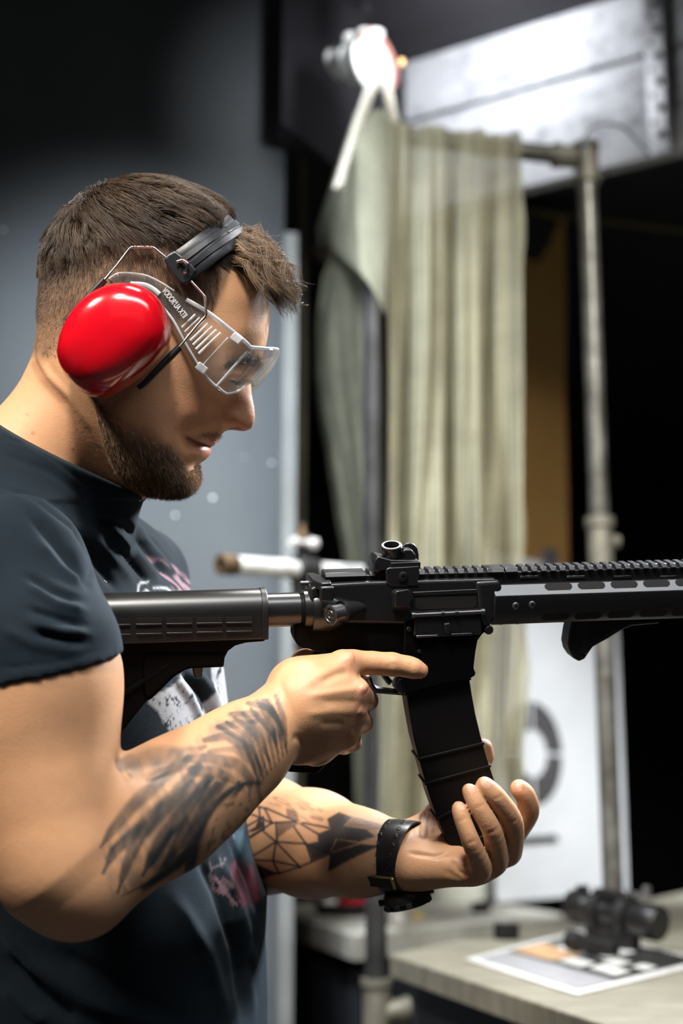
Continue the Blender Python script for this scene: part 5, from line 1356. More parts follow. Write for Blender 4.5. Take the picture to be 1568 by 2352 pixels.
# clipped sides
SIDE = [(100,600),(170,565),(300,535),(420,560),(500,600),(505,620),(496,690),(486,715),(450,740),(400,735),(330,770),(250,790),(190,800),(150,800),(125,822),(98,812),(88,780),(85,700)]
r, n, pm = roots(SIDE, 20000)
d = flow(r, n) * 0.8 + np.array([-0.25, 0, -0.6]) + n * 0.55; d /= np.linalg.norm(d, axis=1, keepdims=True)
fade = np.clip((790 - pm[:, 1]) / 200, 0.2, 1.0); Ls = 0.0062 * fade * rng.uniform(0.6, 1.2, len(r))
pa = np.stack([r - n * 0.0004, r + d * (Ls * 0.5)[:, None], r + (d + np.array([0, 0, -0.25])) * Ls[:, None]], 1)
hi_ = rng.random(len(r))[:, None]; cc_ = np.array([0.025, 0.015, 0.009]) * (1 - hi_) + np.array([0.12, 0.068, 0.036]) * hi_
tubes('clipped_hair', pa, 0.00016, 0.00007, M_hair, PERSON, cc_)
# beard
r, n, pm = roots(BEARD, 15000)
d = np.array([0.35, 0, -0.75]) + n * 0.5 + rng.normal(0, 0.16, (len(r), 3)); d /= np.linalg.norm(d, axis=1, keepdims=True)
edge = seg_dist(pm, BEARD, True)[0]; Ls = (0.0022 + 0.0042 * np.clip(edge / 40, 0, 1)) * rng.uniform(0.6, 1.2, len(r))
pa = np.stack([r - n * 0.0004, r + d * (Ls * 0.5)[:, None], r + (d + np.array([0.08, 0, -0.12])) * Ls[:, None]], 1)
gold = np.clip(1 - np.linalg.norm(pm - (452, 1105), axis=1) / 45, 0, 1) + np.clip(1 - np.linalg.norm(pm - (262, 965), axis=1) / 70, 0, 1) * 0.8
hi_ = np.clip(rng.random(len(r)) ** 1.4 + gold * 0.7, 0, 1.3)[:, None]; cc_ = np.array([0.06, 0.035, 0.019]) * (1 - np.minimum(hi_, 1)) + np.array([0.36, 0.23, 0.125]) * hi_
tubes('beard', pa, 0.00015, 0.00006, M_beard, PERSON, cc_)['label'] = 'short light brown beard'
# moustache stubble, sparse
r, n, pm = roots([(500,992),(508,1000),(496,1012),(450,1004),(470,992)], 500)
d = np.array([0.3, 0, -0.6]) + n * 0.4; d /= np.linalg.norm(d, axis=1, keepdims=True); Ls = rng.uniform(0.0008, 0.002, len(r))
tubes('moustache', np.stack([r - n * 0.0004, r + d * Ls[:, None] * .5, r + d * Ls[:, None]], 1), 0.00012, 0.00006, M_beard, PERSON, np.tile((0.16, 0.09, 0.05), (len(r), 1)))
# eyebrows and lashes, one of each per eye
for s, far in ((1, False), (-1, True)):
    def side(Xh): return (Xh[:, 1] > D0) if far else (Xh[:, 1] < D0)
    r, n, pm = roots([(512,848),(540,826),(572,816),(594,826),(590,836),(560,834),(530,846)], 700, side)
    d = np.array([-0.5, 0, 0.25]) + n * 0.5 + rng.normal(0, 0.12, (len(r), 3)); d /= np.linalg.norm(d, axis=1, keepdims=True); Ls = rng.uniform(0.004, 0.009, len(r))
    tubes('eyebrow', np.stack([r - n * 0.0004, r + d * Ls[:, None] * .5, r + (d - n * 0.3) * Ls[:, None]], 1), 0.00018, 0.00007, M_hair, PERSON, np.tile((0.035, 0.022, 0.014), (len(r), 1)))
    r, n, pm = roots([(525,872),(545,877),(566,870),(566,875),(545,882),(525,877)], 120, side)
    d = np.array([0.85, 0, -0.35]) + n * 0.35 + rng.normal(0, 0.1, (len(r), 3)); d /= np.linalg.norm(d, axis=1, keepdims=True); Ls = rng.uniform(0.005, 0.008, len(r))
    tubes('eyelashes', np.stack([r - n * 0.0004, r + d * Ls[:, None] * .5, r + (d + np.array([0, 0, .2])) * Ls[:, None]], 1), 0.00014, 0.00006, M_hair, PERSON, np.tile((0.02, 0.013, 0.01), (len(r), 1)))
# ================================================================== things worn on the head
def PH(x, y, h): return P(x, y, D0 - h * MM)          # pixel on the near side at h millimetres from the head's middle plane
def mir(p): q = np.array(p, float); q[1] = 2 * D0 - q[1]; return q
def toW(pts): return [C(*p) for p in pts]
M_redp = mat('glossy_red_plastic', (0.50, 0.003, 0.010), 0.17, 0, 40, 0.04, 0.03, 0.0003, 0.6, 0.3)
M_cush = mat('black_vinyl_cushion', (0.015, 0.015, 0.016), 0.5)
M_strap = mat('black_vinyl_strap', (0.012, 0.013, 0.016), 0.34, 0, 300, 0.1, 0.3, 0.0004, 0.4)
M_wire = mat('bright_steel_wire', (0.75, 0.72, 0.66), 0.2, 1.0)
M_slv = mat('black_rubber_sleeve', (0.012, 0.012, 0.012), 0.35)
b0 = C(*PH(265, 785, 75))
EM = empty('ear_muffs', tuple(b0), 'red-cupped ear muffs with black padded headband worn by the man', 'ear muffs')
CUP = [(134.6,811),(138,786),(147,762),(158,736),(174,713),(195,690),(218.6,672.5),(244,660),(272,652),(300,651),(326,657),(348,668),(366,684),(379,705),(388,730),(393,753),(393,777),(385,798),(370,817),(354,837),(335,856),(313,874),(290,891),(266,905),(241,913.6),(222,915),(205,911),(186,901),(169.5,887),(155,869),(142.7,847),(136,828)]
cc0 = np.array([262, 785.])
CUP = np.array([(q - cc0) for q in np.array(CUP)]) 
PROF = [(0.90, -2), (0.985, -2), (1.0, 0), (1.0, 5), (0.992, 8), (0.996, 11), (0.985, 18), (0.955, 25), (0.905, 31), (0.83, 36.5), (0.73, 40.5), (0.60, 43.5), (0.44, 45.6), (0.26, 46.8), (0.10, 47.2)]
def cup(far):
    nC = len(CUP); V = []
    sm = np.array([(CUP[i] * 0.6 + (CUP[(i + 1) % nC] + CUP[i - 1]) * 0.2) for i in range(nC)])
    for s_, dep in PROF:
        rnd = np.clip((dep - 20) / 40, 0, 1)
        R0 = np.linalg.norm(sm, axis=1); Rm = R0.mean()
        q = sm * ((1 - rnd * 0.3) + rnd * 0.3 * (Rm / R0))[:, None] * s_
        for a in q:
            p = P(cc0[0] + a[0], cc0[1] + a[1], 1.198); p[1] = D0 - (98 + dep) * MM + 0.0
            V.append(mir(p) if far else p)
    n = nC; F = [(i * n + j, i * n + (j + 1) % n, (i + 1) * n + (j + 1) % n, (i + 1) * n + j) for i in range(len(PROF) - 1) for j in range(n)]
    V.append(sum(V[-n:]) / n); F += [((len(PROF) - 1) * n + j, (len(PROF) - 1) * n + (j + 1) % n, len(V) - 1) for j in range(n)]
    F.append(tuple(range(n - 1, -1, -1)))
    mb = MB(); mb.add(toW(V), F); o = mb.build('ear_cup', M_redp, EM, smooth=True)
    md = o.modifiers.new('sub', 'SUBSURF'); md.levels = 2; md.render_levels = 2
    o['label'] = 'glossy red ear cup'
    # cushion
    V = []; prof = [(0.5, 70), (0.80, 68), (0.93, 72), (0.97, 80), (0.95, 90), (0.90, 97), (0.5, 98)]
    for s_, dep in prof:
        for a in sm * s_ * 0.97:
            p = P(cc0[0] + a[0], cc0[1] + a[1], 1.215); p[1] = D0 - dep * MM; V.append(mir(p) if far else p)
    F = [(i * n + j, i * n + (j + 1) % n, (i + 1) * n + (j + 1) % n, (i + 1) * n + j) for i in range(len(prof) - 1) for j in range(n)]
    F += [tuple(range(n - 1, -1, -1)), tuple((len(prof) - 1) * n + j for j in range(n))]
    mb = MB(); mb.add(toW(V), F); mb.build('cushion', M_cush, EM, smooth=True)
for far in (False, True):
    cup(far)
    f_ = mir if far else (lambda p: p)
    def tb(name, pts, r, m, sm=0, n=10):
        q = [f_(p) for p in pts]; q = smooth_path(q, sm) if sm else q
        mb = MB(); mb.tube(toW(q), r, n); return mb.build(name, m, EM, smooth=True)
    # rear wire and its sleeve, front wire and its sleeve
    tb('wire', [PH(212,678,99), PH(240,643,95), PH(270,607,90), PH(296,572,84), PH(303,567.5,83), PH(345,567,82), PH(354,569,82), PH(372,584,83), PH(388,597,84)], 0.0011, M_wire)
    tb('wire_sleeve', [PH(151,738,101), PH(153,735,101), PH(238,645,97), PH(241,642,97)], 0.0030, M_slv)
    tb('wire', [PH(438,645,85), PH(466,676,86), PH(471,683,86), PH(473,720,88), PH(471,728,88), PH(452,748,91), PH(412,797,98), PH(400,810,99)], 0.0011, M_wire)
    tb('wire_sleeve', [PH(413,797,100), PH(411,799,100), PH(372,838,104), PH(330,883,106), PH(318,892,106)], 0.0031, M_slv)
    tb('wire_hook', [PH(406,602,90), PH(416,598,91), PH(424,600,91.5), PH(431,609,91.5), PH(427,622,91), PH(423,626,90)], 0.0013, M_wire, 3)
# headband: a strap arching over the head in front of the crown
mid = [PH(406,622,84), PH(422,610,85), PH(450,589,82), PH(482,565,74), PH(510,546,59), PH(531,533,40), PH(543,525,20), PH(546,522,0)]
path = smooth_path(mid, 6); path = path + [mir(p) for p in path[::-1][1:]]
path = [np.asarray(p, float) for p in path]; nP = len(path)
sec = [(-1, -0.6), (-1, 0.55), (-0.93, 1.0), (-0.55, 1.0), (-0.50, 1.0), (-0.44, 1.75), (-0.12, 2.0), (-0.05, 1.3), (0.05, 1.3), (0.12, 2.0), (0.44, 1.75), (0.50, 1.0), (0.93, 1.0), (1, 0.55), (1, -0.6), (0.9, -1), (-0.9, -1)]
wdir = np.array([0.64, 0.0, -0.77]); V = []
for i, p in enumerate(path):
    t = path[min(nP - 1, i + 1)] - path[max(0, i - 1)]; t /= np.linalg.norm(t)
    wv = wdir - t * (t @ wdir); wv /= np.linalg.norm(wv); nn = np.cross(wv, t); 
    c_ = P(430, 700, D0); 
    if nn @ (p - c_) < 0: nn = -nn
    half = 0.0142; th = 0.0018
    for (u, v) in sec: V.append(p + wv * u * half + nn * v * th)
n = len(sec); F = [(i * n + j, i * n + (j + 1) % n, (i + 1) * n + (j + 1) % n, (i + 1) * n + j) for i in range(nP - 1) for j in range(n)] + [tuple(range(n)), tuple((nP - 1) * n + j for j in range(n))]
mb = MB(); mb.add(toW(V), F); mb.build('headband', M_strap, EM, smooth=True)
for far in (False, True):
    f_ = mir if far else (lambda p: p)
    o_ = [(376,596),(384,584),(402,574),(440,604),(452,622),(436,648),(424,654),(412,650),(384,614)]
    a = [f_(PH(x, y, 79)) for x, y in o_]; b_ = [f_(PH(x, y, 88)) for x, y in o_]; n = len(o_)
    mb = MB(); mb.add(toW(a + b_), [tuple(range(n)), tuple(range(2*n-1, n-1, -1))] + [(i, (i+1) % n, (i+1) % n + n, i + n) for i in range(n)])
    mb.build('band_end', M_strap, EM, bevel=0.002, seg=3)

# ------------------------------------------------------------------ safety goggles
def clear_mat(name, tint=(0.97, 0.98, 0.99), rough=0.04, fac=0.9, white=0.0):
    m, N, L, b = newmat(name)
    tp = N.new('ShaderNodeBsdfTransparent'); tp.inputs[0].default_value = (*tint, 1)
    gl = N.new('ShaderNodeBsdfGlossy'); gl.inputs['Roughness'].default_value = rough; gl.inputs[0].default_value = (1, 1, 1, 1)
    lw = N.new('ShaderNodeFresnel'); lw.inputs[0].default_value = 1.5
    mu = N.new('ShaderNodeMath'); mu.operation = 'MULTIPLY_ADD'; mu.inputs[1].default_value = fac; mu.inputs[2].default_value = 0.02; L.new(lw.outputs[0], mu.inputs[0])
    mx = N.new('ShaderNodeMixShader'); L.new(mu.outputs[0], mx.inputs[0]); L.new(tp.outputs[0], mx.inputs[1]); L.new(gl.outputs[0], mx.inputs[2])
    out = mx
    if white:
        df = N.new('ShaderNodeBsdfDiffuse'); df.inputs[0].default_value = (0.85, 0.88, 0.92, 1)
        m2 = N.new('ShaderNodeMixShader'); m2.inputs[0].default_value = white; L.new(mx.outputs[0], m2.inputs[1]); L.new(df.outputs[0], m2.inputs[2]); out = m2
    L.new(out.outputs[0], N['Material Output'].inputs['Surface']); return m
M_clear = clear_mat('clear_polycarbonate', (0.985, 0.99, 0.99), fac=0.7, white=0.04); M_rim = clear_mat('clear_plastic_rim', (0.93, 0.95, 0.96), 0.12, 1.6, 0.40)  # rim's bright highlights are put into its colour as diffuse white
M_emb = clear_mat('embossed_clear_plastic', (0.9, 0.92, 0.93), 0.3, 1.5, 0.42)
GG = empty('safety_goggles', tuple(C(*PH(520, 850, 70))), 'clear plastic safety goggles over the man\'s eyes', 'goggles')
SHP = [(238,650,78),(252,637,78),(275,626,78),(300,624,78),(330,630,78),(370,648,78),(425,686,77),(470,712,75),(530,758,69),(575,797,61),(495,885,61),(463,850,67),(432,800,72),(395,732,76),(364,694,78),(330,664,78),(296,650,78),(262,655,78)]
def sheet(pts3, th, name, m, far):
    f_ = mir if far else (lambda p: p)
    a = [f_(PH(x, y, h)) for x, y, h in pts3]; b_ = [f_(PH(x, y, h + th)) for x, y, h in pts3]; n = len(a)
    mb = MB(); mb.add(toW(a + b_), [tuple(range(n)), tuple(range(2*n-1, n-1, -1))] + [(i, (i+1) % n, (i+1) % n + n, i + n) for i in range(n)])
    return mb.build(name, m, GG)
def lerp(a, b, t): return np.asarray(a, float) * (1 - t) + np.asarray(b, float) * t
for far in (False, True):
    f_ = mir if far else (lambda p: p)
    # temple + side shield as a strip between its upper and lower edges
    up = smooth_path([np.array(p, float) for p in SHP[1:10]], 4); lo_ = smooth_path([np.array(p, float) for p in [(262,655,78)] + SHP[16:9:-1]], 4)
    def resamp(L_, n):
        L_ = np.array(L_); s = np.r_[0, np.cumsum(np.linalg.norm(np.diff(L_[:, :2], axis=0), axis=1))]; t = np.linspace(0, s[-1], n)
        return np.stack([np.interp(t, s, L_[:, k]) for k in range(3)], 1)
    A_ = resamp(up, 40); B_ = resamp(lo_, 40); V = []
    for th in (0, 1.6):
        for i in range(40):
            for k in range(5):
                q = lerp(A_[i], B_[i], k / 4); q[2] += th; V.append(f_(PH(*q)))
    F = []
    for s_ in (0, 200):
        F += [(s_ + i*5+k, s_ + i*5+k+1, s_ + (i+1)*5+k+1, s_ + (i+1)*5+k) for i in range(39) for k in range(4)]
    F += [(i*5, (i+1)*5, (i+1)*5+200, i*5+200) for i in range(39)] + [(i*5+4, (i+1)*5+4, (i+1)*5+204, i*5+204) for i in range(39)]
    mb = MB(); mb.add(toW(V), F); sh_ = mb.build('temple_arm', M_clear, GG, smooth=True)
    def rim(name, pts, r, m=M_rim, sm=4, par=GG):
        q = [f_(PH(*p)) for p in pts]; mb = MB(); mb.tube(toW(smooth_path(q, sm) if sm else q), r, 8); return mb.build(name, m, par, smooth=True)
    rim('upper_rim', [(250,640,79),(275,627,79),(330,631,79),(370,649,79),(400,668,79)], 0.0007)
    rim('upper_rim', [(428,688,79),(470,712,77),(500,734,75),(530,758,71),(560,782,66),(575,797,63)], 0.0019)
    rim('lower_rim', [(364,694,79),(395,732,78),(412,762,77),(432,800,74),(463,850,69),(480,872,66),(497,888,63)], 0.0012)
    rim('rear_ridge', [(300,652,80),(330,654,80),(352,664,80),(366,676,80)], 0.0022)
    # ventilation louvres
    for i in range(7):
        t = i / 6; a = lerp((449,722,77), (507,764,74), t); b_ = lerp((418,752,76), (456,812,73), t)
        rim('louvre', [tuple(a), tuple(lerp(a, b_, 0.5)), tuple(b_)], 0.0011 if i != 1 else 0.0008, M_emb, 0)
    rim('shield_seam', [(524,775,71),(466,838,69)], 0.0006, M_emb, 0)
    for (x, y, h) in ((543,778,69),(463,846,70)):
        mb = MB(); p = f_(PH(x, y, h)); mb.box(C(*p), MW @ np.array([0.0038, 0, -0.0030]), MW @ np.array([0.0022, 0, 0.0028]), MW @ np.array([0, 0.0030, 0])); mb.build('hinge_clip', M_rim, GG, bevel=0.0008)
# front lens: wraps from one corner round to the other
TOPC = [(575,797,62),(606,800,48),(628,801,30),(637,802,0)]; MIDC = [(536,842,62),(575,845,50),(602,846,32),(610,847,0)]; BOTC = [(497,886,62),(520,903,54),(548,896,36),(566,880,0)]
def lens_pt(u, v):
    """u 0..1 from the near corner to the middle, v 0..1 top to bottom"""
    def cur(Q): 
        a = u * 3; i = min(2, int(a)); q = smooth_path([np.array(p, float) for p in Q], 8); return q[int(round(u * (len(q) - 1)))]
    a, b_, c_ = cur(TOPC), cur(MIDC), cur(BOTC)
    return a * (1 - v) * (1 - 2 * v) + b_ * 4 * v * (1 - v) + c_ * v * (2 * v - 1)
nu, nv = 24, 14; V = []
for j in range(nv + 1):
    row = [PH(*lens_pt(i / nu, j / nv)) for i in range(nu + 1)]; row = row + [mir(p) for p in row[::-1][1:]]
    V += row
nw = 2 * nu + 1; F = [(j*nw+i, j*nw+i+1, (j+1)*nw+i+1, (j+1)*nw+i) for j in range(nv) for i in range(nw - 1)]
mb = MB(); mb.add(toW(V), F); lo2 = mb.build('lens', M_clear, GG, smooth=True); md = lo2.modifiers.new('th', 'SOLIDIFY'); md.thickness = 0.0016; md.offset = 1; M_lens_ = clear_mat('clear_lens', (0.985, 0.99, 0.99), 0.03, 0.55, 0.05); lo2.data.materials[0] = M_lens_
def lrim(name, pts, r, m=M_rim):
    mb = MB(); mb.tube(toW(pts), r, 8); mb.build(name, m, GG, smooth=True)
row = [PH(*lens_pt(i / nu, 0)) for i in range(nu + 1)]; lrim('lens_top_rim', row + [mir(p) for p in row[::-1][1:]], 0.0016)
row = [PH(*lens_pt(i / nu, 1)) for i in range(nu + 1)]; lrim('lens_bottom_rim', row + [mir(p) for p in row[::-1][1:]], 0.0011)
lrim('lens_corner', [PH(*lens_pt(0.02, j / nv)) for j in range(nv + 1)], 0.0011); lrim('lens_corner', [mir(PH(*lens_pt(0.02, j / nv))) for j in range(nv + 1)], 0.0011)
lrim('nose_bridge', [PH(*lens_pt(0.86, 1)), PH(562,872,9), PH(553,885,13), PH(549,893,17)], 0.0009)
lrim('nose_bridge', [mir(p) for p in [PH(*lens_pt(0.86, 1)), PH(562,872,9), PH(553,885,13), PH(549,893,17)]], 0.0009)
# raised lettering on the temple
def text_mesh(name, body, size, origin, xdir, zdir, m, parent, depth=0.0003, bold=0.0, xs=1.0):
    cu = bpy.data.curves.new(name, 'FONT'); cu.body = body; cu.size = size; cu.extrude = depth; cu.offset = bold; cu.align_x = 'LEFT'
    tmp = bpy.data.objects.new(name, cu); COL.objects.link(tmp); bpy.context.view_layer.update()
    me = bpy.data.meshes.new_from_object(tmp.evaluated_get(bpy.context.evaluated_depsgraph_get())); bpy.data.objects.remove(tmp); bpy.data.curves.remove(cu)
    x = np.asarray(xdir, float); x /= np.linalg.norm(x); y = np.asarray(zdir, float); y -= x * (x @ y); y /= np.linalg.norm(y); z = np.cross(x, y)
    co = np.zeros(len(me.vertices) * 3); me.vertices.foreach_get('co', co); co = co.reshape(-1, 3)
    Wc = np.asarray(origin) + co[:, :1] * x * xs + co[:, 1:2] * y + co[:, 2:3] * z - np.array(parent.location)
    me.vertices.foreach_set('co', Wc.astype(np.float32).ravel()); me.update(); me.name = name
    me.materials.clear(); me.materials.append(m)
    o = bpy.data.objects.new(name, me); COL.objects.link(o); o.parent = parent; return o
a = C(*PH(371, 660, 80.5)); b_ = C(*PH(421, 724, 80.5)); up_ = C(*PH(384, 650, 80.5)) - a
text_mesh('lettering', "VODOR'UA XTII", 0.0072, C(*PH(371, 668, 80.5)), b_ - a, up_, M_emb, GG, 0.0003, 0.0002, 0.58)

# ------------------------------------------------------------------ watch on the left wrist
WT = empty('wrist_watch', tuple(C(*P(930, 2050, 1.33))), 'black sports watch with perforated strap on the left wrist', 'watch')
M_wst = mat('black_rubber_strap', (0.012, 0.012, 0.013), 0.32, 0, 100, 0.1)
ax0 = P(893, 1966, 1.335); ax1 = P(925, 1969, 1.328); axw = (ax1 - ax0) / np.linalg.norm(ax1 - ax0)
cw_ = P(908, 1968, 1.332); uu = np.array([0, 0, 1.0]) - axw * axw[2]; uu /= np.linalg.norm(uu); vv = np.cross(axw, uu)
rz, ry = rad(79, 1.33), rad(75, 1.33); V = []; ns = 72; hw = 0.0175
for i in range(ns):
    a = 2 * math.pi * i / ns; cdir = uu * math.cos(a) * rz + vv * math.sin(a) * ry; nd = cdir / np.linalg.norm(cdir)
    wdt = hw * (1.0 + 0.25 * max(0, -math.cos(a)) ** 2); tilt = axw * (0.0045 * math.cos(a + 0.3))
    for (s_, t_) in ((-1, 0), (-1, 0.0018), (-0.85, 0.0026), (0.85, 0.0026), (1, 0.0018), (1, 0)):
        V.append(cw_ + cdir + nd * t_ + axw * s_ * wdt + tilt)
F = [(i*6+j, i*6+(j+1) % 6, ((i+1) % ns)*6+(j+1) % 6, ((i+1) % ns)*6+j) for i in range(ns) for j in range(6)]
mb = MB(); mb.add(toW(V), F); mb.build('strap', M_wst, WT, smooth=True)
for i in range(7):       # oval holes with raised lips along the strap
    a = math.radians(-2 + i * 15.5) * -1
    for s_ in (-0.45, 0.45):
        cdir = uu * math.cos(a) * rz + vv * math.sin(a) * ry; nd = cdir / np.linalg.norm(cdir)
        if (nd @ np.array([0, -1, 0])) < -0.2: cdir = uu * math.cos(-a) * rz + vv * math.sin(-a) * ry; nd = cdir / np.linalg.norm(cdir)
        c_ = cw_ + cdir + nd * 0.0024 + axw * s_ * hw + axw * (0.0045 * math.cos(a + 0.3))
        mb = MB(); mb.lathe(C(*c_), MW @ nd, [(-0.0002, 0.0004), (-0.0002, 0.0014), (0.0006, 0.0018), (0.0003, 0.0024), (-0.0006, 0.0026)], 14, cap=False); mb.build('strap_hole', M_blk, WT, smooth=True)
a = math.radians(-118)
for sgn in (1,):
    cdir = uu * math.cos(a) * rz + vv * math.sin(a) * ry
    if cdir[1] > 0: cdir = uu * math.cos(-a) * rz + vv * math.sin(-a) * ry
    nd = cdir / np.linalg.norm(cdir); td_ = np.cross(axw, nd)
    mb = MB(); mb.box(C(*(cw_ + cdir + nd * 0.003)), MW @ axw * 0.0135, MW @ td_ * 0.0062, MW @ nd * 0.0016); mb.build('keeper', mat('brown_bronze', (0.055, 0.040, 0.02), 0.35, 0.6), WT, bevel=0.0006)
    mb = MB(); mb.box(C(*(cw_ + cdir + nd * 0.0032 + axw * 0.0125)), MW @ axw * 0.0014, MW @ td_ * 0.0064, MW @ nd * 0.0019); mb.build('keeper_edge', mat('gold', (0.85, 0.55, 0.22), 0.25, 1.0), WT, bevel=0.0003)
# case hangs under the wrist
cd_ = -uu * rz; cc = cw_ + cd_ * 1.13 + axw * 0.010; nd = -uu + axw * 0.25 - vv * 0.0; nd /= np.linalg.norm(nd)
if True:
    mb = MB(); mb.lathe(C(*cc), MW @ nd, [(-0.006, 0.010), (-0.006, 0.020), (-0.002, 0.0225), (0.004, 0.0225), (0.006, 0.0205), (0.0085, 0.0205), (0.0095, 0.018), (0.0095, 0.001)], 40); mb.build('case', M_blk, WT, smooth=True)
    mb = MB()
    for k in range(12):
        q = 2 * math.pi * k / 12; uq = np.cross(nd, vv); uq /= np.linalg.norm(uq); vq = np.cross(nd, uq); r_ = uq * math.cos(q) + vq * math.sin(q)
        mb.box(C(*(cc + nd * 0.006 + r_ * 0.0212)), MW @ r_ * 0.0016, MW @ np.cross(nd, r_) * 0.0028, MW @ nd * 0.0024)
    mb.build('bezel', M_blkm, WT, bevel=0.0005)
    for q in (0.5, -0.5, 2.6):
        r_ = uq * math.cos(q) + vq * math.sin(q)
        mb = MB(); mb.lathe(C(*(cc + r_ * 0.0215)), MW @ r_, [(0, 0.003), (0.0045, 0.003), (0.005, 0.0022), (0.005, .0003)], 14); mb.build('button', M_blk, WT, smooth=True)
# ================================================================== the rifle
PHI = math.radians(12); ROLL = math.radians(10)
e1 = np.array([math.cos(PHI), math.sin(PHI), 0.0188]); e1 /= np.linalg.norm(e1)
u0 = np.array([0, 0, 1.0]) - e1 * e1[2]; u0 /= np.linalg.norm(u0); v0 = np.cross(u0, e1)      # v0: away from the camera
e3 = u0 * math.cos(ROLL) - v0 * math.sin(ROLL); e2 = np.cross(e3, e1)
OR_ = P(940, 1400, 1.268)
def LW(a, y, c): return C(*(OR_ + e1 * a + e2 * y + e3 * c))           # rifle millimetre frame (metres) -> world
def rp(px, py, y=0.0):
    k = P(px, py, 1.0); M3 = np.stack([e1, e3, -k], 1); s = np.linalg.solve(M3, -(OR_ + e2 * y)); return s[0], s[1]
DX, DY, DZ = MW @ e1, MW @ e2, MW @ e3
M_gun = mat('black_anodised_receiver', (0.010, 0.0105, 0.012), 0.30, 0.0, 200, 0.1, 0.10, 0.0002, 0.6)
M_poly = mat('black_polymer', (0.011, 0.0115, 0.0125), 0.38, 0.0, 400, 0.12, 0.30, 0.0003, 0.42)
M_mag = mat('matt_black_polymer', (0.006, 0.006, 0.0063), 0.55, 0.0, 400, 0.1, 0.3, 0.0003, 0.15)
M_low = mat('satin_black_receiver', (0.0035, 0.0036, 0.004), 0.5, 0.0, 200, 0.1, 0.10, 0.0002, 0.04)
M_stk = mat('satin_black_stock', (0.008, 0.0085, 0.0095), 0.34, 0.0, 300, 0.1, 0.15, 0.0002, 0.75)
M_slot_shade = mat('deep_black_recess', (0.003, 0.003, 0.003), 0.9)  # recess shade laid on as black inlays, nothing is cut in
M_stl = mat('dark_polished_steel', (0.13, 0.13, 0.135), 0.33, 0.85)
RF = empty('rifle', tuple(LW(0, 0, -0.05)), 'black semi-automatic rifle with railed handguard held level by the man', 'rifle')
def rprism(name, pts, y0, y1, m=None, bevel=0.001, seg=2, yr=None, parent=None, smooth=0):
    """profile traced on the near face (local y = y0), extruded to y1"""
    q = [rp(x, y, y0 if yr is None else yr) for x, y in pts]
    if smooth: q = [tuple(v) for v in smooth_path([np.array(a) for a in q + [q[0]]], smooth)[:-1]]
    mb = MB(); n = len(q)
    mb.add([LW(a, y0, c) for a, c in q] + [LW(a, y1, c) for a, c in q], [tuple(range(n)), tuple(range(2*n-1, n-1, -1))] + [(i, i+n, (i+1) % n+n, (i+1) % n) for i in range(n)])
    return mb.build(name, m or M_gun, parent or RF, bevel=bevel, seg=seg, angle=30)
def rbox(mb, a, y, c, da, dy, dz): mb.box(LW(a, y, c), DX * da, DY * dy, DZ * dz); return mb
def rloft(name, a0, a1, sec0, sec1, m, bevel=0.0005, parent=None, mids=()):
    """loft a (y, c) section between positions along the bore"""
    rings = [(a0, sec0)] + list(mids) + [(a1, sec1)]; n = len(sec0); V = []
    for a, s_ in rings: V += [LW(a, y, c) for y, c in s_]
    F = [(i*n+j, i*n+(j+1) % n, (i+1)*n+(j+1) % n, (i+1)*n+j) for i in range(len(rings)-1) for j in range(n)] + [tuple(range(n)), tuple((len(rings)-1)*n+j for j in range(n))]
    mb = MB(); mb.add(V, F); return mb.build(name, m, parent or RF, bevel=bevel, smooth=True)
def rcyl(name, a, y, c, axis, prof, m, n=28, parent=None, smooth=True):
    ax = {'x': DX, 'y': DY, 'z': DZ, '-y': -DY, '-x': -DX}[axis] if isinstance(axis, str) else np.asarray(axis)
    mb = MB(); mb.lathe(LW(a, y, c), ax, prof, n); return mb.build(name, m, parent or RF, smooth=smooth)
# ---- stock
a0, _ = rp(222, 1400, -0.018); a1, _ = rp(613, 1400, -0.018)
ct = rp(420, 1360, -0.004)[1]; cb = rp(420, 1475, -0.018)[1]; rt = 0.0185
def stock_sec(ct, cb, r=rt, w_=0.0185):
    s_ = [(r * math.sin(t), ct - r + r * math.cos(t)) for t in np.linspace(-1.45, 1.45, 17)]
    return [(-w_, cb)] + s_ + [(w_, cb)]
rloft('stock_tube', a0, a1, stock_sec(ct, cb), stock_sec(ct, cb), M_stk, 0.001)
cap_s = stock_sec(ct + 0.0006, cb - 0.0004, rt + 0.0012, 0.0195)
rloft('stock_collar', a1 - 0.004, a1 + 0.0015, cap_s, cap_s, M_poly, 0.0008)
rprism('stock_frame', [(215,1462),(612,1458),(613,1468),(606,1474),(565,1477),(540,1484),(524,1496),(516,1512),(514,1533),(440,1536),(425,1540),(400,1556),(348,1606),(336,1612),(280,1682),(255,1702),(215,1706)], -0.0125, 0.0125, M_low, 0.0015, 3)
rprism('stock_strut', [(250,1610),(395,1518),(402,1526),(262,1618)], -0.0142, 0.0142, M_low, 0.001)
rprism('release_lever', [(330,1500),(514,1500),(514,1532),(432,1536),(400,1552),(345,1604),(330,1600),(325,1540)], -0.0140, 0.0140, M_low, 0.002)
rprism('lever_pin', [(442,1532),(466,1532),(464,1556),(446,1556)], -0.005, 0.005, M_poly, 0.001)
rprism('butt_pad', [(200,1368),(206,1361),(222,1362),(228,1385),(232,1460),(232,1600),(226,1712),(208,1714),(202,1600),(204,1460)], -0.0190, 0.0190, M_poly, 0.004, 4)
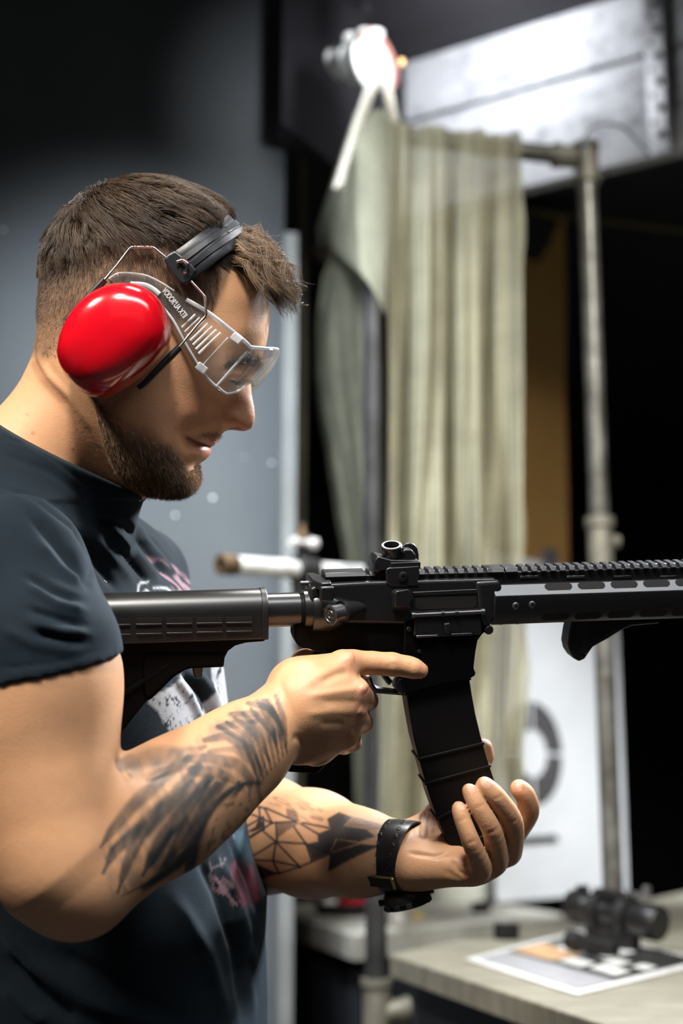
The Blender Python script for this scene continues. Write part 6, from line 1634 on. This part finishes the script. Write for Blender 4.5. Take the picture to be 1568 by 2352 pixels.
for i, x0 in enumerate((240, 312, 382, 451, 519)):
    rprism('stock_slot', [(x0, 1421 - i * .9), (x0 + 60, 1420 - i * .9), (x0 + 60, 1433 - i * 1.2), (x0, 1434 - i * 1.2)], -0.01868, -0.01840, M_slot_shade, 0)
    rprism('stock_slot', [(x0, 1440 - i * 1.6), (x0 + 60, 1439 - i * 1.6), (x0 + 60, 1456 - i * 1.8), (x0, 1457 - i * 1.8)], -0.01868, -0.01840, M_slot_shade, 0)
    rprism('stock_rib', [(x0, 1434.5 - i * 1.3), (x0 + 60, 1433.5 - i * 1.3), (x0 + 60, 1438 - i * 1.3), (x0, 1439 - i * 1.3)], -0.0196, -0.0180, M_poly, 0.0005)
    rprism('stock_rib', [(x0, 1457 - i * 1.9), (x0 + 60, 1456 - i * 1.9), (x0 + 60, 1460 - i * 1.9), (x0, 1461 - i * 1.9)], -0.0196, -0.0180, M_poly, 0.0005)
# ---- buffer tube and castle nut
bc = rp(660, 1400, 0)[1]; b0_, b1_ = rp(600, 1400)[0], rp(735, 1400)[0]; rb_ = 0.0148
L_ = b1_ - b0_
rcyl('buffer_tube', b0_, 0, bc, 'x', [(0, rb_), (L_ * 0.63, rb_)] + [(L_ * (0.63 + 0.012 * k), rb_ - (0.0008 if k % 2 else 0)) for k in range(1, 7)], M_gun, 40)
rcyl('castle_nut', b0_ + L_ * 0.70, 0, bc, 'x', [(0, rb_), (0, rb_ + 0.0022), (0.0075, rb_ + 0.0024), (0.0085, rb_ + 0.001), (0.0095, rb_ + 0.001), (0.0095, rb_ + 0.004), (0.014, rb_ + 0.0042), (0.0148, rb_ + .003), (0.0148, .004)], M_gun, 40)
rcyl('rear_boss', b0_ + L_ * 0.83, 0, bc - 0.001, 'x', [(0, .004), (0, rb_ + 0.0045), (0.002, rb_ + 0.0052), (0.016, rb_ + 0.0052), (0.026, rb_ + 0.002), (0.026, .004)], M_gun, 40)
# ---- lower receiver
rprism('lower_receiver', [(677,1440),(676,1464),(681,1480),(692,1489),(720,1493),(800,1500),(850,1510),(925,1524),(935,1520),(950,1430),(930,1415),(720,1398),(700,1402)], -0.0112, 0.0112, M_low, 0.002, 3)
rprism('magazine_well', [(930,1424),(1124,1418),(1121,1445),(1106,1459),(1097,1472),(1092,1500),(1088,1536),(1093,1546),(1091,1553),(1078,1560),(1010,1575),(942,1592),(932,1590),(926,1560),(926,1500)], -0.0150, 0.0150, M_low, 0.0025, 3)
rcyl('pivot_pin', *rp(1121,1446,-0.014)[:1], -0.016, rp(1121,1446,-0.014)[1], 'y', [(-0.001, .001), (-0.001, 0.0035), (0, 0.0042), (0.030, 0.0042)], M_gun, 20)
for (x, y, r_) in ((939,1446,0.0026), (946,1513,0.0024), (963,1497,0.002), (958,1528,0.002), (1000, 1500, 0.0)):
    if r_: q = rp(x, y, -0.0155); rcyl('receiver_pin', q[0], -0.0160, q[1], 'y', [(0, .0005), (0, r_ * .8), (0.0008, r_), (0.004, r_)], M_gun, 14)
# ---- trigger guard, trigger and grip
q = [rp(x, y, 0) for x, y in [(846,1556),(852,1574),(862,1584),(900,1588),(924,1590),(940,1578)]]
mb = MB(); mb.tube([LW(a, 0, c) for a, c in q], 0.0030, 8); mb.build('trigger_guard', M_gun, RF, smooth=True)
rprism('trigger_guard_base', [(912,1560),(928,1556),(940,1586),(922,1598),(904,1580)], -0.006, 0.006, M_gun, 0.002)
q = [rp(x, y, 0) for x, y in [(872,1520),(878,1545),(890,1562),(896,1568)]]
mb = MB(); mb.tube([LW(a, 0, c) for a, c in smooth_path([np.array([a, 0, c]) for a, c in q], 4) for a, _, c in [((a))]] if False else [LW(v[0], 0, v[2]) for v in smooth_path([np.array([a, 0, c]) for a, c in q], 4)], 0.0028, 8); mb.build('trigger', M_gun, RF, smooth=True)
rprism('pistol_grip', [(742,1490),(845,1506),(838,1540),(818,1610),(790,1680),(765,1740),(736,1772),(724,1779),(648,1773),(640,1764),(660,1700),(690,1620),(715,1540)], -0.0125, 0.0125, M_low, 0.006, 4)
# ---- upper receiver
rprism('upper_receiver', [(712,1352),(735,1342),(850,1336),(1140,1328),(1146,1352),(1142,1398),(1128,1424),(1108,1432),(950,1436),(760,1432),(722,1425),(712,1400)], -0.0142, 0.0142, M_gun, 0.003, 3)
rprism('receiver_ring', [(1092,1336),(1150,1332),(1154,1350),(1150,1404),(1130,1436),(1112,1444),(1100,1420),(1098,1380)], -0.0165, 0.0165, M_gun, 0.004, 3)
rprism('ejection_port', [(958,1368),(1088,1362),(1094,1366),(1094,1390),(1088,1396),(962,1400),(956,1396),(954,1374)], -0.01445, -0.01400, M_slot_shade, 0)
rprism('port_rim', [(948,1360),(1096,1353),(1102,1358),(1102,1364),(954,1369),(948,1366)], -0.0150, -0.0130, M_gun, 0.0006)
rprism('dust_cover', [(952,1420),(1104,1412),(1107,1450),(1102,1458),(958,1466),(950,1460)], -0.0172, -0.0148, M_gun, 0.0012, 3)
rprism('dust_cover_lip', [(956,1460),(1006,1458),(1006,1463),(956,1466)], -0.0182, -0.0168, M_stl, 0.0006)
rprism('dust_cover_lip', [(1036,1456),(1084,1454),(1084,1460),(1036,1462)], -0.0182, -0.0168, M_gun, 0.0006)
rprism('dust_cover_latch', [(1020,1433),(1034,1431),(1036,1457),(1024,1459)], -0.0198, -0.0168, M_gun, 0.0012, 3)
q0 = rp(948, 1413, -0.017); q1 = rp(1108, 1405, -0.017)
mb = MB(); mb.tube([LW(q0[0], -0.017, q0[1]), LW(q1[0], -0.017, q1[1])], 0.0020, 12)
mb.build('hinge_rod', M_stl, RF, smooth=True)
for t in (0.0, 0.42, 0.62, 1.0):
    a = q0[0] + (q1[0] - q0[0]) * t; c_ = q0[1] + (q1[1] - q0[1]) * t; rcyl('hinge_knuckle', a - 0.0016, -0.017, c_, 'x', [(0, .001), (0, 0.0028), (0.0032, 0.0028), (0.0032, .001)], M_stl if t in (0, 1) else M_gun, 14)
# brass deflector
A_ = [rp(x, y, -0.014) for x, y in [(897,1360),(905,1352),(944,1354),(950,1375),(944,1404),(900,1402)]]; B_ = [rp(x, y, -0.021) for x, y in [(908,1364),(912,1358),(938,1353),(948,1370),(942,1393),(908,1396)]]
mb = MB(); n = 6; mb.add([LW(a, -0.013, c) for a, c in A_] + [LW(a, -0.0205, c) for a, c in B_], [tuple(range(n)), tuple(range(2*n-1, n-1, -1))] + [(i, i+n, (i+1) % n+n, (i+1) % n) for i in range(n)]); mb.build('case_deflector', M_gun, RF, bevel=0.0012, seg=3)
# forward assist: boss running into a round button angled back toward the camera
fa0 = np.array(LW(rp(838,1396,-0.014)[0], -0.010, rp(838,1396,-0.014)[1])); fa1 = np.array(LW(rp(757,1413,-0.030)[0], -0.030, rp(757,1413,-0.030)[1]))
dax = fa1 - fa0; Lf = np.linalg.norm(dax); dax /= Lf
mb = MB(); mb.lathe(fa0, dax, [(0, 0.003), (0.001, 0.0045), (Lf * 0.45, 0.0085), (Lf * 0.62, 0.0098), (Lf * 0.66, 0.0100), (Lf * 0.66, 0.004)], 28); mb.build('forward_assist_housing', M_gun, RF, smooth=True)
mb = MB(); mb.lathe(fa0, dax, [(Lf * 0.66, 0.0078), (Lf * 0.92, 0.0078), (Lf * 0.93, 0.0088), (Lf * 0.99, 0.0088), (Lf * 1.0, 0.0080), (Lf * 1.0, 0.0062), (Lf * 0.985, 0.0058), (Lf * 0.985, 0.0042), (Lf * 1.0, 0.0038), (Lf * 1.0, 0.0024), (Lf * 0.99, 0.0020), (Lf * 0.99, .0002)], 32); mb.build('forward_assist_button', M_stl, RF, smooth=True)
# ---- charging handle
cz = rp(760, 1338, -0.019)[1]
def top_poly(name, pts, z0, z1, m=M_gun, bevel=0.0008):
    """plan outline traced on the top plane local c = z1"""
    V = []; n = len(pts)
    for x, y in pts:
        k = P(x, y, 1.0); M3 = np.stack([e1, e2, -k], 1); s = np.linalg.solve(M3, -(OR_ + e3 * z1)); V.append((s[0], s[1]))
    mb = MB(); mb.add([LW(a, y, z0) for a, y in V] + [LW(a, y, z1) for a, y in V], [tuple(range(n)), tuple(range(2*n-1, n-1, -1))] + [(i, i+n, (i+1) % n+n, (i+1) % n) for i in range(n)])
    return mb.build(name, m, RF, bevel=bevel)
zt = rp(735, 1326, 0)[1]
mb = MB(); aa = rp(722, 1340, 0)[0]
V = [(-0.004, 0.021), (0.003, 0.021), (0.006, 0.012), (0.013, 0.005), (0.013, -0.005), (0.012, -0.014), (0.010, -0.023), (0.002, -0.023), (-0.001, -0.016), (-0.004, -0.008)]
mb.add([LW(aa + a, y, zt - 0.0075) for a, y in V] + [LW(aa + a, y, zt) for a, y in V], [tuple(range(10)), tuple(range(19, 9, -1))] + [(i, i+10, (i+1) % 10+10, (i+1) % 10) for i in range(10)])
mb.build('charging_handle', M_gun, RF, bevel=0.0012, seg=3)
mb = MB(); rbox(mb, aa + 0.006, -0.024, zt - 0.009, 0.006, 0.0035, 0.0065); mb.build('charging_latch', M_gun, RF, bevel=0.0018, seg=3)
q = rp(692, 1337, 0.01); rcyl('latch_pin', q[0], 0.004, zt - 0.006, '-x', [(-0.006, 0.0022), (0.002, 0.0022), (0.003, 0.0012), (0.003, .0001)], M_stl, 14)
# ---- top rail: solid rear part and teeth
zr = rp(1050, 1309, -0.0105)[1]; zb_ = zr - 0.0045
ar0, ar1 = rp(742, 1320)[0], rp(1150, 1310)[0]
mb = MB(); rbox(mb, (ar0 + ar1) / 2, 0, zb_ - 0.004, (ar1 - ar0) / 2, 0.0085, 0.0055); mb.build('rail_base', M_gun, RF, bevel=0.0006)
sec = [(-0.0105, zr - 0.0034), (-0.0078, zr), (0.0078, zr), (0.0105, zr - 0.0034), (0.008, zr - 0.0055), (-0.008, zr - 0.0055)]
def tooth(a, half, name='rail_tooth'): return rloft(name, a - half, a + half, sec, sec, M_gun, 0.0004)
tooth((rp(742, 1320)[0] + rp(835, 1316)[0]) / 2, (rp(835, 1316)[0] - rp(742, 1320)[0]) / 2, 'rail_plate')
pit = 0.00895; at = rp(850, 1318)[0]
while at < rp(1120, 1310)[0]: tooth(at, 0.0027); at += pit
a_ = rp(1112, 1308)[0]; b_ = rp(1150, 1306)[0]; tooth((a_ + b_) / 2, (b_ - a_) / 2, 'rail_plate'); 
a_ = b_ + 0.001; tooth(a_ + 0.006, 0.0058, 'rail_plate')
at = a_ + 0.0185; hg1 = a_ + 0.335
while at < hg1 - 0.004: tooth(at, 0.0027); at += pit
# ---- handguard
z1h = rp(1250, 1340, -0.012)[1]; z2h = rp(1250, 1367, -0.021)[1]; z3h = rp(1250, 1409, -0.021)[1]; z4h = rp(1250, 1431, -0.011)[1]
S_ = [(-0.012, z1h), (-0.0205, z2h), (-0.0205, z3h), (-0.0115, z4h), (0.0115, z4h), (0.0205, z3h), (0.0205, z2h), (0.012, z1h)]
h0 = rp(1128, 1380, -0.02)[0]
S0 = [(y * 0.98, c) for y, c in S_]
rloft('handguard', h0 + 0.0035, hg1, S0, S0, M_gun, 0.0006)
mb = MB(); rbox(mb, (h0 + hg1) / 2 + 0.004, 0, (zr - 0.0055 + z1h) / 2, (hg1 - h0) / 2 - 0.004, 0.0082, (zr - 0.0055 - z1h) / 2 + 0.0015); mb.build('handguard_spine', M_gun, RF, bevel=0.0005)
# slots: on the upper facet, the lower facet and along the spine
def facet_slot(x0, x1, pa, pb, v0_, v1_, name='handguard_slot', off=0.00035, m=M_slot_shade, th=0.0012):
    """pa, pb: (y, c) ends of the facet; the slot spans v0..v1 across it"""
    pa = np.array(pa); pb = np.array(pb); dv = pb - pa; nrm = np.array([dv[1], -dv[0]]); nrm /= np.linalg.norm(nrm)
    if nrm[0] > 0: nrm = -nrm
    yy = (pa + pb)[0] / 2; A0_ = rp(x0, 1380, yy)[0]; A1_ = rp(x1, 1380, yy)[0]; r_ = 0.0025
    ring = [(A0_, 0.3), (A0_ + r_, 0), (A1_ - r_, 0), (A1_, 0.3), (A1_, 0.7), (A1_ - r_, 1), (A0_ + r_, 1), (A0_, 0.7)]
    V = []
    for o_ in (off, off - th):
        for a, t in ring:
            q = pa + dv * (v0_ + (v1_ - v0_) * t) + nrm * o_; V.append(LW(a, q[0], q[1]))
    mb = MB(); mb.add(V, [tuple(range(8)), tuple(range(15, 7, -1))] + [(i, i+8, (i+1) % 8+8, (i+1) % 8) for i in range(8)]); return mb.build(name, m, RF)
x = 1251; 
for k in range(9):
    facet_slot(x, x + 62 - k * 0.6, S0[0], S0[1], 0.0, 0.62); facet_slot(x - 6, x + 56 - k * 0.6, S0[2], S0[3], 0.05, 0.72); x += 76 - k * 0.8
x = 1194
for k in range(8):
    A0_ = rp(x, 1325, -0.0082)[0]; A1_ = rp(x + 42, 1325, -0.0082)[0]; zc = rp(x + 20, 1325, -0.0082)[1]
    mb = MB(); rbox(mb, (A0_ + A1_) / 2, -0.0083, zc, (A1_ - A0_) / 2, 0.0006, 0.0012); mb.build('spine_window', M_stl if k < 2 else M_gun, RF, bevel=0.0005); x += 107
for (x, y) in ((1184,1392),(1222,1389)):
    q = rp(x, y, -0.0206); rcyl('handguard_screw', q[0], -0.0200, q[1], '-y', [(0, 0.0034), (0.0008, 0.0034), (0.0016, 0.0026), (0.0018, 0.0014), (0.0008, 0.0012), (0.0008, .0001)], M_stl, 18)
for x in (1150, 1188):
    q = rp(x, 1433, -0.008); rcyl('handguard_screw', q[0], -0.006, z4h + 0.0004, -DZ, [(0, 0.003), (0.001, 0.003), (0.0016, 0.002), (0.0016, .0001)], M_gun, 14)
zc_b = (z2h + z3h) / 2
rcyl('barrel', hg1 - 0.03, 0, zc_b, 'x', [(0, 0.008), (0.085, 0.008), (0.085, 0.011), (0.125, 0.011), (0.125, 0.0045), (0.11, 0.0045)], M_gun, 28)
# ---- angled hand stop
rprism('hand_stop', [(1314,1424),(1308,1452),(1304,1480),(1308,1498),(1318,1513),(1330,1520),(1343,1514),(1352,1500),(1362,1486),(1395,1468),(1425,1449),(1450,1438),(1515,1432),(1516,1424)], -0.0085, 0.0105, M_poly, 0.004, 4)
rprism('hand_stop_web', [(1345,1424),(1342,1450),(1330,1500),(1348,1506),(1358,1485),(1420,1447),(1445,1424)], -0.0096, 0.0116, M_poly, 0.002, 3)
# ---- rear sight
rprism('sight_base', [(892,1304),(963,1300),(963,1330),(958,1336),(962,1340),(962,1346),(900,1348),(888,1340),(886,1310)], -0.0150, 0.0130, M_gun, 0.001)
rprism('sight_body', [(860,1289),(868,1278),(898,1286),(963,1288),(964,1303),(892,1308),(858,1312)], -0.0130, 0.0100, M_gun, 0.001)
mb = MB(); q0 = rp(931, 1299, -0.0138); rbox(mb, q0[0], -0.0125, q0[1], 0.0135, 0.0022, 0.0030); mb.build('sight_shelf', M_gun, RF, bevel=0.0006)
q = rp(926, 1324, -0.0155); rcyl('sight_screw', q[0], -0.0148, q[1], '-y', [(0, 0.0042), (0.0012, 0.0042), (0.0018, 0.0034), (0.0018, 0.0014), (0.0008, 0.0012), (0.0008, .0001)], M_gun, 20)
q = rp(899, 1270, 0); sax = DZ * 0.93 - DX * 0.10 - DY * 0.22; sax /= np.linalg.norm(sax)
qa = np.array(LW(q[0], -0.002, q[1] - 0.008))
mb = MB(); mb.lathe(qa, sax, [(0, 0.0085), (0.0125, 0.0088), (0.0130, 0.0092), (0.0165, 0.0094), (0.0172, 0.0088), (0.0172, 0.0068), (0.0150, 0.0064), (0.004, 0.0060), (0.004, .0002)], 40); mb.build('aperture_ring', M_gun, RF, smooth=True)
rprism('sight_wing', [(922,1256),(930,1249),(942,1247),(952,1251),(959,1260),(962,1275),(962,1291),(905,1292),(918,1275)], 0.0045, 0.0085, M_gun, 0.0012, 3)
rprism('sight_arm', [(900,1280),(930,1262),(945,1262),(955,1275),(955,1292),(895,1292)], -0.0075, 0.0045, M_gun, 0.0015, 3)
for (x, y) in ((924,1262),(926,1268)):
    q = rp(x, y, -0.009); rcyl('sight_screw', q[0], -0.0075, q[1], '-y', [(0, 0.0012), (0.0012, 0.0012), (0.0012, .0001)], M_stl, 10)
# ---- magazine (curved box with raised bands)
MGL = [(931,1580),(940,1640),(951,1700),(966,1758),(984,1822),(1004,1880),(1026,1930),(1046,1968)]
MGR = [(1078,1556),(1083,1590),(1092,1640),(1104,1690),(1118,1740),(1136,1795),(1158,1850),(1180,1895)]
q = [rp(x, y, -0.011) for x, y in MGL + MGR[::-1]]
n = len(q); mb = MB(); mb.add([LW(a, -0.011, c) for a, c in q] + [LW(a, 0.011, c) for a, c in q], [])
m8 = len(MGL)
F = []
for s_, fl in ((0, False), (n, True)):
    for i in range(m8 - 1): F.append((s_ + i, s_ + i + 1, s_ + n - 2 - i, s_ + n - 1 - i))
F += [(i, i + 1, i + 1 + n, i + n) for i in range(n - 1)] + [(n - 1, 0, n, 2 * n - 1)]
mb.f = F; mg = mb.build('magazine', M_mag, RF, bevel=0.0015, seg=3)
def mband(i0, f0, i1, f1, w_, out=0.0012, name='magazine_band'):
    a = lerp(MGL[i0], MGL[i0 + 1], f0); b_ = lerp(MGR[i1], MGR[i1 + 1], f1); d = (b_ - a) / np.linalg.norm(b_ - a); ortho = np.array([-d[1], d[0]]) * w_
    pts = [tuple(a - d * 4 - ortho), tuple(b_ + d * 3 - ortho), tuple(b_ + d * 3 + ortho), tuple(a - d * 4 + ortho)]
    qq = [rp(x, y, -0.011) for x, y in pts]; mb = MB(); mb.add([LW(u, -0.011 - out, c) for u, c in qq] + [LW(u, 0.011 + out, c) for u, c in qq], [(0,1,2,3), (7,6,5,4), (0,4,5,1), (1,5,6,2), (2,6,7,3), (3,7,4,0)])
    o = mb.build(name, M_mag, mg if False else RF, bevel=0.0006); return o
mband(0, 0.25, 0, 0.1, 3, 0.0008); mband(2, 0.75, 3, 0.35, 3.2); mband(3, 0.65, 4, 0.35, 3.0); mband(5, 0.0, 5, 0.3, 3.0)
rprism('magazine_floorplate', [(1036,1956),(1176,1886),(1190,1906),(1052,1976)], -0.0130, 0.0130, M_mag, 0.002, 3)

# ------------------------------------------------------------------ small pieces belong to the part they sit on
def sub(root, kids, par):
    ch = [o for o in bpy.data.objects if o.parent == root]
    base = lambda o: o.name.rsplit('.', 1)[0] if o.name[-3:].isdigit() and '.' in o.name else o.name
    ps = [o for o in ch if base(o) == par]
    ctr = lambda o: np.mean([c[:] for c in o.bound_box], axis=0)
    for o in ch:
        if base(o) in kids:
            o.parent = min(ps, key=lambda p: np.linalg.norm(ctr(p) - ctr(o)))
sub(RF, ('stock_slot', 'stock_rib', 'stock_collar'), 'stock_tube')
sub(RF, ('stock_strut', 'release_lever', 'lever_pin'), 'stock_frame')
sub(RF, ('handguard_slot', 'handguard_screw', 'handguard_spine', 'spine_window'), 'handguard')
sub(RF, ('magazine_band', 'magazine_floorplate'), 'magazine')
sub(RF, ('dust_cover_lip', 'dust_cover_latch', 'hinge_rod', 'hinge_knuckle'), 'dust_cover')
sub(RF, ('ejection_port', 'port_rim', 'case_deflector', 'receiver_ring', 'rail_base'), 'upper_receiver')
sub(RF, ('receiver_pin', 'pivot_pin'), 'magazine_well')
sub(RF, ('sight_shelf', 'sight_screw', 'sight_wing', 'sight_arm', 'aperture_ring', 'sight_body'), 'sight_base')
sub(RF, ('forward_assist_button',), 'forward_assist_housing')
sub(RF, ('charging_latch', 'latch_pin'), 'charging_handle')
sub(RF, ('hand_stop_web',), 'hand_stop')
sub(GG, ('louvre', 'shield_seam', 'hinge_clip', 'upper_rim', 'lower_rim', 'rear_ridge', 'lettering'), 'temple_arm')
sub(GG, ('lens_top_rim', 'lens_bottom_rim', 'lens_corner', 'nose_bridge'), 'lens')
sub(EM, ('cushion',), 'ear_cup')
sub(EM, ('wire_hook',), 'band_end')
sub(WT, ('strap_hole', 'keeper', 'keeper_edge'), 'strap')
sub(WT, ('bezel', 'button'), 'case')
